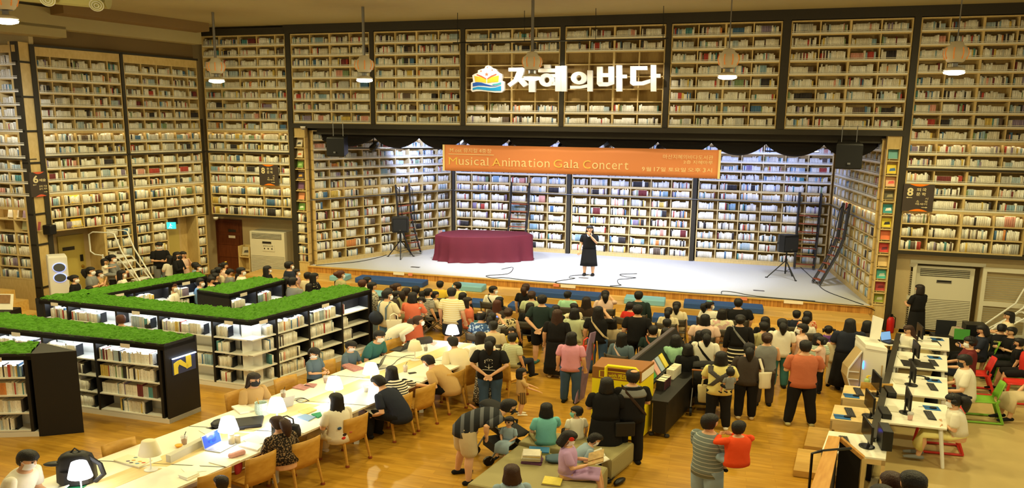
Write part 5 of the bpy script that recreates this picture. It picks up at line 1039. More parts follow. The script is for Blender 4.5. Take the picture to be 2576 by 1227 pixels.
# stepped seating and display at the far left
for k, q in enumerate(([(-60, 905), (52, 905), (72, 760), (-60, 760)],)):
    pass
s0 = at(40, 800, 0)
for k, (x, y, z) in enumerate(((82, 790, .3), (45, 760, .62), (10, 735, .95))):
    p = at(x, y, z); m = MB(); c = np.array([p[0]-1.6, p[1]+.3, 0]); m.box(c, (3.2, 1.0, z), HA); struct('floor_bleacher_%d' % (k+1), m, M_step)
p = at(16, 778, .72); t = Thing('display_stand', 'black stand with a tilted white picture board at the far left', 'display stand', (p[0], p[1], 0), .0, 1.2)
m = MB(); m.box((-.1, 0, 0), (.6, .5, .72)); t.part('pedestal', m, M_black); m = MB(); m.add([(-.36, -.1, .74), (.2, -.1, .74), (.14, .1, 1.14), (-.36, .1, 1.14)], [(0, 1, 2, 3)]); o = t.part('picture_board', m, M_paper); o.modifiers.new('s', 'SOLIDIFY').thickness = .02
m = MB(); m.add([(-.34, -.035, .90), (.12, -.035, .90), (.09, .08, 1.12), (-.34, .08, 1.12)], [(0, 1, 2, 3)]); t.part('picture', m, mat('sepia', (170, 130, 90), .6, noise=.5, nscale=14))
p = at(44, 783, .62); m = MB(); m.box((p[0], p[1], .0), (.24, .2, .62)); 
# ---------------------------------------------------------------- computer desks on the right
DC = np.array([cos(HC), sin(HC), 0])
M_legw = mat('desk_leg', (236, 236, 232), .4)
def monitor(p, yaw, label, k=1.2, on=None, w=.52, h=.31, lift=.13):
    t = Thing('monitor', label, 'monitor', p, yaw, k)
    m = MB(); m.lathe([(.12, 0), (.125, .012), (.1, .018)], n=18); t.part('base', m, M_blk, smooth=True); m = MB(); m.bar((0, .03, .01), (0, .02, lift+h*.5), .05, .03); t.part('stand', m, M_blk)
    m = MB(); m.rbox((0, -.01, lift), (w, .035, h), .008); t.part('housing', m, M_blk); m = MB(); m.box((0, -.029, lift+.015), (w-.03, .003, h-.03)); t.part('screen', m, on or mat('screen_off', (28, 30, 36), .12)); return t
def keyboard(p, yaw, label, k=1.2):
    t = Thing('keyboard', label, 'keyboard', p, yaw, k); m = MB(); m.rbox((0, 0, 0), (.42, .14, .018), .01); t.part('body', m, M_dk)
    for r in range(4): m = MB(); m.box((0, -.05+r*.03, .018), (.39, .022, .006)); t.part('key_row', m, mat('keys_black', (58, 58, 60), .5))
def mouse(p, yaw, label): t = Thing('mouse', label, 'mouse', p, yaw, 1.25); m = MB(); m.ell((0, 0, .012), (.032, .055, .024)); t.part('body', m, M_blk, smooth=True); m = MB(); m.tube([(0, .05, .01), (.02, .12, .006), (0, .2, .006)], .004, 5); t.part('cord', m, M_blk)
M_mpad = mat('mouse_pad', (42, 100, 160), .8)
def mpad(p, yaw, label): m = MB(); m.rbox((p[0], p[1], p[2]), (.27, .22, .006), .02, yaw); solo('mouse_pad', m, M_mpad, label, 'mouse pad')
DZ = .74
dq = [((7.36, 13.30), (6.66, 12.15), (7.72, 11.86), (8.38, 12.95)), ((8.26, 14.77), (7.54, 13.57), (8.60, 13.28), (9.28, 14.46)), ((9.16, 16.27), (8.51, 15.18), (9.55, 14.88), (10.17, 15.95)), ((10.03, 17.72), (9.43, 16.64), (10.46, 16.32), (11.08, 17.37))]
who = ['nearest white computer desk, used by the girl in the white shirt', 'second white computer desk, used by the man in the white shirt', 'third white computer desk with a flat black bag on it', 'farthest white computer desk with a white box on it']
sn = ['the nearest white desk', 'the second white desk', 'the third white desk', 'the farthest white desk']
for i, q in enumerate(dq):
    t = Thing('computer_desk', who[i], 'desk', (sum(p[0] for p in q)/4, sum(p[1] for p in q)/4, 0))
    m = MB(); m.prism([q[1], q[2], q[3], q[0]], DZ-.03, DZ); t.part('desktop', m, M_top, world=True)
    for f, g_, ox in ((.06, .04, -.12), (.06, .9, .05), (.94, .04, -.12), (.94, .9, .05)):
        a = lerp2(lerp2(q[1], q[2], g_), lerp2(q[0], q[3], g_), f); m = MB(); m.tube([(a[0]+ox*.2, a[1], DZ-.03), (a[0]+ox, a[1]-.12+.24*(f > .5), .02)], [.038, .03], 8); t.part('leg', m, M_legw, world=True)
    B = lambda f, g_: np.array(list(lerp2(lerp2(q[1], q[2], g_), lerp2(q[0], q[3], g_), f))+[DZ+.001])
    m = MB(); c = B(.55, .16); m.rbox(c, (.2, .3, .012), .01, HA); t.part('socket_cover', m, M_ac, world=True)
    if i < 3 or True:
        monitor(B(.45, .38), 1.22 if i < 2 else 1.3, 'monitor on %s' % sn[i], 1.0)
        keyboard(B(.45 if i != 2 else .4, .74), 1.25, 'black keyboard on %s' % sn[i], 1.0)
        mpad(B(.78, .76), HA, 'blue mouse pad on %s' % sn[i]); mouse(B(.76, .78)+(0, 0, .007), 1.2, 'black mouse on %s' % sn[i])
# things on and round the desks
B = lambda i, f, g_: np.array(list(lerp2(lerp2(dq[i][1], dq[i][2], g_), lerp2(dq[i][0], dq[i][3], g_), f))+[DZ+.002])
cup(at(2289, 1056, DZ), 'plastic cup of pink drink on the nearest white desk', ('strawberry', (236, 150, 130)))
p = at(2308, 916, DZ+.01); m = MB(); m.rbox((p[0], p[1], DZ+.002), (.62, .42, .02), .03, HA-.05); solo('laptop_bag', m, M_black, 'flat black bag lying on the third white desk', 'bag')
p = at(2327, 866, DZ+.03); m = MB(); m.rbox((p[0], p[1], DZ+.002), (.60, .26, .07), .01, HA); solo('cardboard_box', m, M_paper, 'flat white cardboard box on the farthest white desk', 'box')
p = at(2311, 952, DZ); t = Thing('headphones', 'black headphones lying on the second white desk', 'headphones', p, HA, 1.1); m = MB(); m.tube([(.14*cos(f), .02*sin(f), .03+.03*sin(f)) for f in np.linspace(0, pi, 9)], .014, 6); t.part('headband', m, M_blk); 
for sx in (-1, 1): m = MB(); m.ell((sx*.14, -.02, .03), (.05, .04, .03)); t.part('ear_cup', m, M_blk, smooth=True)
# black low partition between the two desk rows
pp = [at(2263, 830, 0), at(2128, 1215, 0)]; e, le = plx(at(2196, 1100, .8)[:2], at(2262, 838, .8)[:2]); t = Thing('desk_divider', 'low black divider between the wooden and the white computer desks', 'partition', e.pt(le/2, 0))
m = MB(); e.box(m, 0, le, 0, .78, -.05, .03); t.part('panel', m, M_black, world=True); m = MB(); e.box(m, 0, le, .78, .80, -.07, .05); t.part('cap', m, M_trim, world=True)
# wooden desks
wq = [((6.90, 14.02), (6.51, 13.32), (7.35, 13.10), (7.80, 13.78)), ((6.23, 12.97), (5.85, 12.29), (6.72, 12.04), (7.12, 12.70)), ((5.60, 11.78), (5.12, 10.97), (6.05, 10.72), (6.50, 11.52))]
wn = ['the far wooden desk', 'the middle wooden desk', 'the near white topped desk']
M_wd = wood('desk_wood', (232, 204, 148), (220, 188, 128), .45, HA, .15, 1)
for i, q in enumerate(wq):
    t = Thing('computer_desk', ('far light wood computer desk left of the partition', 'middle light wood computer desk left of the partition', 'near white computer desk behind the wooden railing')[i], 'desk', (sum(p[0] for p in q)/4, sum(p[1] for p in q)/4, 0))
    m = MB(); m.prism([q[1], q[2], q[3], q[0]], .69, .72); t.part('desktop', m, M_wd if i < 2 else M_top, world=True); m = MB(); m.prism([q[1], q[2], lerp2(q[2], q[3], .06), lerp2(q[1], q[0], .06)], .52 if i < 2 else .6, .69); t.part('front_board', m, M_wd, world=True)
    m = MB(); m.prism([lerp2(q[0], q[1], .0), lerp2(q[0], q[1], 1), lerp2(lerp2(q[0], q[1], 1), q[2], .04), lerp2(q[0], q[3], .04)], 0, .69); t.part('side_panel', m, M_wd, world=True); m = MB(); m.prism([lerp2(q[3], q[0], .06), lerp2(q[2], q[1], .06), q[2], q[3]], 0, .69); t.part('side_panel', m, M_wd, world=True)
    b = lambda f, g_: np.array(list(lerp2(lerp2(q[1], q[2], g_), lerp2(q[0], q[3], g_), f))+[.722])
    keyboard(b(.55, .32), 1.3, 'black keyboard on %s' % wn[i], 1.0); monitor(b(.45, .68), -1.75, 'monitor on %s, seen edge on' % wn[i], 1.0, lift=.14)
    if i < 2: mpad(b(.2, .2), HA, 'blue mouse pad on %s' % wn[i]); mouse(b(.2, .3)+(0, 0, .007), 1.3, 'black mouse on %s' % wn[i])
    c = b(.5, .93); m = MB(); m.rbox((c[0]+.05, c[1]+.05, .722), (.16, .40, .12 if i < 2 else .34), .01, HA); solo('computer', m, M_blk, 'black computer case on %s' % wn[i], 'computer')
c = at(2192, 1079, .9); m = MB(); m.ell(c, (.02, .01, .03)); o = bpy.data.objects.get('computer.002'); x = mesh_obj('power_light', m, mat('blue_led', (40, 80, 255), .3, emit=6), o, True, off=np.array(o.location))
p = at(2180, 968, .72); t = Thing('sanitizer_bottle', 'pump bottle of green hand sanitizer on the far wooden desk', 'bottle', p, 0, 1.3); m = MB(); m.lathe([(.04, 0), (.045, .12), (.015, .15)], n=12); t.part('bottle', m, mat('gel', (170, 200, 140), .2), smooth=True); m = MB(); m.lathe([(.018, .15), (.018, .19)], n=10); m.bar((0, 0, .2), (.05, 0, .195), .02, .02); t.part('pump', m, mat('pump_yellow', (240, 210, 60), .4))
pc = at(2205, 965, .8); beech_chair((pc[0], pc[1]+.1), -.2, 'beech chair behind the far wooden desk, by the white kiosk', 'beech chairs by the kiosk')
# low wooden steps on the floor
for (x0, y0, x1, y1, z), s in (((2035, 1072, 2085, 1120, .12), 'far'), ((2008, 1127, 2065, 1182, .12), 'near')):
    a, b = at(x0, y0, z), at(x0-12, y1, z); m = MB(); pv = (a-b)*np.array([1, 1, 0]); L_ = np.linalg.norm(pv); w_ = 1.0; q = [b[:2], (b+A.u*w_)[:2], (a+A.u*w_)[:2], a[:2]]; m.prism([tuple(v) for v in q], .009, z); solo('wooden_step', m, M_step, 'low wooden floor step beside the computer desks, the %s one' % s, 'step')
# wooden capped railing with black mesh in the foreground
rz = 1.05
c0_, c1_, c2_, c3_ = at(2084, 1095, rz), at(2114, 1098, rz), at(2037, 1233, rz), at(2085, 1233, rz)
t = Thing('railing', 'wooden capped railing with a black mesh panel at the bottom of the picture', 'railing', (c1_[0], c1_[1]-.5, 0))
M_cap2 = wood('cap_wood', (216, 164, 92), (196, 140, 70), .35, HC, .2, 1.2)
ext = lambda a, b, f: a+(b-a)*f
m = MB(); far = [c0_, c1_]; near = [ext(c0_, c2_, 1.25), ext(c1_, c3_, 1.25)]
m.add([tuple(v) for v in (far[0]-(0, 0, .06), far[1]-(0, 0, .06), near[1]-(0, 0, .06), near[0]-(0, 0, .06), far[0], far[1], near[1], near[0])], [(0, 1, 2, 3), (7, 6, 5, 4), (0, 4, 5, 1), (1, 5, 6, 2), (2, 6, 7, 3), (3, 7, 4, 0)]); t.part('cap', m, M_cap2, world=True)
fd = c1_; fr_ = at(2172, 1152, .80)
e, le = plx(near[1][:2], fd[:2]); m = MB(); e.box(m, 0, le, 0, rz-.06, -.05, -.02); t.part('mesh_panel', m, M_black, world=True)
m = MB(); m.bar(fd-(0, 0, .03), fr_, .07, .06); t.part('end_cap', m, M_cap2, world=True); m = MB(); m.bar(fr_, (fr_[0], fr_[1], 0), .07, .06); t.part('end_post', m, M_birch, world=True)
m = MB(); m.add([tuple(fd-(0, 0, .06)), tuple(fr_-(0, 0, .03)), (fr_[0], fr_[1], 0), (fd[0], fd[1], 0)], [(0, 1, 2, 3)]); o = t.part('end_mesh', m, M_black, world=True); o.modifiers.new('s', 'SOLIDIFY').thickness = .02
h0, h1 = at(2043, 1140, 1.0), at(2066, 1134, 1.05); m = MB(); m.tube([(h0[0], h0[1], 0), h0, h1, h1+(.5, .1, 0)], .022, 6); t.part('hand_rail', m, M_blk, world=True)
# white kiosk
kb = at(2185, 1010, 0); kx = at(2190, 1000, 0)
KP = at(2192, 858, 1.38); t = Thing('kiosk', 'tall white self service kiosk with tan side fins and blue lights', 'kiosk', (KP[0], KP[1], 0), HA+.1, .64)
M_kw = mat('kiosk_white', (236, 232, 220), .4); M_tan = mat('kiosk_tan', (190, 164, 118), .7)
m = MB(); m.loft([[(x*.32*f-.0, y*.3+o_, z) for x, y in ((-1, -1), (1, -1), (1, 1), (-1, 1))] for z, f, o_ in ((0, .9, 0), (.1, 1, 0), (1.25, 1.05, 0), (1.34, .98, .02))]); t.part('body', m, M_kw)
m = MB(); m.hexa([(-.33, -.32, 1.3), (.33, -.32, 1.26), (.33, .32, 1.3), (-.33, .32, 1.34)], [(-.33, -.30, 1.38), (.33, -.30, 1.33), (.33, .3, 1.36), (-.33, .3, 1.42)]); t.part('top', m, M_kw)
m = MB(); m.hexa([(-.02, .05, 1.42), (.28, .05, 1.42), (.30, .12, 1.42), (0, .12, 1.42)], [(.12, .2, 1.9), (.42, .2, 1.84), (.42, .28, 1.84), (.12, .28, 1.9)]); t.part('tilted_screen_back', m, M_kw)
fin = [(-.36, 1.2), (-.72, .78), (-.74, .58), (-.44, 0.02), (-.36, 0.02)]
m = MB(); fr = (np.zeros(3), np.array([1., 0, 0]), np.array([0, 0, 1.]), np.array([0, -1., 0])); m.pplate(fin[::-1], fr, -.2, .2); t.part('side_fin', m, M_tan)
for a, b in ((0, 1), (1, 2), (2, 3)): m = MB(); m.bar((fin[a][0], -.21, fin[a][1]), (fin[b][0], -.21, fin[b][1]), .03, .03); t.part('fin_edge', m, M_kw)
for zz in (.72, .55): m = MB(); m.bar((-.73, -.21, zz), (-.4, -.21, zz), .02, .02); t.part('fin_edge', m, M_kw)
for zz in (.92, .35): m = MB(); m.ell((-.34, -.3, zz), (.025, .03, .1)); t.part('light', m, mat('kiosk_blue', (60, 120, 255), .3, emit=5), smooth=True)
m = MB(); m.tube([(-.02, -.3, .62), (-.02, -.315, .62)], .04, 12, round_ends=False); t.part('lock', m, M_blk); m = MB(); m.box((.22, -.312, .45), (.035, .012, .5)); t.part('slot', m, M_tan)
m = MB(); m.box((.08, -.312, .12), (.22, .008, .14)); t.part('sticker', m, M_ac)
# small table with a laptop beside the kiosk
p = at(2242, 862, .74); t = Thing('side_table', 'small white table with a laptop beside the kiosk', 'table', (p[0], p[1]+.1, 0), HA, 1.1); m = MB(); m.rbox((0, 0, .7), (.75, .55, .03), .02); t.part('top', m, M_top); m = MB(); m.tube([(0, 0, .7), (0, 0, .05)], .035, 8); t.part('column', m, M_metalw)
for f in range(4): m = MB(); m.tube([(0, 0, .06), (.3*cos(f*pi/2+.6), .3*sin(f*pi/2+.6), .02)], .022, 6); t.part('foot', m, M_metalw)
laptop(p+np.array([0, .05, .0]), .35, 'open black laptop with a blue page on the small table by the kiosk', M_blk, 1.85, 1.0, mat('screen_page', (100, 150, 210), .3, emit=.7, ecol=(.25, .45, .8)), .34, .24)
# fire extinguisher
p = at(2238, 836, 0); t = Thing('fire_extinguisher', 'red fire extinguisher on the floor by the right display case', 'fire extinguisher', p, 0, 1.3); m = MB(); m.lathe([(.08, 0), (.085, .02), (.085, .38), (.05, .46), (.03, .48)], n=14); t.part('cylinder', m, mat('ext_red', (190, 30, 30), .3), smooth=True); m = MB(); m.bar((0, 0, .48), (0, 0, .56), .06, .05); t.part('valve', m, M_blk); m = MB(); m.tube([(.02, 0, .52), (.1, 0, .45), (.1, 0, .15)], .012, 6); t.part('hose', m, M_blk)
# black crates at the right wall
p = at(2395, 852, .5); t = Thing('book_cart', 'low black cart with crates and books at the right wall', 'cart', (p[0]+.3, p[1]+.2, 0), HA, 1.2); m = MB(); m.box((0, 0, .1), (1.1, .5, .42)); t.part('body', m, M_black); m = MB(); m.box((.3, .05, .52), (.42, .4, .36)); t.part('crate', m, M_blk); m = MB(); m.box((-.26, .1, .52), (.4, .05, .38)); t.part('perforated_end', m, M_bkend)
for i in range(4): m = MB(); m.tube([(-.5+.33*i, -.2, .04), (-.46+.33*i, -.2, .04)], .04, 8, round_ends=False); t.part('caster', m, M_dk)
p = at(2420, 843, .62); m = MB(); m.add([tuple(p+A.u*a+np.array([0, b*.05, b])) for a, b in ((-.18, -.12), (.18, -.12), (.18, .16), (-.18, .16))], [(0, 1, 2, 3)]); o = solo('green_book', m, mat('green_cover', (80, 160, 70), .5), 'bright green book standing on the black cart', 'book'); o.modifiers.new('s', 'SOLIDIFY').thickness = .02
for k in range(2): p = at(2398+7*k, 838, .6); m = MB(); m.box((p[0], p[1], .5), (.07, .22, .26), .3); m.v = [(x+.25*(z-.5), y, z) for x, y, z in m.v]; solo('book', m, mat('bk_grey%d' % k, (170, 160-30*k, 130), .6), '%s leaning book on the black cart' % ('left', 'right')[k], 'book')
# coloured plastic cantilever chairs
def plastic_chair(p, yaw, rgb, label, k=1.45):
    m_ = mat('plastic_%d_%d_%d' % rgb, rgb, .4); t = Thing('plastic_chair', label, 'chair', (p[0], p[1], .009), yaw, k, 'coloured plastic chairs')
    m = MB(); m.grid(lambda u, v: ((u-.5)*.42, -.2+.42*v, .44+.02*(2*u-1)**2), 6, 4); o = t.part('seat', m, m_, smooth=True); o.modifiers.new('s', 'SOLIDIFY').thickness = .02
    m = MB(); m.grid(lambda u, v: ((u-.5)*(.40-.05*v), -.2-.04*(1-(2*u-1)**2)-.08*v, .5+.33*v), 6, 4); o = t.part('backrest', m, m_, smooth=True); o.modifiers.new('s', 'SOLIDIFY').thickness = .018
    for sx in (-1, 1):
        x = sx*.2; m = MB(); m.tube([(x, -.22, .5), (x, -.2, .42), (x*1.1, -.3, .03)], [.022, .025, .022], 6); t.part('rear_leg', m, m_); m = MB(); m.tube([(x, .2, .43), (x*1.1, .24, .03)], .022, 6); t.part('front_leg', m, m_); m = MB(); m.tube([(x*1.1, -.3, .025), (x*1.1, .24, .025)], .022, 6); t.part('runner', m, m_)
    m = MB(); m.tube([(-.22, -.3, .025), (.22, -.3, .025)], .02, 6); t.part('floor_bar', m, m_)
RED, GRN = (214, 52, 42), (122, 176, 50)
YD = pi/2+HA
for x, y, c, lab in ((2352, 1130, RED, 'red plastic chair of the girl at the nearest white desk'), (2457, 1055, GRN, 'green plastic chair of the man in the white shirt'), (2442, 985, RED, 'red plastic chair of the man in the maroon shirt'), (2455, 940, GRN, 'green plastic chair at the farthest white desk')):
    p = at(x, y, 0); plastic_chair(p, YD, c, lab)
for x, y, c, lab, yw in ((2540, 960, GRN, 'green plastic chair of the boy in black at the right edge', YD-.2), (2562, 1010, RED, 'red plastic chair at the right edge of the picture', YD)):
    p = at(x, y, 0); plastic_chair(p, yw, c, lab)
# ---------------------------------------------------------------- centre of the hall
M_sg = mat('suitcase_yellow', (246, 226, 30), .4); M_sbr = mat('suitcase_brown', (150, 98, 40), .5)
q = [(1.56, 13.0), (2.44, 12.72), (2.80, 13.30), (1.80, 13.55)]
t = Thing('book_suitcase', 'giant yellow and brown suitcase shaped like a book', 'display prop', (2.1, 13.1, 0)); P = lambda n_, m, mt: t.part(n_, m, mt, world=True)
m = MB(); m.prism(q, .05, 1.20); P('yellow_body', m, M_sg); m = MB(); m.prism(q, 1.2, 1.43); P('brown_cover', m, M_sbr)
e, le = plx(q[1], q[2]); m = MB(); e.box(m, .04, le-.02, 1.22, 1.38, -.01, .006); P('page_edges', m, M_paper); e2, le2 = plx(q[0], q[1])
fr = e2.frame(0, 0, .006); m = MB(); put_text(m, 'with', fr, .31, 1.255, .16, .075, 0, .01); put_text(m, '캐리어', fr, .49, 1.24, .24, .095, 0, .02); P('lettering', m, M_sg)
for b in ((.13, .15, 1.23, 1.37), (.88, .895, 1.23, 1.37), (.13, .9, 1.23, 1.24), (.13, .9, 1.36, 1.37)): m = MB(); e2.box(m, *b, .0, .006); P('title_frame', m, M_sg)
m = MB(); pts = [e2.pt(a, z, d) for a, z, d in ((.27, 1.12, .05), (.27, 1.46, .05), (.30, 1.49, .05), (.83, 1.49, .05), (.86, 1.46, .05), (.86, 1.12, .05))]; m.tube(pts, [(.03, .03)]*6, 8); P('handle', m, M_sg)
for x, y in ((1.65, 13.05), (2.4, 12.82), (2.65, 13.2), (1.85, 13.45)): m = MB(); m.tube([(x-.03, y, .03), (x+.03, y, .03)], .03, 8); P('wheel', m, M_blk)
# black sale table with rows of books
tp_ = [at(1637, 1003, .75)[:2], at(1664, 1012, .75)[:2], at(1730, 940, .75)[:2], at(1660, 905, .75)[:2]]
bq = [(2.66, 13.0), (2.98, 12.85), (4.35, 15.1), (3.1, 15.45)]
bq = [(2.72, 13.02), (3.02, 12.92), (4.25, 15.05), (3.45, 15.3)]
t = Thing('sale_table', 'long black table with rows of books for sale', 'table', (3.3, 14, 0)); m = MB(); m.prism(bq, .70, .75); t.part('tabletop', m, M_black, world=True)
m = MB(); m.prism([lerp2(bq[0], bq[1], .1), lerp2(bq[1], bq[0], .1), lerp2(bq[2], bq[1], .12), lerp2(bq[3], bq[0], .12)], .1, .70); t.part('cabinet', m, M_black, world=True)
for p in bq: c = (np.array(p)*.94+np.array([3.36, 14.07])*.06); m = MB(); m.tube([(c[0]-.02, c[1], .04), (c[0]+.02, c[1], .04)], .04, 8); t.part('caster', m, M_dk, world=True)
ru = np.array([.5, .866, 0]); rn_ = np.array([.95, -.3, 0])
def sale_row(x, y, n, cols_, lab, h=.2, dep=.16, w=.035):
    p = at(x, y, .752); pl = Pl(p[:2], HC)
    for k in range(n):
        V = book_corners(pl.pt(k*w, .752), pl.u, pl.n, w*.92, h*rng.uniform(.93, 1.03), dep); cn, c = cols_[k % len(cols_)]; mb = MB(); mb.v = [tuple(v) for v in V]; c = srgb(*c)
        for f, cl in zip(SB_FACES, [CREAM, CREAM, c, c, CREAM, c]): mb.f.append(f); mb.c.append(cl)
        o = mesh_obj('book', mb, BOOKM, None, off=V[:4].mean(0)); o.location = tuple(V[:4].mean(0)); tag(o, '%s book, %s from the near end %s' % (cn, ORD(k), lab), 'book', 'books on the sale table')
BKK = [('black', (40, 34, 40)), ('black', (50, 40, 52)), ('dark red', (110, 34, 44))]; WHT = [('cream', (236, 228, 206)), ('white', (242, 240, 230)), ('beige', (226, 214, 186))]
sale_row(1669, 984, 12, BKK, 'of the dark row on the sale table'); sale_row(1694, 955, 14, WHT, 'of the middle row on the sale table'); sale_row(1712, 926, 12, WHT, 'of the far row on the sale table')
# tilted rack behind them
ra, rb = at(1640, 958, .85), at(1735, 872, .85); t = Thing('tilted_rack', 'black tilted rack of face-out books behind the sale table', 'rack', (ra+rb)/2*np.array([1, 1, 0])); e, le = plx(ra[:2], rb[:2])
m = MB(); m.bar(e.pt(-.2, .82, 0), e.pt(le, .82, 0), .1, .05); t.part('lower_ledge', m, M_black, world=True); m = MB(); m.bar(e.pt(-.5, 1.3, -.35), e.pt(le-.2, 1.3, -.35), .09, .04); t.part('top_board', m, mat('rack_grey', (84, 76, 76), .5), world=True)
m = MB(); q = [e.pt(-.3, .84, -.02), e.pt(le-.1, .84, -.02), e.pt(le-.1, 1.28, -.32), e.pt(-.3, 1.28, -.32)]; m.add([tuple(v) for v in q], [(0, 1, 2, 3)]); o = t.part('back_board', m, M_black, world=True); o.modifiers.new('s', 'SOLIDIFY').thickness = .03
for sx in (.05, .95): m = MB(); m.bar(e.pt(le*sx, .5, -.1), e.pt(le*sx, 1.1, -.24), .05, .05); t.part('post', m, M_black, world=True)
for k, (c, cn) in enumerate((((232, 226, 216), 'white'), ((70, 150, 80), 'green'), ((230, 176, 164), 'pink'), ((170, 190, 210), 'pale blue'), ((236, 216, 90), 'yellow'))):
    a = -.15+.26*k; m = MB(); v = np.array([0, 0, 1])*.83-e.n*.56; o_ = e.pt(a, .86, .0); q = [o_, o_+e.u*.2, o_+e.u*.2+v*.3, o_+v*.3]; m.add([tuple(x) for x in q], [(0, 1, 2, 3)]); o = solo('face_out_book', m, mat('fo_%d' % k, c, .5), '%s face-out book on the tilted black rack' % cn, 'book'); o.modifiers.new('s', 'SOLIDIFY').thickness = .03
# easel posters
p0, p1 = at(1462, 1010, .03), at(1490, 840, 1.55)
pb, pt_ = np.array([at(1453, 1012, 0)[0], at(1453, 1012, 0)[1], .05]), None
bl0 = at(1447, 1015, .05); br0 = at(1470, 1000, .05)
Yb = bl0[1]; tl0 = aty(1487, 838, Yb+.62); tr0 = aty(1500, 834, Yb+.80)
t = Thing('poster_board', 'tall thin poster board leaning on an easel, seen almost edge on', 'poster', (bl0[0], bl0[1], 0)); m = MB(); q = [bl0, br0, tr0, tl0]; m.add([tuple(v) for v in q], [(0, 1, 2, 3)]); o = t.part('poster', m, mat('poster_print', (150, 120, 150), .5, noise=.6, nscale=7), world=True); o.modifiers.new('s', 'SOLIDIFY').thickness = .03
M_pst = mat('poster_orange', (190, 120, 80), .5)
for sx in (0, 1): m = MB(); m.tube([(br0+tr0)/2*.3+(tr0 if sx else tl0)*.7+(0.05, 0, 0), (br0[0]+.25+.15*sx, br0[1]+.35, .01)], .016, 6); t.part('easel_leg', m, M_chair if sx else M_steel, world=True)
# ottomans
M_ott = mat('ottoman_olive', (158, 148, 104), .7, bump=.05, bscale=40)
def ottoman(q, label):
    m = MB(); c = np.mean(q, 0); h = .42; sc = lambda f: [tuple(c+(np.array(p)-c)*f) for p in q]
    t = Thing('ottoman', label, 'ottoman', (c[0], c[1], 0)); m.loft([[(p[0], p[1], z) for p in sc(f)] for z, f in ((.05, .985), (.10, 1), (h-.05, 1), (h-.015, .992), (h, .965))]); t.part('cushion', m, M_ott, world=True); m = MB(); m.prism(sc(.93), 0, .05); t.part('base', m, M_black, world=True)
ottoman([(.15, 11.86), (1.72, 11.2), (2.2, 11.86), (.45, 12.36)], 'olive square ottoman with the girl in turquoise sitting on it'); ottoman([(-.66, 10.36), (1.1, 9.72), (1.62, 10.95), (.14, 11.74)], 'olive square ottoman in front with books lying on it')
OZ = .42
def ostack(x, y, cols_, lab, rz=.2, w=.34, d=.24):
    p = at(x, y, OZ); z = OZ+.002
    for k, (cn, c, h) in enumerate(cols_):
        m = MB(); m.box((p[0]+rng.uniform(-.02, .02), p[1]+rng.uniform(-.02, .02), z), (w*(1-.03*k), d, h), rz+rng.uniform(-.1, .1)); solo('book', m, mat('os_%d_%d_%d' % c, c, .5, noise=.25, nscale=25), '%s book, %s from the bottom of %s' % (cn, ORD(k), lab), 'book', 'books lying on the front ottoman'); z += h+.001
ostack(1337, 1160, [('purple', (120, 70, 110), .028), ('dark purple', (96, 60, 90), .028), ('cream', (214, 200, 160), .035), ('white', (226, 220, 200), .03), ('yellow', (220, 190, 110), .015), ('pale', (230, 222, 206), .02)], 'the pile on the front ottoman', -.1)
ostack(1357, 1136, [('green', (150, 160, 110), .03), ('blue', (60, 120, 170), .02)], 'the small pile behind the ottoman pile', -.15, .36, .2); ostack(1388, 1213, [('brown', (170, 150, 120), .015), ('yellow', (236, 216, 90), .015)], 'the thin pile by the girl in lilac', -.2, .3, .24)
p = at(1405, 1160, OZ); m = MB(); m.ell((p[0], p[1], OZ+.055), (.23, .13, .055), 12, 8, fn=lambda d: 1+.12*sin(d[0]*9)*cos(d[1]*7)); solo('denim_bag', m, mat('denim', (74, 98, 116), .8), 'crumpled blue denim bag on the front ottoman', 'bag', smooth=True)
p = at(1545, 1213, 0); t = Thing('black_shoes', 'pair of black shoes on the floor beside the front ottoman', 'shoes', p, -.6, 1.25)
for sx in (-.08, .08): m = MB(); m.ell((sx, 0, .05), (.055, .15, .05), 10, 6, fn=lambda d: 1-.25*max(0, d[2])*max(0, d[1])); t.part('shoe', m, M_blk, smooth=True)
# strollers
def stroller(p, yaw, label, hood=(30, 28, 28), k=1.25, sc=1.):
    t = Thing('stroller', label, 'stroller', p, yaw, k); mh = mat('stroller_black', (24, 23, 24), .8)
    S_ = lambda pts: [tuple(np.array(q)*sc) for q in pts]
    m = MB(); m.loft([[tuple(np.array((x*.24, y, z))*sc) for x in (-1, -.5, .5, 1)] + [tuple(np.array((x*.24, y+.03, z-.02))*sc) for x in (1, .5, -.5, -1)] for y, z in ((-.28, 1.0), (-.22, .62), (-.1, .46), (.22, .48), (.3, .55))]); t.part('seat', m, mh, smooth=True)
    m = MB(); m.grid(lambda u, v: tuple(np.array(((u-.5)*.52, -.3+.42*v, .98+.16*sin(pi*min(1, v+.15))*(1-.3*(2*u-1)**2)))*sc), 8, 6); o = t.part('hood', m, mh, smooth=True); o.modifiers.new('s', 'SOLIDIFY').thickness = .015
    m = MB(); m.box(tuple(np.array((0, -.02, .2))*sc), (.4*sc, .45*sc, .16*sc)); t.part('basket', m, mh)
    for sx in (-1, 1):
        m = MB(); m.tube(S_([(sx*.25, -.44, 1.02), (sx*.25, -.3, .8), (sx*.26, .32, .1)]), .014*sc, 6); t.part('frame_tube', m, M_steel); m = MB(); m.tube(S_([(sx*.25, -.1, .5), (sx*.26, -.34, .1)]), .014*sc, 6); t.part('rear_tube', m, M_steel)
        for y in (.34, -.36): m = MB(); m.tube(S_([(sx*.25-.02, y, .09), (sx*.25+.02, y, .09)]), .09*sc, 12, round_ends=False); t.part('wheel', m, M_blk)
    m = MB(); m.tube(S_([(-.25, -.44, 1.02), (.25, -.44, 1.02)]), .02*sc, 8); t.part('handlebar', m, mat('leather_brown', (150, 92, 46), .5)); return t
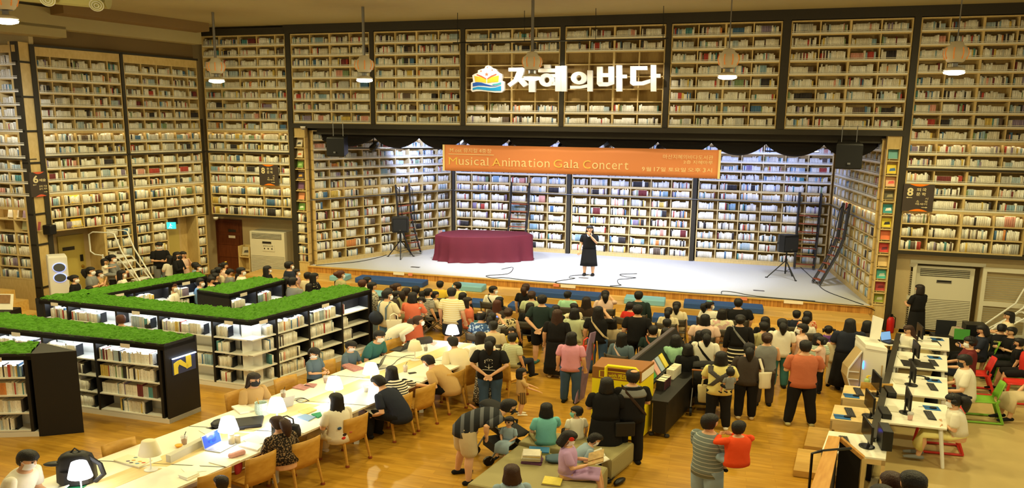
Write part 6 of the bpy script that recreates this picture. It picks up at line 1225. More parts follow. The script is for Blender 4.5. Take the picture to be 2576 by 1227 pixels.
p = at(1772, 1040, 0); stroller((p[0]+.1, p[1]+.2, 0), -.25, 'black stroller with a brown handlebar and a tote bag hung on it')
p = at(1775, 1010, .42); bag_sack((p[0], p[1], .42), -.1, .26, .14, .36, mat('canvas_beige', (206, 190, 140), .8), 'tote_bag', 'beige canvas tote bag hanging from the black stroller', 1.25)
p = at(1265, 1150, 0); stroller((p[0], p[1]+.05, 0), -1.1, 'black stroller with a toddler in it beside the bending man', k=1.25, sc=.95)
# ---------------------------------------------------------------- people
SK = mat('skin', (222, 172, 134), .55); M_eye = mat('eye_dark', (30, 22, 20), .3); M_lip = mat('lips', (190, 100, 90), .5)
M_mw = mat('mask_white', (240, 240, 242), .7); M_mk = mat('mask_black', (34, 36, 40), .7); M_mt = mat('mask_green', (130, 196, 180), .7)
HCOL = dict(k=(24, 20, 20), b=(62, 36, 24), r=(84, 42, 24), d=(38, 26, 22))
CC = dict(w=(236, 230, 214), k=(26, 25, 27), n=(40, 44, 58), c=(226, 212, 178), g=(132, 134, 134), G=(84, 82, 84), p=(220, 152, 178), y=(236, 200, 70), Y=(238, 226, 150), m=(168, 216, 180), t=(122, 196, 196), T=(58, 108, 108), r=(206, 52, 40), o=(238, 84, 40), O=(226, 120, 90), u=(196, 112, 80), b=(104, 140, 176), B=(60, 84, 120), v=(196, 160, 210), V=(110, 70, 140), e=(206, 186, 148), E=(196, 160, 106), h=(176, 168, 120), s=(190, 198, 160), q=(230, 196, 180), j=(92, 110, 124), J=(150, 172, 190), z=(70, 62, 58), M=(112, 44, 46), D=(36, 50, 48), x=(60, 44, 34), l=(226, 236, 190))
def cloth(c):
    if c in CC: return mat('cloth_'+c, CC[c], .85, bump=.25, bscale=9, spec=.2)
    if c in MATS: return MATS[c]
    return mat('cloth_'+c, CC['w'], .85)
def pattern(name, c1, c2, kind, scale, thr=.5, axis=2):
    m = mat(name, c1, .85, spec=.2); nt = m.node_tree; b = nt.nodes['Principled BSDF']; L = nt.links.new; tc = nt.nodes.new('ShaderNodeTexCoord')
    if kind == 'stripe':
        sp = nt.nodes.new('ShaderNodeSeparateXYZ'); L(tc.outputs['Object'], sp.inputs[0]); mu = nt.nodes.new('ShaderNodeMath'); mu.operation = 'MULTIPLY'; mu.inputs[1].default_value = scale; L(sp.outputs[axis], mu.inputs[0])
        f = nt.nodes.new('ShaderNodeMath'); f.operation = 'FRACT'; L(mu.outputs[0], f.inputs[0]); src = f.outputs[0]
    elif kind == 'dots': v = nt.nodes.new('ShaderNodeTexVoronoi'); v.inputs['Scale'].default_value = scale; L(tc.outputs['Object'], v.inputs['Vector']); src = v.outputs['Distance']
    else: v = nt.nodes.new('ShaderNodeTexNoise'); v.inputs['Scale'].default_value = scale; L(tc.outputs['Object'], v.inputs['Vector']); src = v.outputs['Fac']
    g = nt.nodes.new('ShaderNodeMath'); g.operation = 'GREATER_THAN'; g.inputs[1].default_value = thr; L(src, g.inputs[0]); mx = nt.nodes.new('ShaderNodeMix'); mx.data_type = 'RGBA'
    mx.inputs[6].default_value = srgb(*c1)+(1,); mx.inputs[7].default_value = srgb(*c2)+(1,); L(g.outputs[0], mx.inputs[0]); L(mx.outputs[2], b.inputs['Base Color'])
pattern('P_bw', (236, 230, 214), (30, 30, 36), 'stripe', 24, .55); pattern('P_yw', (236, 230, 200), (226, 206, 140), 'stripe', 18, .6); pattern('P_polo', (40, 42, 46), (96, 98, 104), 'stripe', 6.2, .62, 0)
pattern('P_skirt', (28, 27, 28), (226, 218, 190), 'stripe', 11, .68); pattern('P_flower', (40, 34, 30), (150, 126, 96), 'noise', 42, .55); pattern('P_dots', (230, 214, 164), (50, 44, 36), 'dots', 17, .6); pattern('P_hawaii', (60, 88, 130), (176, 196, 214), 'noise', 14, .55)
pattern('P_cardi', (206, 200, 180), (110, 104, 96), 'noise', 30, .53); pattern('P_floralk', (26, 25, 28), (196, 180, 150), 'noise', 24, .64); pattern('P_plaid', (214, 180, 170), (150, 110, 110), 'stripe', 26, .5); pattern('P_tie', (236, 226, 196), (216, 178, 170), 'noise', 8, .5)
pattern('P_sage', (200, 204, 170), (176, 182, 146), 'stripe', 26, .6); pattern('P_wrap', (236, 226, 160), (40, 40, 44), 'stripe', 30, 2); pattern('P_mini', (40, 38, 40), (220, 214, 200), 'dots', 55, .62); pattern('P_bwd', (30, 30, 34), (228, 224, 214), 'stripe', 30, .5); pattern('P_grn', (206, 216, 196), (150, 170, 160), 'stripe', 26, .55); pattern('P_kids', (150, 120, 70), (90, 70, 50), 'stripe', 26, .5, 0); pattern('P_dadpolo', (120, 132, 132), (196, 200, 192), 'stripe', 16, .84); pattern('P_orangepat', (236, 190, 150), (214, 100, 60), 'noise', 22, .54)
ARM = dict(down=((.225, -.02, .20), (.24, .06, -.04)), back=((.25, -.10, .22), (.05, -.18, .02)), fold=((.24, .06, .19), (-.06, .19, .22)), front=((.22, .06, .19), (.09, .25, .20)), phone=((.24, .2, .40), (.09, .33, .60)), type=((.25, .10, .17), (.16, .36, .12)), lap=((.23, .04, .18), (.10, .26, .06)), book=((.22, .08, .19), (.10, .31, .24)), reach=((.24, .16, .22), (.22, .42, .08)), face=((.2, .13, .22), (.04, .18, .46)), mic=((.2, .1, .25), (.03, .19, .50)), side=((.38, 0, .34), (.60, .06, .28)), carry=((.24, .1, .2), (-.04, .27, .20)), hang=((.22, .06, .26), (.2, .22, .02)), round=((.26, .12, .4), (.12, .34, .42)))
def rotx(v, a): y, z = v[1], v[2]; return np.array([v[0], y*cos(a)+z*sin(a), z*cos(a)-y*sin(a)])
def rotz(v, a): return np.array([v[0]*cos(a)-v[1]*sin(a), v[0]*sin(a)+v[1]*cos(a), v[2]])
SPEC_CH = []
def person(x, y, lab, h=1.62, yaw=-15, base=0., sit=None, lean=0, arms='down', hair='short', hc='k', top='w', bot='k', bk='pants', slv='s', mask='', hp=0, hy=0, shoe='k', near=False, wgt=1., k=KW, strap=None, item=None, chair=False, group=None, legs=0., shift=(0, 0), acc=None, step=0.):
    hh = .105+.075*h; s = (h-hh-.02)/1.465; yw = R(yaw); ln = R(lean)
    hipz = .90*s if sit is None else sit+.095*s
    zsp = np.linspace(0, .7, 57); aa = ln*np.clip((zsp+.05)/.30, 0, 1); Sy = np.concatenate([[0], np.cumsum(np.sin((aa[1:]+aa[:-1])/2))])*.0125; Sz = np.concatenate([[0], np.cumsum(np.cos((aa[1:]+aa[:-1])/2))])*.0125
    def up(p):                                                  # a point of the upper body, the spine bending forward by lean
        x_, y_, z_ = p; a = ln*min(1, max(0, (z_+.05)/.30)); cy_, cz_ = (np.interp(z_, zsp, Sy), np.interp(z_, zsp, Sz)) if z_ > 0 else (0, z_)
        return np.array([x_, cy_+y_*cos(a), cz_-y_*sin(a)])*s+np.array([0, 0, hipz])
    NB = up((0, 0, .55)); hd = rotx(np.array([0, 0, 1.]), ln*.55); Hc = NB+hd*(.03*s+hh*.5)
    H = lambda v: rotz(rotx(np.array(v, float)*np.array([hh, hh, hh]), R(hp)), R(hy))+Hc
    htop = H((0, 0, .5)); off = np.array([k, 1, 1])*rotz(htop, yw)
    w = at(x, y, base+htop[2]+.012); loc = np.array([w[0]-off[0]+shift[0], w[1]-off[1]+shift[1], base])
    t = Thing('person', lab, 'person', loc, yw, k, group); P = t.part
    # torso
    TR = [(-.09, .160, .112), (.0, .170, .118), (.14, .148, .106), (.28, .162, .114), (.40, .176, .110), (.47, .160, .094), (.52, .10, .075), (.56, .056, .058)]
    def ring(z, a, b, n=14, yo=0.): return [up((a*cos(2*pi*j/n), yo+b*sin(2*pi*j/n), z)) for j in range(n)]
    m = MB(); m.loft([ring(z, a*wgt, b*wgt) for z, a, b in TR]); m.tube([NB-hd*.02, H((0, -.05, -.2))], [.053*s, .05*s], 10)
    def hf(d): return 1-.30*max(0, -d[2]-.15)**1.3-(.05 if d[1] < -.3 else 0)
    R3 = lambda c, r, nu=14, nv=10, fn=None: [H(np.array(c)+np.array(q)) for q in []]
    hm = MB(); hm.ell((0, 0, 0), (.335, .41, .5), 16, 12, fn=hf); hm.ell((0, .40, -.08), (.05, .07, .09), 8, 6); hm.ell((.335, -.02, -.04), (.03, .06, .1), 6, 5); hm.ell((-.335, -.02, -.04), (.03, .06, .1), 6, 5)
    m.add([H(v) for v in hm.v], hm.f)
    # arms and hands
    am = arms if isinstance(arms, tuple) else (arms, arms); SL = []; WR = []
    for sx, an in zip((1, -1), am):
        e, wv = ARM[an]; q = np.array([sx, 1, 1.]); Sh = up(np.array((.172*wgt, 0, .465))*q); El = up(np.array(e)*q*np.array([wgt, 1, 1])); Wr = up(np.array(wv)*q); WR.append(Wr)
        m.tube([Sh, Sh*.5+El*.5, El, El*.55+Wr*.45, Wr], [.040*s*wgt, .046*s*wgt, .040*s, .038*s, .026*s], 9); d = Wr-El; d /= np.linalg.norm(d)+1e-9
        sd = np.cross(d, up((0, 1, 0))-up((0, 0, 0))); sd = sd/np.linalg.norm(sd) if np.linalg.norm(sd) > .2 else np.array([1., 0, 0]); nr = np.cross(sd, d); hs = s*(1.0 if h > 1.3 else 1.05)
        pe = Wr+d*.085*hs; m.tube([Wr, Wr+d*.03*hs, pe], [(.028*hs, .02*hs), (.04*hs, .018*hs), (.04*hs, .015*hs)], 8, ax=sd)
        for f, (o_, l_) in enumerate(((-.031, .062), (-.011, .074), (.011, .07), (.031, .055))): b0 = pe+sd*o_*hs; m.tube([b0-d*.01*hs, b0+d*l_*.55*hs+sd*o_*.15*hs-nr*.006*hs, b0+d*l_*hs-nr*.022*hs], [.0095*hs, .009*hs, .008*hs], 6)
        ts = sd*(-sx if True else 1); tb = Wr+d*.03*hs+ts*.034*hs; m.tube([tb-ts*.01*hs, tb+d*.03*hs+ts*.022*hs-nr*.006*hs, tb+d*.056*hs+ts*.026*hs-nr*.016*hs], [.013*hs, .0115*hs, .0095*hs], 6)
        SL.append((Sh, El, Wr))
    # legs
    LG = []
    for sx in (1, -1):
        hp_ = up((sx*.088, 0, -.02)) if sit is None else np.array([sx*.09*s, 0, hipz-.01])
        if sit is None: kn = np.array([sx*(.10+legs*.35)*s, .02+step*sx*.5, .48*s]); an_ = np.array([sx*(.105+legs)*s, -.02+step*sx, .085*s])
        else: kn = np.array([sx*(.115+legs)*s, .44*s, hipz-.015]); az = max(.075*s, hipz-.43*s); an_ = np.array([sx*(.115+legs)*s, .47*s+(.0 if az < .12 else .02), az])
        m.tube([hp_, hp_*.5+kn*.5, kn, kn*.62+an_*.38+np.array([0, -.010*s, 0]), an_], [.088*s*wgt, .078*s*wgt, .056*s, .056*s, .036*s], 10)
        fo = np.array([0, 1., 0]); m.tube([an_-fo*.03*s-np.array([0, 0, .045*s]), an_+fo*.06*s-np.array([0, 0, .05*s]), an_+fo*.15*s-np.array([0, 0, .06*s])], [(.032*s, .035*s), (.038*s, .03*s), (.034*s, .02*s)], 8, ax=(1, 0, 0)); LG.append((hp_, kn, an_))
    o = P('body', m, SK, smooth=True); r = o.modifiers.new('r', 'REMESH'); r.mode = 'VOXEL'; r.voxel_size = .0105 if near else .016; r.use_smooth_shade = True
    sm = o.modifiers.new('s', 'SMOOTH'); sm.factor = .5; sm.iterations = 2 if near else 1
    # trousers, shorts, skirt
    if bk in ('pants', 'shorts'):
        m = MB(); m.loft([ring(z, a*wgt+.012, b*wgt+.012) for z, a, b in ((-.125, .14, .10), (-.08, .165, .115), (0, .172, .12), (.08, .16, .112))[:3 if lean > 40 else 4]])
        for hp_, kn, an_ in LG:
            if bk == 'pants': m.tube([hp_+(0, 0, .01), hp_*.5+kn*.5, kn, kn*.5+an_*.5, an_+(kn-an_)*.04], [.106*s*wgt, .097*s*wgt, .080*s, .078*s, .066*s], 10)
            else: m.tube([hp_+(0, 0, .01), hp_*.5+kn*.5, hp_*.12+kn*.88], [.108*s*wgt, .103*s*wgt, .098*s*wgt], 10)
        P('trousers' if bk == 'pants' else 'shorts', m, cloth(bot), smooth=True)
    else:
        m = MB(); L_ = dict(skirt=.5, dress=.56, long=.78, mini=.36)[bk]; n = 20
        if sit is None:
            rg = [ring(z, a*wgt+.012, b*wgt+.012, n) for z, a, b in ((.10, .152, .108), (.0, .176, .124), (-.06, .18, .13))]; c0 = up((0, 0, -.06))
            for f in (.4, .7, 1.): rg.append([np.array([(.19+.05*f)*s*wgt*cos(2*pi*j/n)*(1+.05*f*sin(5*2*pi*j/n)), .0+c0[1]*(1-f*.6)+(.14+.05*f)*s*wgt*sin(2*pi*j/n)*(1+.05*f*sin(5*2*pi*j/n)), c0[2]-(L_-.06)*s*f]) for j in range(n)])
        else:
            rg = [ring(z, a*wgt+.014, b*wgt+.014, n) for z, a, b in ((.10, .152, .108), (.02, .176, .124))]
            for yy, zz, a, b in ((.10, .0, .2, .10), (.28, .01, .21, .095), (.46, .0, .22, .09)): rg.append([np.array([a*s*cos(2*pi*j/n), yy*s-.05*s*max(0, sin(2*pi*j/n))*0, hipz+zz+b*s*sin(2*pi*j/n)]) for j in range(n)])
            if L_ > .45: rg.append([np.array([.22*s*cos(2*pi*j/n), .5*s+.08*s*sin(2*pi*j/n), hipz-.3*s*(L_/.5)+.04*sin(2*pi*j/n)]) for j in range(n)])
        m.loft(rg); P('skirt', m, cloth(bot if bk != 'dress' or bot != 'k' else bot), smooth=True)
    # top
    hem = -.10 if bk in ('pants', 'shorts') else .04
    m = MB(); rg = [(hem, .176, .126), (.0, .176, .124), (.14, .160, .118), (.28, .172, .124), (.40, .184, .118), (.47, .166, .10), (.515, .115, .083), (.535, .078, .068)]
    m.loft([ring(z, a*wgt+.012+.003*sin(z*40), b*wgt+.013) for z, a, b in rg if z >= hem])
    for Sh, El, Wr in SL:
        if slv == 's': e = Sh*.35+El*.65; m.tube([Sh, Sh*.6+El*.4, e], [.062*s*wgt, .066*s*wgt, .068*s*wgt], 10)
        elif slv == 'l': m.tube([Sh, Sh*.5+El*.5, El, El*.5+Wr*.5, El*.06+Wr*.94], [.063*s*wgt, .063*s*wgt, .057*s, .051*s, .042*s], 10)
    P('shirt' if bk != 'dress' else 'dress_top', m, cloth(top), smooth=True)
    if shoe:
        for hp_, kn, an_ in LG: m = MB(); f = np.array([0, 1., 0]); z_ = np.array([0, 0, 1.]); m.tube([an_-f*.05*s-z_*.05*s, an_+f*.02*s-z_*.042*s, an_+f*.10*s-z_*.052*s, an_+f*.18*s-z_*.062*s], [(.038*s, .04*s), (.044*s, .044*s), (.048*s, .036*s), (.04*s, .024*s)], 10, ax=(1, 0, 0)); P('shoe', m, cloth(shoe), smooth=True)
    # hair
    m = MB(); n = 30; hs_ = rng.random(4)*6
    def hr(z, w_, bk_, fr, yo=0.):
        o_ = []; f_ = .022+.05*min(1, max(0, .2-z))
        for j in range(n):
            a = 2*pi*j/n; q_ = 1+f_*(.6*sin(7*a+hs_[0]+z*2)+.5*sin(13*a+hs_[1]-z*3)+.3*rng.normal()); zz_ = z-(.05*abs(sin(6*a+hs_[2]))+.03*rng.random())*(z < -.2)
            o_.append(H((w_*q_*cos(a), yo+(fr if sin(a) > 0 else bk_)*q_*sin(a), zz_)))
        return o_
    base_ = [(.565, .05, .06, .05), (.545, .17, .2, .19), (.48, .27, .33, .31), (.38, .345, .42, .39), (.28, .375, .46, .43), (.20, .38, .475, .42)]
    face = [(.16, .385, .48, .30), (.12, .385, .48, .10)]
    rest = dict(short=[(0, .375, .475, .05), (-.10, .36, .45, .0), (-.2, .33, .42, -.1), (-.3, .26, .38, -.2)], bob=[(-.05, .40, .49, .08), (-.25, .43, .48, .06), (-.45, .45, .46, .04), (-.6, .43, .44, .0), (-.66, .36, .38, -.05)],
                long=[(-.05, .40, .49, .07), (-.3, .43, .48, .05), (-.55, .46, .46, .0), (-.85, .48, .46, -.1), (-1.2, .46, .48, -.22), (-1.55, .36, .50, -.3), (-1.65, .25, .46, -.34)], up=[(0, .375, .475, .03), (-.12, .36, .45, -.02), (-.24, .30, .40, -.15), (-.34, .2, .34, -.2)])
    st = 'up' if hair in ('pony', 'bun', 'tails') else 'short' if hair in ('thin', 'cap') else hair
    rr = [hr(*q) for q in base_+face+rest[st]]; m.loft(rr)
    if hair == 'pony':
        tl = [H((0, -.44, .12)), H((0, -.62, .08)), H((0, -.66, -.2)), H((.03, -.58, -.6)), H((.03, -.54, -.95))]; m.tube(tl, [.05*s, .07*s, .075*s, .06*s, .025*s], 9)
    if hair == 'bun': m.ell(H((0, -.42, .12)), (.075*s, .07*s, .07*s), 10, 7)
    if hair == 'tails':
        for sx in (-1, 1): m.tube([H((sx*.3, -.3, .2)), H((sx*.46, -.36, .15)), H((sx*.5, -.34, -.2))], [.03*s, .05*s, .02*s], 8)
    P('hair', m, mat('hair_'+hc, HCOL[hc], .5, noise=.35, nscale=50, bump=.35, bscale=70), smooth=True)
    if hair == 'thin': m = MB(); m.ell(H((0, -.2, .5)), (.05, .05, .02), 10, 6); P('bald_spot', m, SK, smooth=True)
    va = (yaw+hy-atan2(-(loc[0]), loc[1])*180/pi+180) % 360-180
    if abs(va) > 42:
        mm = dict(w=M_mw, k=M_mk, t=M_mt).get(mask)
        if mm:
            m = MB(); m.grid(lambda u, v: H(((.30-.05*abs(2*v-1))*1.16*sin((u-.5)*2.5), (.36+.08*(1-abs(2*v-1)))*1.08*cos((u-.5)*2.5)*(.97+.03*v)+.02, -.50+.50*v)), 10, 6); P('face_mask', m, mm, smooth=True)
            m = MB()
            for sx in (-1, 1): m = MB(); m.tube([H((sx*.3, .14, -.1)), H((sx*.37, -.03, .02))], .004, 4); P('mask_loop', m, mm)
        elif abs(va) > 60: m = MB(); m.tube([H((-.07, .375, -.27)), H((0, .40, -.275)), H((.07, .375, -.27))], .007*hh/.23, 5); P('mouth', m, M_lip)
        if abs(va) > 60:
            for sx in (-1, 1): m = MB(); m.ell(H((sx*.13, .355, .03)), (.013, .013, .008), 7, 5); P('eye', m, M_eye); m = MB(); m.tube([H((sx*.07, .385, .11)), H((sx*.20, .345, .11))], .005, 4); P('eyebrow', m, M_eye)
    if strap:
        a = [(-.13, .02, .54), (-.10, -.105, .46), (.0, -.14, .30), (.13, -.12, .10), (.20, 0, .0), (.13, .13, .10), (0, .145, .30), (-.10, .10, .46), (-.13, .02, .54)]; m = MB(); m.tube([up(np.array(q)*np.array([wgt, wgt*1.04, 1])) for q in a], [(.022, .006)]*9, 6, ax=(0, 0, 1)); P('strap', m, cloth(strap))
    Wl = lambda v: loc+t.X[:3, :3]@np.array(v)
    if item:
        c = (WR[0]+WR[1])/2+np.array([0, .07, .03]); q = Wl(c)
        short = 'held by the '+' '.join(lab.replace(',', '').split()[:9])
        if item == 'phone':
            it = Thing('phone', 'phone '+short, 'phone', q, yw, 1.); m = MB(); m.rbox((0, 0, -.04), (.20, .012, .09), .005); it.part('case', m, M_blk); m = MB(); m.box((0, -.009, -.034), (.185, .003, .078)); it.part('screen', m, mat('phone_screen', (120, 150, 220), .3, emit=1.3, ecol=(.2, .3, .8)))
        else:
            it = Thing(item, ('white printed programme ' if item == 'programme' else 'open book ')+short, 'paper' if item == 'programme' else 'book', q, yw, 1.2); v = rotx(np.array([0, 0, 1.]), R(-35))
            if item == 'programme':
                m = MB(); m.add([(-.1, 0, -.05), (.1, 0, -.05), tuple(np.array([.1, 0, -.05])+v*.26), tuple(np.array([-.1, 0, -.05])+v*.26)], [(0, 1, 2, 3)]); o = it.part('sheet', m, M_paper); o.modifiers.new('s', 'SOLIDIFY').thickness = .004
                pts = [np.array([-.07, -.006, -.05])+v*.03, np.array([-.07, -.006, -.05])+v*.14, np.array([-.04, -.006, -.05])+v*.2, np.array([0, -.006, -.05])+v*.22, np.array([.04, -.006, -.05])+v*.2, np.array([.07, -.006, -.05])+v*.14, np.array([.07, -.006, -.05])+v*.03]; m = MB(); m.tube(pts, .006, 4); it.part('printed_arch', m, mat('arch_red', (170, 60, 50), .6))
            else:
                for sx in (-1, 1):
                    m = MB(); d_ = rotx(np.array([0, .9, .5]), 0); m.add([(0, -.1, -.03), (sx*.2, -.1, .01), (sx*.2, .10, .10), (0, .10, .06)], [(0, 1, 2, 3)]); o = it.part('page', m, M_paper if item == 'open_book' else mat('comic_page', (206, 170, 110), .6, noise=.6, nscale=18)); o.modifiers.new('s', 'SOLIDIFY').thickness = .015
    if chair:
        c = Thing('folding_chair', 'dark folding chair of the '+' '.join(lab.replace(',', '').split()[:10]), 'chair', loc, yw, 1.28, 'folding chairs of the audience'); mc = mat('chair_grey', (78, 72, 62), .6); mf = mat('chair_frame', (104, 96, 84), .4, .5)
        m = MB(); m.rbox((0, .04, .415), (.42, .40, .03), .03); c.part('seat', m, mc); m = MB(); m.grid(lambda u, v: ((u-.5)*.42, -.21-.03*(1-(2*u-1)**2)-.03*v, .62+.2*v), 6, 3); o = c.part('backrest', m, mc, smooth=True); o.modifiers.new('s', 'SOLIDIFY').thickness = .02
        for sx in (-1, 1): m = MB(); m.tube([(sx*.22, -.25, .84), (sx*.22, -.16, .44), (sx*.22, .26, .015)], .013, 6); c.part('front_leg', m, mf); m = MB(); m.tube([(sx*.2, .16, .42), (sx*.2, -.26, .015)], .013, 6); c.part('rear_leg', m, mf)
    if acc: acc(t, up, H, s, Wl, WR)
    return t, loc, Wl
p = person; N = dict(near=True)
ST = .45
# on the stage
def necklace(t, up, H, s, Wl, WR): m = MB(); m.tube([up((-.05, .10, .52)), up((-.03, .14, .47)), up((.03, .14, .47)), up((.05, .10, .52))], .012, 5); t.part('white_collar', m, cloth('w'))
t, l, Wl = p(1484, 567, 'woman in a long black dress singing into a microphone on the stage', 1.76, 172, STZ, arms=('down', 'mic'), hair='bob', top='k', bot='k', bk='dress', near=True, acc=necklace, wgt=.92, shoe='k')
q = Wl((-.03, .20, 1.43)); m = MB(); m.tube([q+(0, 0, -.1), q+(0, 0, .04)], .014, 8); m.ell(q+(0, 0, .07), (.03, .03, .035), 8, 6); solo('microphone', m, M_blk, 'black microphone held by the singer', 'microphone')
# left side, behind the mossy bookcases
p(401, 609, 'man in a black shirt and white mask behind the rolling stairs', 1.74, -140, arms='front', mask='w', top='k', bot='g', hp=20)
p(426, 642, 'girl in a white shirt with long black hair beside the man in black', 1.42, 60, arms='front', hair='long', top='w', bot='k')
p(445, 633, 'woman in a black jacket and black mask by the exit door', 1.58, -95, hair='bob', mask='k', top='k', slv='l', arms='fold')
p(460, 632, 'child in a pale pink shirt touching the face, by the exit door', 1.5, -110, arms=('down', 'face'), hair='bob', top='q', bot='e')
p(281, 640, 'tall woman in a grey hoodie carrying a child on her back', 1.66, -80, arms='carry', hair='bun', mask='w', top='g', slv='l', bot='k')
p(262, 650, 'child in white carried on the back of the woman in the hoodie', 1.0, -80, sit=1.02, arms='round', hair='bob', top='w', bot='g', bk='shorts')
p(227, 671, 'woman in a grey shirt with a ponytail and mask, arms folded', 1.58, -85, arms='fold', hair='pony', mask='w', top='g', bot='k')
p(248, 679, 'boy in a brown shirt and mask leaning by the woman in grey', 1.38, -80, arms=('face', 'fold'), mask='w', top='E', bot='k')
p(186, 691, 'girl in a black top with a low bun and white mask at the far left', 1.5, -85, hair='bun', mask='w', top='k', strap='w', bot='k', slv='s')
p(305, 679, 'girl with long black hair and white mask by the rolling stairs', 1.5, -60, hair='long', mask='w', top='w', bot='k')
p(224, 719, 'small child of whom only dark hair shows over the moss', 1.12, -40, hair='short', top='k')
p(497, 664, 'boy in a black cap-like haircut and white mask by the narrow shelf', 1.3, -75, mask='w', top='k', hy=-10)
p(491, 659, 'child in a grey top behind the masked boy by the narrow shelf', 1.32, -70, hair='short', top='J')
p(564, 659, 'girl in a pale pink shirt with a yellow hair clip near the brown door', 1.4, -70, arms='front', hair='bun', top='q', bot='k', acc=lambda t, up, H, s, Wl, WR: t.part('hair_clip', MB().tube([H((.05, .1, .55)), H((.1, .2, .6))], .02, 5), cloth('y')))
p(549, 671, 'woman in a cream blouse turned away near the brown door', 1.45, -40, hair='pony', top='c', bot='k')
p(541, 686, 'person with a small dark bun, seated near the brown door', 1.62, -60, sit=ST, hair='bun', top='k', chair=True)
p(534, 695, 'boy in a peach shirt seated behind the small middle bookcase', 1.5, -70, sit=ST, hair='short', top='q', hp=20, chair=True)
p(583, 676, 'person with dark hair bending down near the air conditioner', 1.45, -60, hair='short', top='g', hp=30)
p(606, 672, 'man with glasses and a white mask near the left air conditioner', 1.62, -75, mask='w', top='w', bot='k')
p(602, 686, 'woman in a black top with black hair behind the small middle bookcase', 1.4, -50, hair='bob', top='k')
p(672, 668, 'girl with long black hair and a mask before the left air conditioner', 1.5, -60, hair='long', mask='w', top='k', strap='g')
p(727, 657, 'man in a navy shirt and white mask left of the narrow case', 1.74, -60, mask='w', top='n', bot='k', hair='short')
p(745, 676, 'child in a plaid top and mask beside the man in navy', 1.3, -70, mask='w', top='P_plaid', hair='up', bot='k')
p(737, 697, 'man in a grey shirt seen from behind over the moss', 1.70, -25, top='g', bot='k', hair='short', hy=-15)
p(719, 696, 'woman with a black bun and clip beside the man in grey', 1.62, -20, hair='bun', top='k')
p(790, 686, 'woman in a black flowered blouse with long black hair, by the bookcase end', 1.58, -55, hair='long', top='P_floralk', bot='k', arms='front')
p(774, 684, 'boy in a cream shirt behind the woman in the flowered blouse', 1.45, -30, top='c', bot='k')
p(778, 712, 'small dark haired child in front of the woman in the flowered blouse', 1.3, -30, top='k', hair='bob')
p(433, 711, 'woman in a white shirt with auburn bob, inside the corner bookcases', 1.60, -80, hair='short', hc='r', mask='w', top='w', bot='k')
p(501, 699, 'boy in a blue shirt and black vest, inside the corner bookcases', 1.62, -75, mask='w', top='b', bot='k', strap='k')
p(303, 791, 'person with short brown hair between the two front bookcases', 1.5, 20, hair='up', hc='r', top='e', hp=10)
p(375, 811, 'person in a white top crouching between the two front bookcases', 1.3, 30, hair='short', top='w', arms='front')
# left of the audience
p(856, 680, 'woman in khaki with brown updo and mask by the light cushion', 1.55, -60, .24, hair='bun', hc='r', mask='w', top='h', bot='k', strap='k')
p(911, 703, 'person with red brown hair behind the end of the bookcase', 1.62, -20, hair='short', hc='r', top='z')
p(924, 696, 'child with dark hair in front of the dark blue cushion', 1.5, -60, hair='short', top='q', sit=ST)
p(936, 709, 'woman in a flowered grey blouse by the end of the bookcase', 1.60, -70, hair='up', top='P_cardi', bot='J', slv='l')
p(977, 724, 'person with dark hair behind the man with the backpack', 1.6, -20, hair='short', top='z')
def pack(t, up, H, s, Wl, WR):
    m = MB(); m.ell(up((-.10, -.20, .12)), (.17, .11, .19), 12, 8, fn=lambda d: 1-.12*abs(d[0]*d[2])); t.part('backpack', m, M_navy, smooth=True)
    for sx in (-.11, .10): m = MB(); m.tube([up((sx, -.14, .1)), up((sx, -.135, .4)), up((sx, -.03, .545)), up((sx, .12, .4)), up((sx, .1, .1))], [(.024, .008)]*5, 6, ax=(1, 0, 0)); t.part('backpack_strap', m, cloth('j'))
t, l, Wl = p(974, 729, 'man in a cream shirt and mask with a navy backpack', 1.75, -40, hair='short', mask='w', top='c', bot='b', bk='shorts', hy=-30, acc=pack, arms=('fold', 'fold'))
q = Wl((.3, -.12, .72)); bag_sack(q, .2, .3, .08, .34, mat('canvas_white', (232, 222, 196), .8), 'tote_bag', 'cream tote bag hanging from the man with the backpack', 1.2)
p(998, 712, 'woman with brown hair clip facing sideways near the dark cushion', 1.62, -80, sit=ST, hair='bun', hc='b', top='k', chair=True)
p(998, 731, 'child in an ochre shirt and yellow mask behind the man with the backpack', 1.4, -70, mask='w', hair='up', top='E', sit=ST)
p(1000, 745, 'child with black hair beside the ochre shirted child', 1.3, -30, hair='bob', top='D', sit=ST)
p(1022, 723, 'woman in a beige shirt and khaki trousers, standing with crossed arms', 1.62, -30, hair='pony', hc='d', top='h', bot='E', arms='fold')
p(1046, 719, 'man in a pale yellow shirt seated behind the woman in coral', 1.72, -15, .0, sit=ST, hair='short', top='Y', chair=True)
p(1038, 734, 'woman with a black bob in a long coral dress holding a child', 1.64, -20, hair='bob', top='O', bot='O', bk='long', arms='carry')
p(1055, 747, 'little girl in a flowered dress and mask held by the woman in coral', .95, 100, sit=.98, hair='tails', mask='w', top='P_cardi', bot='P_cardi', bk='dress', slv='s', hp=30, arms='round')
p(1077, 725, 'woman with a black ponytail in a striped dark top, seated', 1.6, -60, sit=ST, hair='pony', top='P_bwd', chair=True)
p(1094, 732, 'child in a cream shirt holding a white programme, far audience row', 1.35, -75, sit=ST, hair='up', top='c', arms='book', item='programme', chair=True)
p(1107, 706, 'boy in a bright yellow shirt seated at the front', 1.45, -15, .0, sit=.5, top='y', bot='k', chair=True)
p(1150, 709, 'boy in a pale yellow shirt and mask with a raised hand', 1.45, 10, .0, sit=.5, top='Y', bot='k', hy=60, mask='w', arms=('down', 'face'))
p(1136.5, 723, 'man in a white and yellow striped shirt with navy shorts, standing', 1.76, -18, top='P_yw', bot='n', bk='shorts', hair='short', near=True)
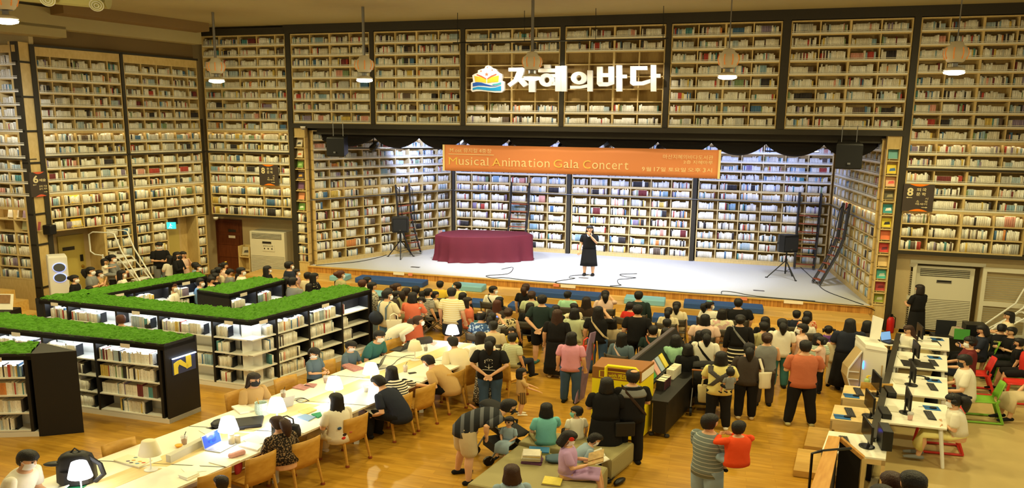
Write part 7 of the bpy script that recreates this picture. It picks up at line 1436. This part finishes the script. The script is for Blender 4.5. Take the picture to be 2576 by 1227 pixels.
p(1051, 794, 'woman in a white blouse leaning over the far end of the table', 1.64, -75, lean=70, hair='pony', hc='b', top='w', slv='l', bot='b', arms='hang', mask='w', near=True, hp=-5)
# middle of the audience
p(1164, 735, 'person with dark bobbed hair next to the striped shirt man', 1.55, -20, sit=ST, hair='bob', top='k', chair=True)
p(1176, 747, 'woman in a pink blouse with long dark hair, seated sideways', 1.6, -70, sit=ST, hair='long', hc='d', top='O', bot='T', chair=True)
p(1241, 719, 'boy in a white shirt and mask turning right, with a strap', 1.5, -20, sit=ST, mask='w', top='w', strap='k', hy=-65, chair=True)
p(1256.5, 746, 'girl with black hair holding a programme at the side', 1.5, -30, sit=ST, hair='bob', top='k', chair=True, arms='book', item='programme')
p(1250.6, 754, 'girl with long reddish hair seen from behind', 1.5, -15, sit=ST, hair='long', hc='r', top='z', chair=True)
p(1323, 713, 'woman in a black vest over white with brown hair, on the step', 1.6, -20, .0, sit=.5, hair='pony', hc='b', top='k', slv='s', bot='w')
p(1337.6, 731.5, 'woman in a sage top with a brown bun, seated', 1.62, -15, sit=ST, hair='bun', hc='b', top='s', chair=True)
p(1428.6, 732, 'boy in a mint shirt seated on a chair at the front', 1.45, -15, sit=ST, top='m', bot='k', chair=True, hy=-20)
p(1364, 741, 'man in a charcoal shirt and black shorts, hands clasped behind his back', 1.78, -18, top='D', bot='k', bk='shorts', arms='back', near=True, shoe='T')
p(1333.7, 761, 'woman in black with a black bob on a dark chair', 1.55, -15, sit=ST, hair='bob', top='k', bot='k', chair=True)
p(1399, 767, 'child with dark hair right of the charcoal shirt man', 1.4, -20, sit=ST, hair='short', top='k', chair=True)
p(1444, 762, 'boy resting an arm to the left, near the brown haired woman', 1.4, 30, sit=ST, hair='short', top='c', arms=('down', 'side'), chair=True)
p(1475.5, 746, 'woman in brown with long dark hair, seated', 1.62, -15, sit=ST, hair='long', hc='d', top='x', bot='k', chair=True)
p(1402, 778, 'woman in a long black dress with long dark brown hair, standing', 1.66, -15, hair='long', hc='b', top='k', bot='k', bk='long', near=True, slv='s', shoe='e')
p(1446, 774, 'woman in a pale green shirt with black shoulder length hair, standing', 1.56, -25, hair='bob', top='s', bot='e', near=True)
p(1210.5, 783, 'older man with thinning hair in a blue patterned shirt', 1.66, -25, sit=ST, hair='thin', top='P_hawaii', bot='e', chair=True)
p(1237, 786, 'woman in a navy striped top lifting a phone to film', 1.58, -15, sit=ST, hair='pony', top='P_bwd', arms='phone', item='phone', chair=True)
p(1279, 774, 'woman in a sleeveless dotted cream blouse, seated', 1.6, -15, sit=ST, hair='bun', hc='b', top='P_dots', slv='n', bot='k', chair=True)
p(1240.8, 807, 'woman in a plain beige shirt with short black hair, seated', 1.62, -15, sit=ST, hair='up', top='e', bot='k', chair=True, near=True)
p(1287, 823, 'small child in yellow looking back towards the camera', .95, 150, sit=.62, hair='bob', top='y', bot='k', near=True)
p(1290, 837, 'boy in a sage striped shirt sitting on a beech chair', 1.45, -40, sit=ST, hair='short', top='P_sage', bot='n', near=True)
beech_chair(at(1290, 1000, 0)+np.array([-.1, .15, 0]), -.7, 'beech chair of the boy in the sage striped shirt', 'beech chairs by the audience')
p(1312, 925, 'small child in an ochre shirt and striped shorts reaching out', 1.02, -80, arms='reach', hair='bob', top='E', bot='P_kids', bk='shorts', near=True, shoe='w')
p(1208.6, 834, 'woman in a white top with curly hair and long dotted skirt', 1.62, 30, lean=26, hair='bob', hc='d', top='w', bot='P_mini', bk='long', arms='front', near=True)
def treeprint(t, up, H, s, Wl, WR):
    m = MB(); o = lambda x, z: up((x, -.142, z)); m.tube([o(0, .15), o(0, .26)], .006, 4)
    for k in range(7): a = k*.9; m.tube([o(.05*cos(a)*(k > 0)+.025*cos(f), .31+.04*sin(a)*(k > 0)+.02*sin(f)) for f in np.linspace(0, 2*pi, 9)], .004, 4)
    m.tube([o(-.10, .125), o(.10, .12)], .005, 4); m.tube([o(-.06, .2), o(0, .17), o(.06, .2)], .005, 4); t.part('shirt_print', m, cloth('w'))
p(1233, 846, 'woman in a black shirt with a white tree print, and blue jeans', 1.64, -6, hair='pony', top='k', bot='B', arms=('back', 'back'), near=True, acc=treeprint, wgt=1.12)
p(1438, 834.7, 'woman in a pink shirt and jeans with a black bob, standing', 1.58, -15, hair='bob', top='p', bot='B', near=True, hy=-10)
q = at(1478, 885, .95); bag_sack((q[0], q[1]+.1, .72), .3, .3, .06, .36, mat('red_bag', (226, 70, 50), .6), 'shopping_bag', 'bright red bag hanging beside the woman in pink', 1.1)
# right half of the audience
p(1523, 730, 'woman in a pink top with a black ponytail filming with a phone', 1.6, -5, sit=ST, hair='pony', top='q', arms=('phone', 'lap'), item='phone', chair=True)
p(1607, 732, 'man in a dark green shirt with a lanyard, seated at the front', 1.74, -15, sit=.5, top='D', bot='k', slv='l', chair=True)
p(1586, 760, 'boy in a red shirt seated left of the tall man in black', 1.4, -40, sit=ST, top='r', chair=True, hy=-15)
p(1505.5, 770, 'woman in a black shirt with long black hair and a shoulder strap', 1.66, -12, hair='long', top='k', bot='B', strap='e', arms=('phone', 'down'), near=True)
p(1605, 766, 'man in a plain black shirt standing in the middle of the crowd', 1.74, -15, top='k', bot='k', hair='short', near=True)
p(1682.5, 772.5, 'girl in a cream shirt with a side ponytail and pink tie', 1.4, -20, sit=ST, hair='pony', top='c', chair=True)
p(1703, 758, 'girl in cream with a ponytail and red hair clip', 1.5, -15, sit=ST, hair='pony', top='c', bot='c', chair=True)
p(1786, 757, 'girl in white with a mask and teal hair clip', 1.45, -20, sit=ST, hair='pony', top='w', mask='w', hy=-60, chair=True, acc=lambda t, up, H, s, Wl, WR: t.part('hair_clip', MB().ell(H((0, -.05, .55)), (.06, .03, .02)), cloth('t')))
p(1678.6, 801.5, 'boy in a cream shirt with an arm stretched left', 1.45, -10, sit=ST, top='c', arms=('down', 'side'), chair=True)
p(1540, 798.6, 'woman in a beige shirt with a black bob, half hidden', 1.58, -15, sit=ST, hair='bob', top='e', chair=True)
p(1643.4, 818, 'woman in a dark teal top with an orange strap', 1.6, -10, sit=ST, hair='up', top='D', strap='u', chair=True, near=True)
p(1675.7, 824, 'girl in a cream top with loose black hair', 1.45, -15, sit=ST, hair='bob', top='c', chair=True, strap='e')
p(1565, 835.7, 'woman in a grey cardigan with straight long black hair', 1.58, -30, sit=ST, hair='long', top='j', slv='l', strap='q', chair=True, near=True)
p(1701, 841.6, 'girl in a mint shirt with black hair behind the sale table', 1.45, -15, hair='bob', top='m', bot='e', near=True)
p(1774.5, 790, 'woman in a wide peach shirt with black hair, seated', 1.66, -15, sit=ST, hair='bob', top='q', bot='k', chair=True, wgt=1.15)
p(1817.5, 776, 'woman in a tie-dyed shirt with a black bob', 1.6, -15, sit=ST, hair='bob', top='P_tie', chair=True)
p(1761, 831, 'child with dark hair in front of the woman with the programme', 1.35, -15, hair='bob', top='k', sit=ST)
p(1776.4, 828, 'woman in a white shirt with a black strap holding up a programme', 1.62, -20, hair='pony', top='w', bot='Z' if False else 'G', strap='k', arms=('down', 'book'), item='programme', near=True, hy=15)
p(1731.4, 864, 'child in a black hooded top in front of the white shirted woman', 1.35, -5, hair='bob', top='k', slv='l', bot='k', near=True)
def wrap(t, up, H, s, Wl, WR):
    for a, b in (((-.15, .47), (.13, .12)), ((.15, .47), (-.13, .12))): m = MB(); m.tube([up((a[0], -.06, .53)), up((a[0], -.125, a[1]-.05)), up((0, -.148, .28)), up((b[0], -.13, b[1])), up((b[0]*1.4, 0, .08))], [(.04, .008)]*5, 6, ax=(1, 0, 0)); t.part('wrap_band', m, cloth('G'))
    m = MB(); m.ell(up((.16, .20, .34)), (.09, .1, .12), 10, 8); t.part('wrapped_bundle', m, cloth('G'), smooth=True)
p(1815.5, 883.6, 'woman in a yellow shirt with grey crossed baby wrap bands', 1.6, -12, hair='bob', top='Y', bot='k', acc=wrap, arms='carry', near=True, shoe='w', wgt=1.05, legs=.03)
p(1838, 925, 'baby with dark hair carried in the grey wrap', .72, 10, sit=1.0, hair='short', top='g', arms='lap', bk='shorts')
p(1858, 750.5, 'woman in a large black shirt with short black hair, front row', 1.7, -10, sit=ST, hair='short', top='k', bot='k', chair=True, wgt=1.2)
p(2005, 780, 'boy in a navy shirt at the right end of the audience', 1.4, -5, sit=ST, top='n', chair=True, hair='short')
p(2032, 782, 'girl with a white hair band in an orange patterned shirt', 1.4, 10, sit=ST, hair='bob', top='P_orangepat')
p(2028.4, 796, 'child in white with curly black hair behind the boy in navy', 1.35, -10, sit=ST, hair='short', top='w', chair=True)
p(1863, 791, 'woman in a black cardigan and black and white striped skirt', 1.62, -10, hair='bun', top='k', bot='P_skirt', bk='skirt', strap='g', near=True, slv='l')
p(1926, 796, 'girl with a pale bow on her black hair', 1.45, -10, sit=ST, hair='bob', top='k', chair=True)
p(1922, 809, 'woman in an olive top with black hair and clip, seated', 1.58, 20, sit=ST, hair='up', top='h', arms='book', item='programme', chair=True)
p(1968.8, 801, 'woman in a white shirt with a low ponytail and teal jeans', 1.64, -8, hair='pony', top='w', bot='T', near=True)
p(2019.6, 813.5, 'girl in a peach printed shirt and mask, facing left', 1.52, 70, hair='up', mask='w', top='q', bot='h', near=True, shoe='w')
p(2085, 818.7, 'child in purple at the right of the audience', 1.25, -10, sit=.4, hair='tails', top='V')
p(2140, 801, 'woman in a navy blouse and long black skirt with long black hair', 1.68, -12, hair='long', top='n', bot='k', bk='long', near=True, arms='front', wgt=1.15)
p(2106.6, 835.5, 'child in a cream shirt in front of the woman in navy', 1.3, -30, hair='up', top='c', bot='c', near=True, mask='w')
p(1930.6, 836.5, 'woman in a sleeveless grey top with a brown bun', 1.62, -8, hair='bun', hc='b', top='g', slv='n', bot='z', near=True, arms='front')
def tote(t, up, H, s, Wl, WR):
    m = MB(); m.tube([up((.17, -.05, .5)), up((.22, -.12, .3)), up((.24, -.12, .08)), ], [(.02, .008)]*3, 6, ax=(1, 0, 0)); t.part('tote_strap', m, cloth('w'))
t, l, Wl = p(1885.6, 862, 'woman in a dark grey shirt with a ponytail and white tote bag', 1.62, -10, hair='pony', top='z', bot='k', near=True, acc=tote, arms='front', shoe='e')
q = Wl((.25, -.12, .72)); bag_sack(q, .1, .2, .07, .34, mat('canvas_white', (232, 222, 196), .8), 'tote_bag', 'white tote bag hanging from the shoulder of the woman in dark grey', 1.2, handles=False)
p(2058, 838, 'child in a green striped shirt in front of the man in rust', 1.4, -5, hair='bob', top='P_grn', bot='k')
p(2028, 855.5, 'man in a rust coloured shirt carrying a girl, feet apart', 1.78, -10, top='u', bot='k', arms=('carry', 'front'), near=True, legs=.06, hair='short', wgt=1.06, shoe='h')
p(2068, 846, 'little girl in pink carried by the man in the rust shirt', 1.0, 60, sit=1.1, hair='tails', top='q', bot='w', arms=('down', 'round'), near=True)
p(2183, 806, 'person with a dark hair band behind the white kiosk', 1.5, -20, hair='bob', top='z')
# right wall and computer desks
p(2315, 715, 'woman in a black dress standing before the right air conditioner', 1.64, 25, hair='bob', hc='d', top='k', bot='k', bk='long', near=True, arms='front')
p(2284, 818, 'girl with brown hair and headphones at the desk behind the farthest one', 1.45, 100, sit=ST, hair='long', hc='b', top='w', hp=15)
def phones_(t, up, H, s, Wl, WR):
    m = MB(); m.tube([H((.40*cos(f), -.02, .10+.50*sin(f))) for f in np.linspace(0, pi, 9)], .014, 6); t.part('headphone_band', m, M_blk)
    for sx in (-1, 1): m = MB(); m.ell(H((sx*.40, -.02, .0)), (.03, .045, .05)); t.part('ear_cup', m, M_blk, smooth=True)
YL = 74
p(2469, 817, 'woman in navy with long black hair holding a phone at the farthest desk', 1.62, YL, sit=ST, hair='bob', top='n', slv='s', bot='k', arms='book', item='phone', hp=15, near=True)
p(2440, 846, 'man in a maroon shirt with headphones and white mask', 1.7, YL, sit=ST, hair='short', mask='w', top='M', bot='n', arms='type', hp=8, near=True, acc=phones_)
def watch(t, up, H, s, Wl, WR): m = MB(); w = WR[1]; m.tube([w+(-.02, 0, .035), w+(.02, 0, .035)], .022, 10, round_ends=False); t.part('wrist_watch', m, M_blk)
p(2424, 891.5, 'man in a white shirt and black mask typing at the second desk', 1.80, YL, sit=ST, hair='short', mask='k', top='w', bot='n', arms='type', hp=12, lean=8, near=True, acc=watch)
p(2396, 990, 'girl in a white shirt with headphones and ponytail at the nearest desk', 1.62, YL-5, sit=ST, hair='pony', mask='w', top='w', bot='Y', bk='skirt', arms='fold', hp=12, lean=12, near=True, acc=phones_, shoe='g')
p(2540, 783, 'girl with a pale bow and long black hair by the right wall', 1.5, 80, hair='long', top='c', arms='front', sit=.55)
p(2522, 814, 'boy in a black shirt with cream arched lettering on the back', 1.5, -30, sit=ST, hair='short', top='k', bot='k', hp=20, lean=15, acc=lambda t, up, H, s, Wl, WR: t.part('lettering', (lambda m: (put_text(m, 'COMPTON', (up((-.11, -.135, .3)), up((1, 0, .0))-up((0, 0, 0)), up((0, 0, 1.))-up((0, 0, 0)), np.array([0, -1., 0])), 0, 0, .22, .06, .004, .01), m)[1])(MB()), cloth('Y')))
p(2546, 822, 'boy in black with short hair on a green chair at the right edge', 1.5, 95, sit=ST, hair='short', top='k', bot='k', bk='shorts', arms='fold', near=True, shoe='q')
p(2566, 850, 'child with dark hair behind the red chair at the right edge', 1.35, 60, sit=ST, hair='short', top='k')
p(2592, 858, 'boy in a red shirt and black shorts cut by the right edge', 1.5, 85, sit=ST, hair='short', top='r', bot='k', bk='shorts', near=True, shoe='k')
p(2620, 905, 'woman in a beige skirt and black sandals cut by the right edge', 1.62, 95, sit=ST, hair='bob', top='k', bot='e', bk='skirt', near=True, arms='lap')
for x, y, h, lab in ((2246, 1187, 1.3, 'child with brown hair at the bottom edge, left of the dark haired one'), (2300, 1186, 1.5, 'person with black hair at the bottom edge by the railing'), (2222, 1221, 1.45, 'person whose dark hair just shows at the bottom edge by the railing')):
    p(x, y, lab, h, 10, 1.5, hair='short', hc='b' if h == 1.3 else 'k', top='k', near=True)
# ottomans and the people around them
p(1285, 1004, 'man in a striped polo and beige shorts bending over the ottoman', 1.74, -68, lean=82, top='P_polo', bot='e', bk='shorts', arms='hang', hair='short', mask='k', hp=15, near=True, legs=.1, shoe='k', wgt=1.08)
p(1281, 1047, 'toddler with small pigtails in pale blue sitting in the stroller', .86, 155, sit=.48, hair='tails', top='J', bot='J', bk='dress', arms='lap', near=True)
p(1375, 1013, 'girl in a turquoise shirt with long black hair on the back ottoman', 1.38, 12, sit=.42, hair='bob', top='t', bot='h', arms=('reach', 'lap'), near=True, hy=-15)
p(1451, 1021, 'small boy in a white shirt and green mask on the back ottoman', 1.1, 15, sit=.42, hair='short', mask='t', top='w', bot='k', hy=65, near=True)
def starclip(t, up, H, s, Wl, WR): m = MB(); m.ell(H((.36, .15, .15)), (.012, .035, .035)); t.part('hair_clip', m, cloth('r'))
p(1440, 1085, 'girl in a lilac dress reading a picture book on the front ottoman', 1.45, -98, sit=.42, hair='bob', mask='w', top='v', bot='v', bk='mini', hp=25, arms='book', item='picture_book', near=True, acc=starclip, shoe='w')
p(1509, 1091, 'boy in pale blue reading beside the girl in lilac', 1.2, -80, sit=.3, hair='short', mask='w', top='J', bot='k', bk='shorts', hp=40, lean=40, arms='book', item='open_book', near=True, shoe='k')
p(1527, 949, 'woman in a black dress with a wavy bob beside the yellow suitcase', 1.62, -8, hair='bob', top='k', bot='k', bk='dress', near=True, arms='front', wgt=1.08)
def manbag(t, up, H, s, Wl, WR): m = MB(); m.rbox((-.12, -.17, .60), (.26, .06, .26), .02); t.part('shoulder_bag', m, M_black)
p(1592, 930, 'man in a grey and black shirt with a shoulder bag, standing', 1.74, 8, hair='thin', top='k', bot='k', near=True, strap='x', arms='fold', hy=8, acc=lambda *a: (manbag(*a), a[0].part('yoke', (lambda m, up: m.loft([[up((r_*cos(2*pi*j/14), d_*sin(2*pi*j/14), z)) for j in range(14)] for z, r_, d_ in ((.36, .195, .137), (.40, .20, .134), (.47, .18, .114), (.515, .128, .094), (.54, .085, .075))]))(MB(), a[1]), cloth('g'), smooth=True)))
p(1288, 1168, 'person with dark brown hair at the bottom edge before the ottoman', 1.45, 10, hair='bob', hc='b', top='J', near=True)
p(1787, 1041, 'man in a grey green polo and dark mask carrying a boy', 1.76, -55, hair='short', mask='k', top='P_dadpolo', bot='J', bk='shorts', arms='carry', near=True, wgt=1.05)
p(1860, 1058, 'boy in a bright orange jacket carried by the man in the polo', 1.22, 20, sit=1.12, wgt=1.2, hair='short', top='o', slv='l', bot='J', bk='shorts', arms='round', near=True, hy=-60)
# reading table
p(77, 1135, 'man in a white shirt and mask reading at the near left end', 1.88, -100, sit=ST, lean=22, hp=25, mask='w', top='w', bot='k', arms='book', near=True, item='open_book')
p(640, 938, 'woman with long dark hair and a dark grey mask at her laptop', 1.62, -125, sit=ST, lean=10, hair='long', hc='d', mask='k', top='E', bot='k', arms='type', hp=10, near=True)
p(797, 877, 'boy in a grey shirt standing at the table and looking down', 1.34, -115, hair='short', mask='w', top='j', bot='k', arms='front', hp=38, near=True)
p(888, 858, 'boy in a blue grey shirt and mask behind the dark laptop', 1.45, -115, sit=ST, lean=8, hair='short', mask='w', top='n' if False else 'j', bot='k', arms='type', hp=25, near=True)
p(957, 832, 'man in a green shirt and white mask using a black laptop', 1.74, -118, sit=ST, lean=24, hair='short', mask='w', top='T', bot='k', arms='type', hp=15, near=True)
def scrunchie(t, up, H, s, Wl, WR): m = MB(); m.tube([H((.1*cos(f), -.5, .02+.12*sin(f))) for f in np.linspace(0, 2*pi, 10)], .025, 6); t.part('scrunchie', m, cloth('O'))
p(693, 1046, 'woman in a dark flowered dress with a coral scrunchie', 1.6, 50, sit=ST, lean=15, hair='pony', hc='b', top='P_flower', bot='P_flower', bk='skirt', arms='type', hp=20, near=True, acc=scrunchie)
def cartoons(t, up, H, s, Wl, WR):
    for k, (x_, z_, c_) in enumerate(((-.08, .2, 'B'), (.08, .22, 'y'), (.0, .06, 'x'), (.1, .08, 'u'), (-.02, .0, 'r'))): m = MB(); m.ell(up((x_, -.13, z_)), (.035, .012, .028), 8, 5); t.part('shirt_print', m, cloth(c_), smooth=True)
p(845, 988, 'woman in a printed white shirt with long wavy black hair', 1.62, 48, sit=ST, hair='long', hc='k', top='w', bot='c', arms='front', near=True, acc=cartoons, shoe='w', lean=4)
p(943, 945, 'man in a navy shirt bent over an open book', 1.74, 62, sit=ST, lean=42, hair='short', top='n', bot='k', arms='type', hp=35, near=True, item='open_book')
p(985, 920, 'woman in a black and white striped shirt with long black hair', 1.62, 40, sit=ST, lean=26, hair='long', top='P_bw', bot='k', arms=('side', 'type'), near=True, hy=-20)
p(1070, 893, 'woman in a tan shirt and mask leaning on the table', 1.68, 70, sit=ST, lean=46, hair='short', mask='w', top='E', bot='k', arms='type', hp=25, near=True, wgt=1.15)
p(1136.5, 846, 'man in a cream shirt with shaved neck, back to the camera', 1.72, 35, sit=ST, lean=38, hair='short', top='c', bot='k', arms='type', hp=18, near=True, wgt=1.05)
p(555, 1196, 'small child with a hair clip at the near end of the table', 1.1, 60, sit=ST, hair='up', hc='d', top='e', near=True)
q = at(600, 1180, .5); m = MB(); m.ell((q[0], q[1], .56), (.05, .12, .2), 8, 7); solo('red_bag', m, mat('red_bag2', (190, 60, 80), .6), 'red bag hanging on the back of a beech chair', 'bag', smooth=True)
# ---------------------------------------------------------------- the mass of wall books, one object
def flush_books(name, recs, label, group=None, kind=None):
    V = np.concatenate([r[0] for r in recs]); n = len(recs)
    base = np.array([[0, 3, 2, 1], [4, 5, 6, 7], [0, 1, 5, 4], [1, 2, 6, 5], [2, 3, 7, 6], [3, 0, 4, 7]])
    Fc = (np.arange(n)[:, None, None]*8 + base[None]).reshape(-1, 4)
    me = bpy.data.meshes.new(name); me.vertices.add(len(V)); me.vertices.foreach_set('co', V.astype(np.float32).ravel())
    me.loops.add(len(Fc)*4); me.loops.foreach_set('vertex_index', Fc.ravel().astype(np.int32))
    me.polygons.add(len(Fc)); me.polygons.foreach_set('loop_start', np.arange(0, len(Fc)*4, 4, dtype=np.int32))
    me.update(calc_edges=True)
    C = np.ones((n, 6, 4, 4), np.float32); C[..., :3] = np.array([r[1] for r in recs], np.float32)[:, None, None, :]
    C[:, 1, :, :3] = CREAM; C[:, 0, :, :3] = CREAM; C[:, 4, :, :3] = CREAM
    ca = me.color_attributes.new('Col', 'FLOAT_COLOR', 'CORNER'); ca.data.foreach_set('color', C.ravel())
    me.materials.append(BOOKM); me.validate()
    o = link(bpy.data.objects.new(name, me)); return tag(o, label, 'books', group, kind)
flush_books('books', BV, 'the rest of the books filling the wall shelves of the hall', 'books on the wall shelves', 'stuff')
print('BOOKS', len(BV))
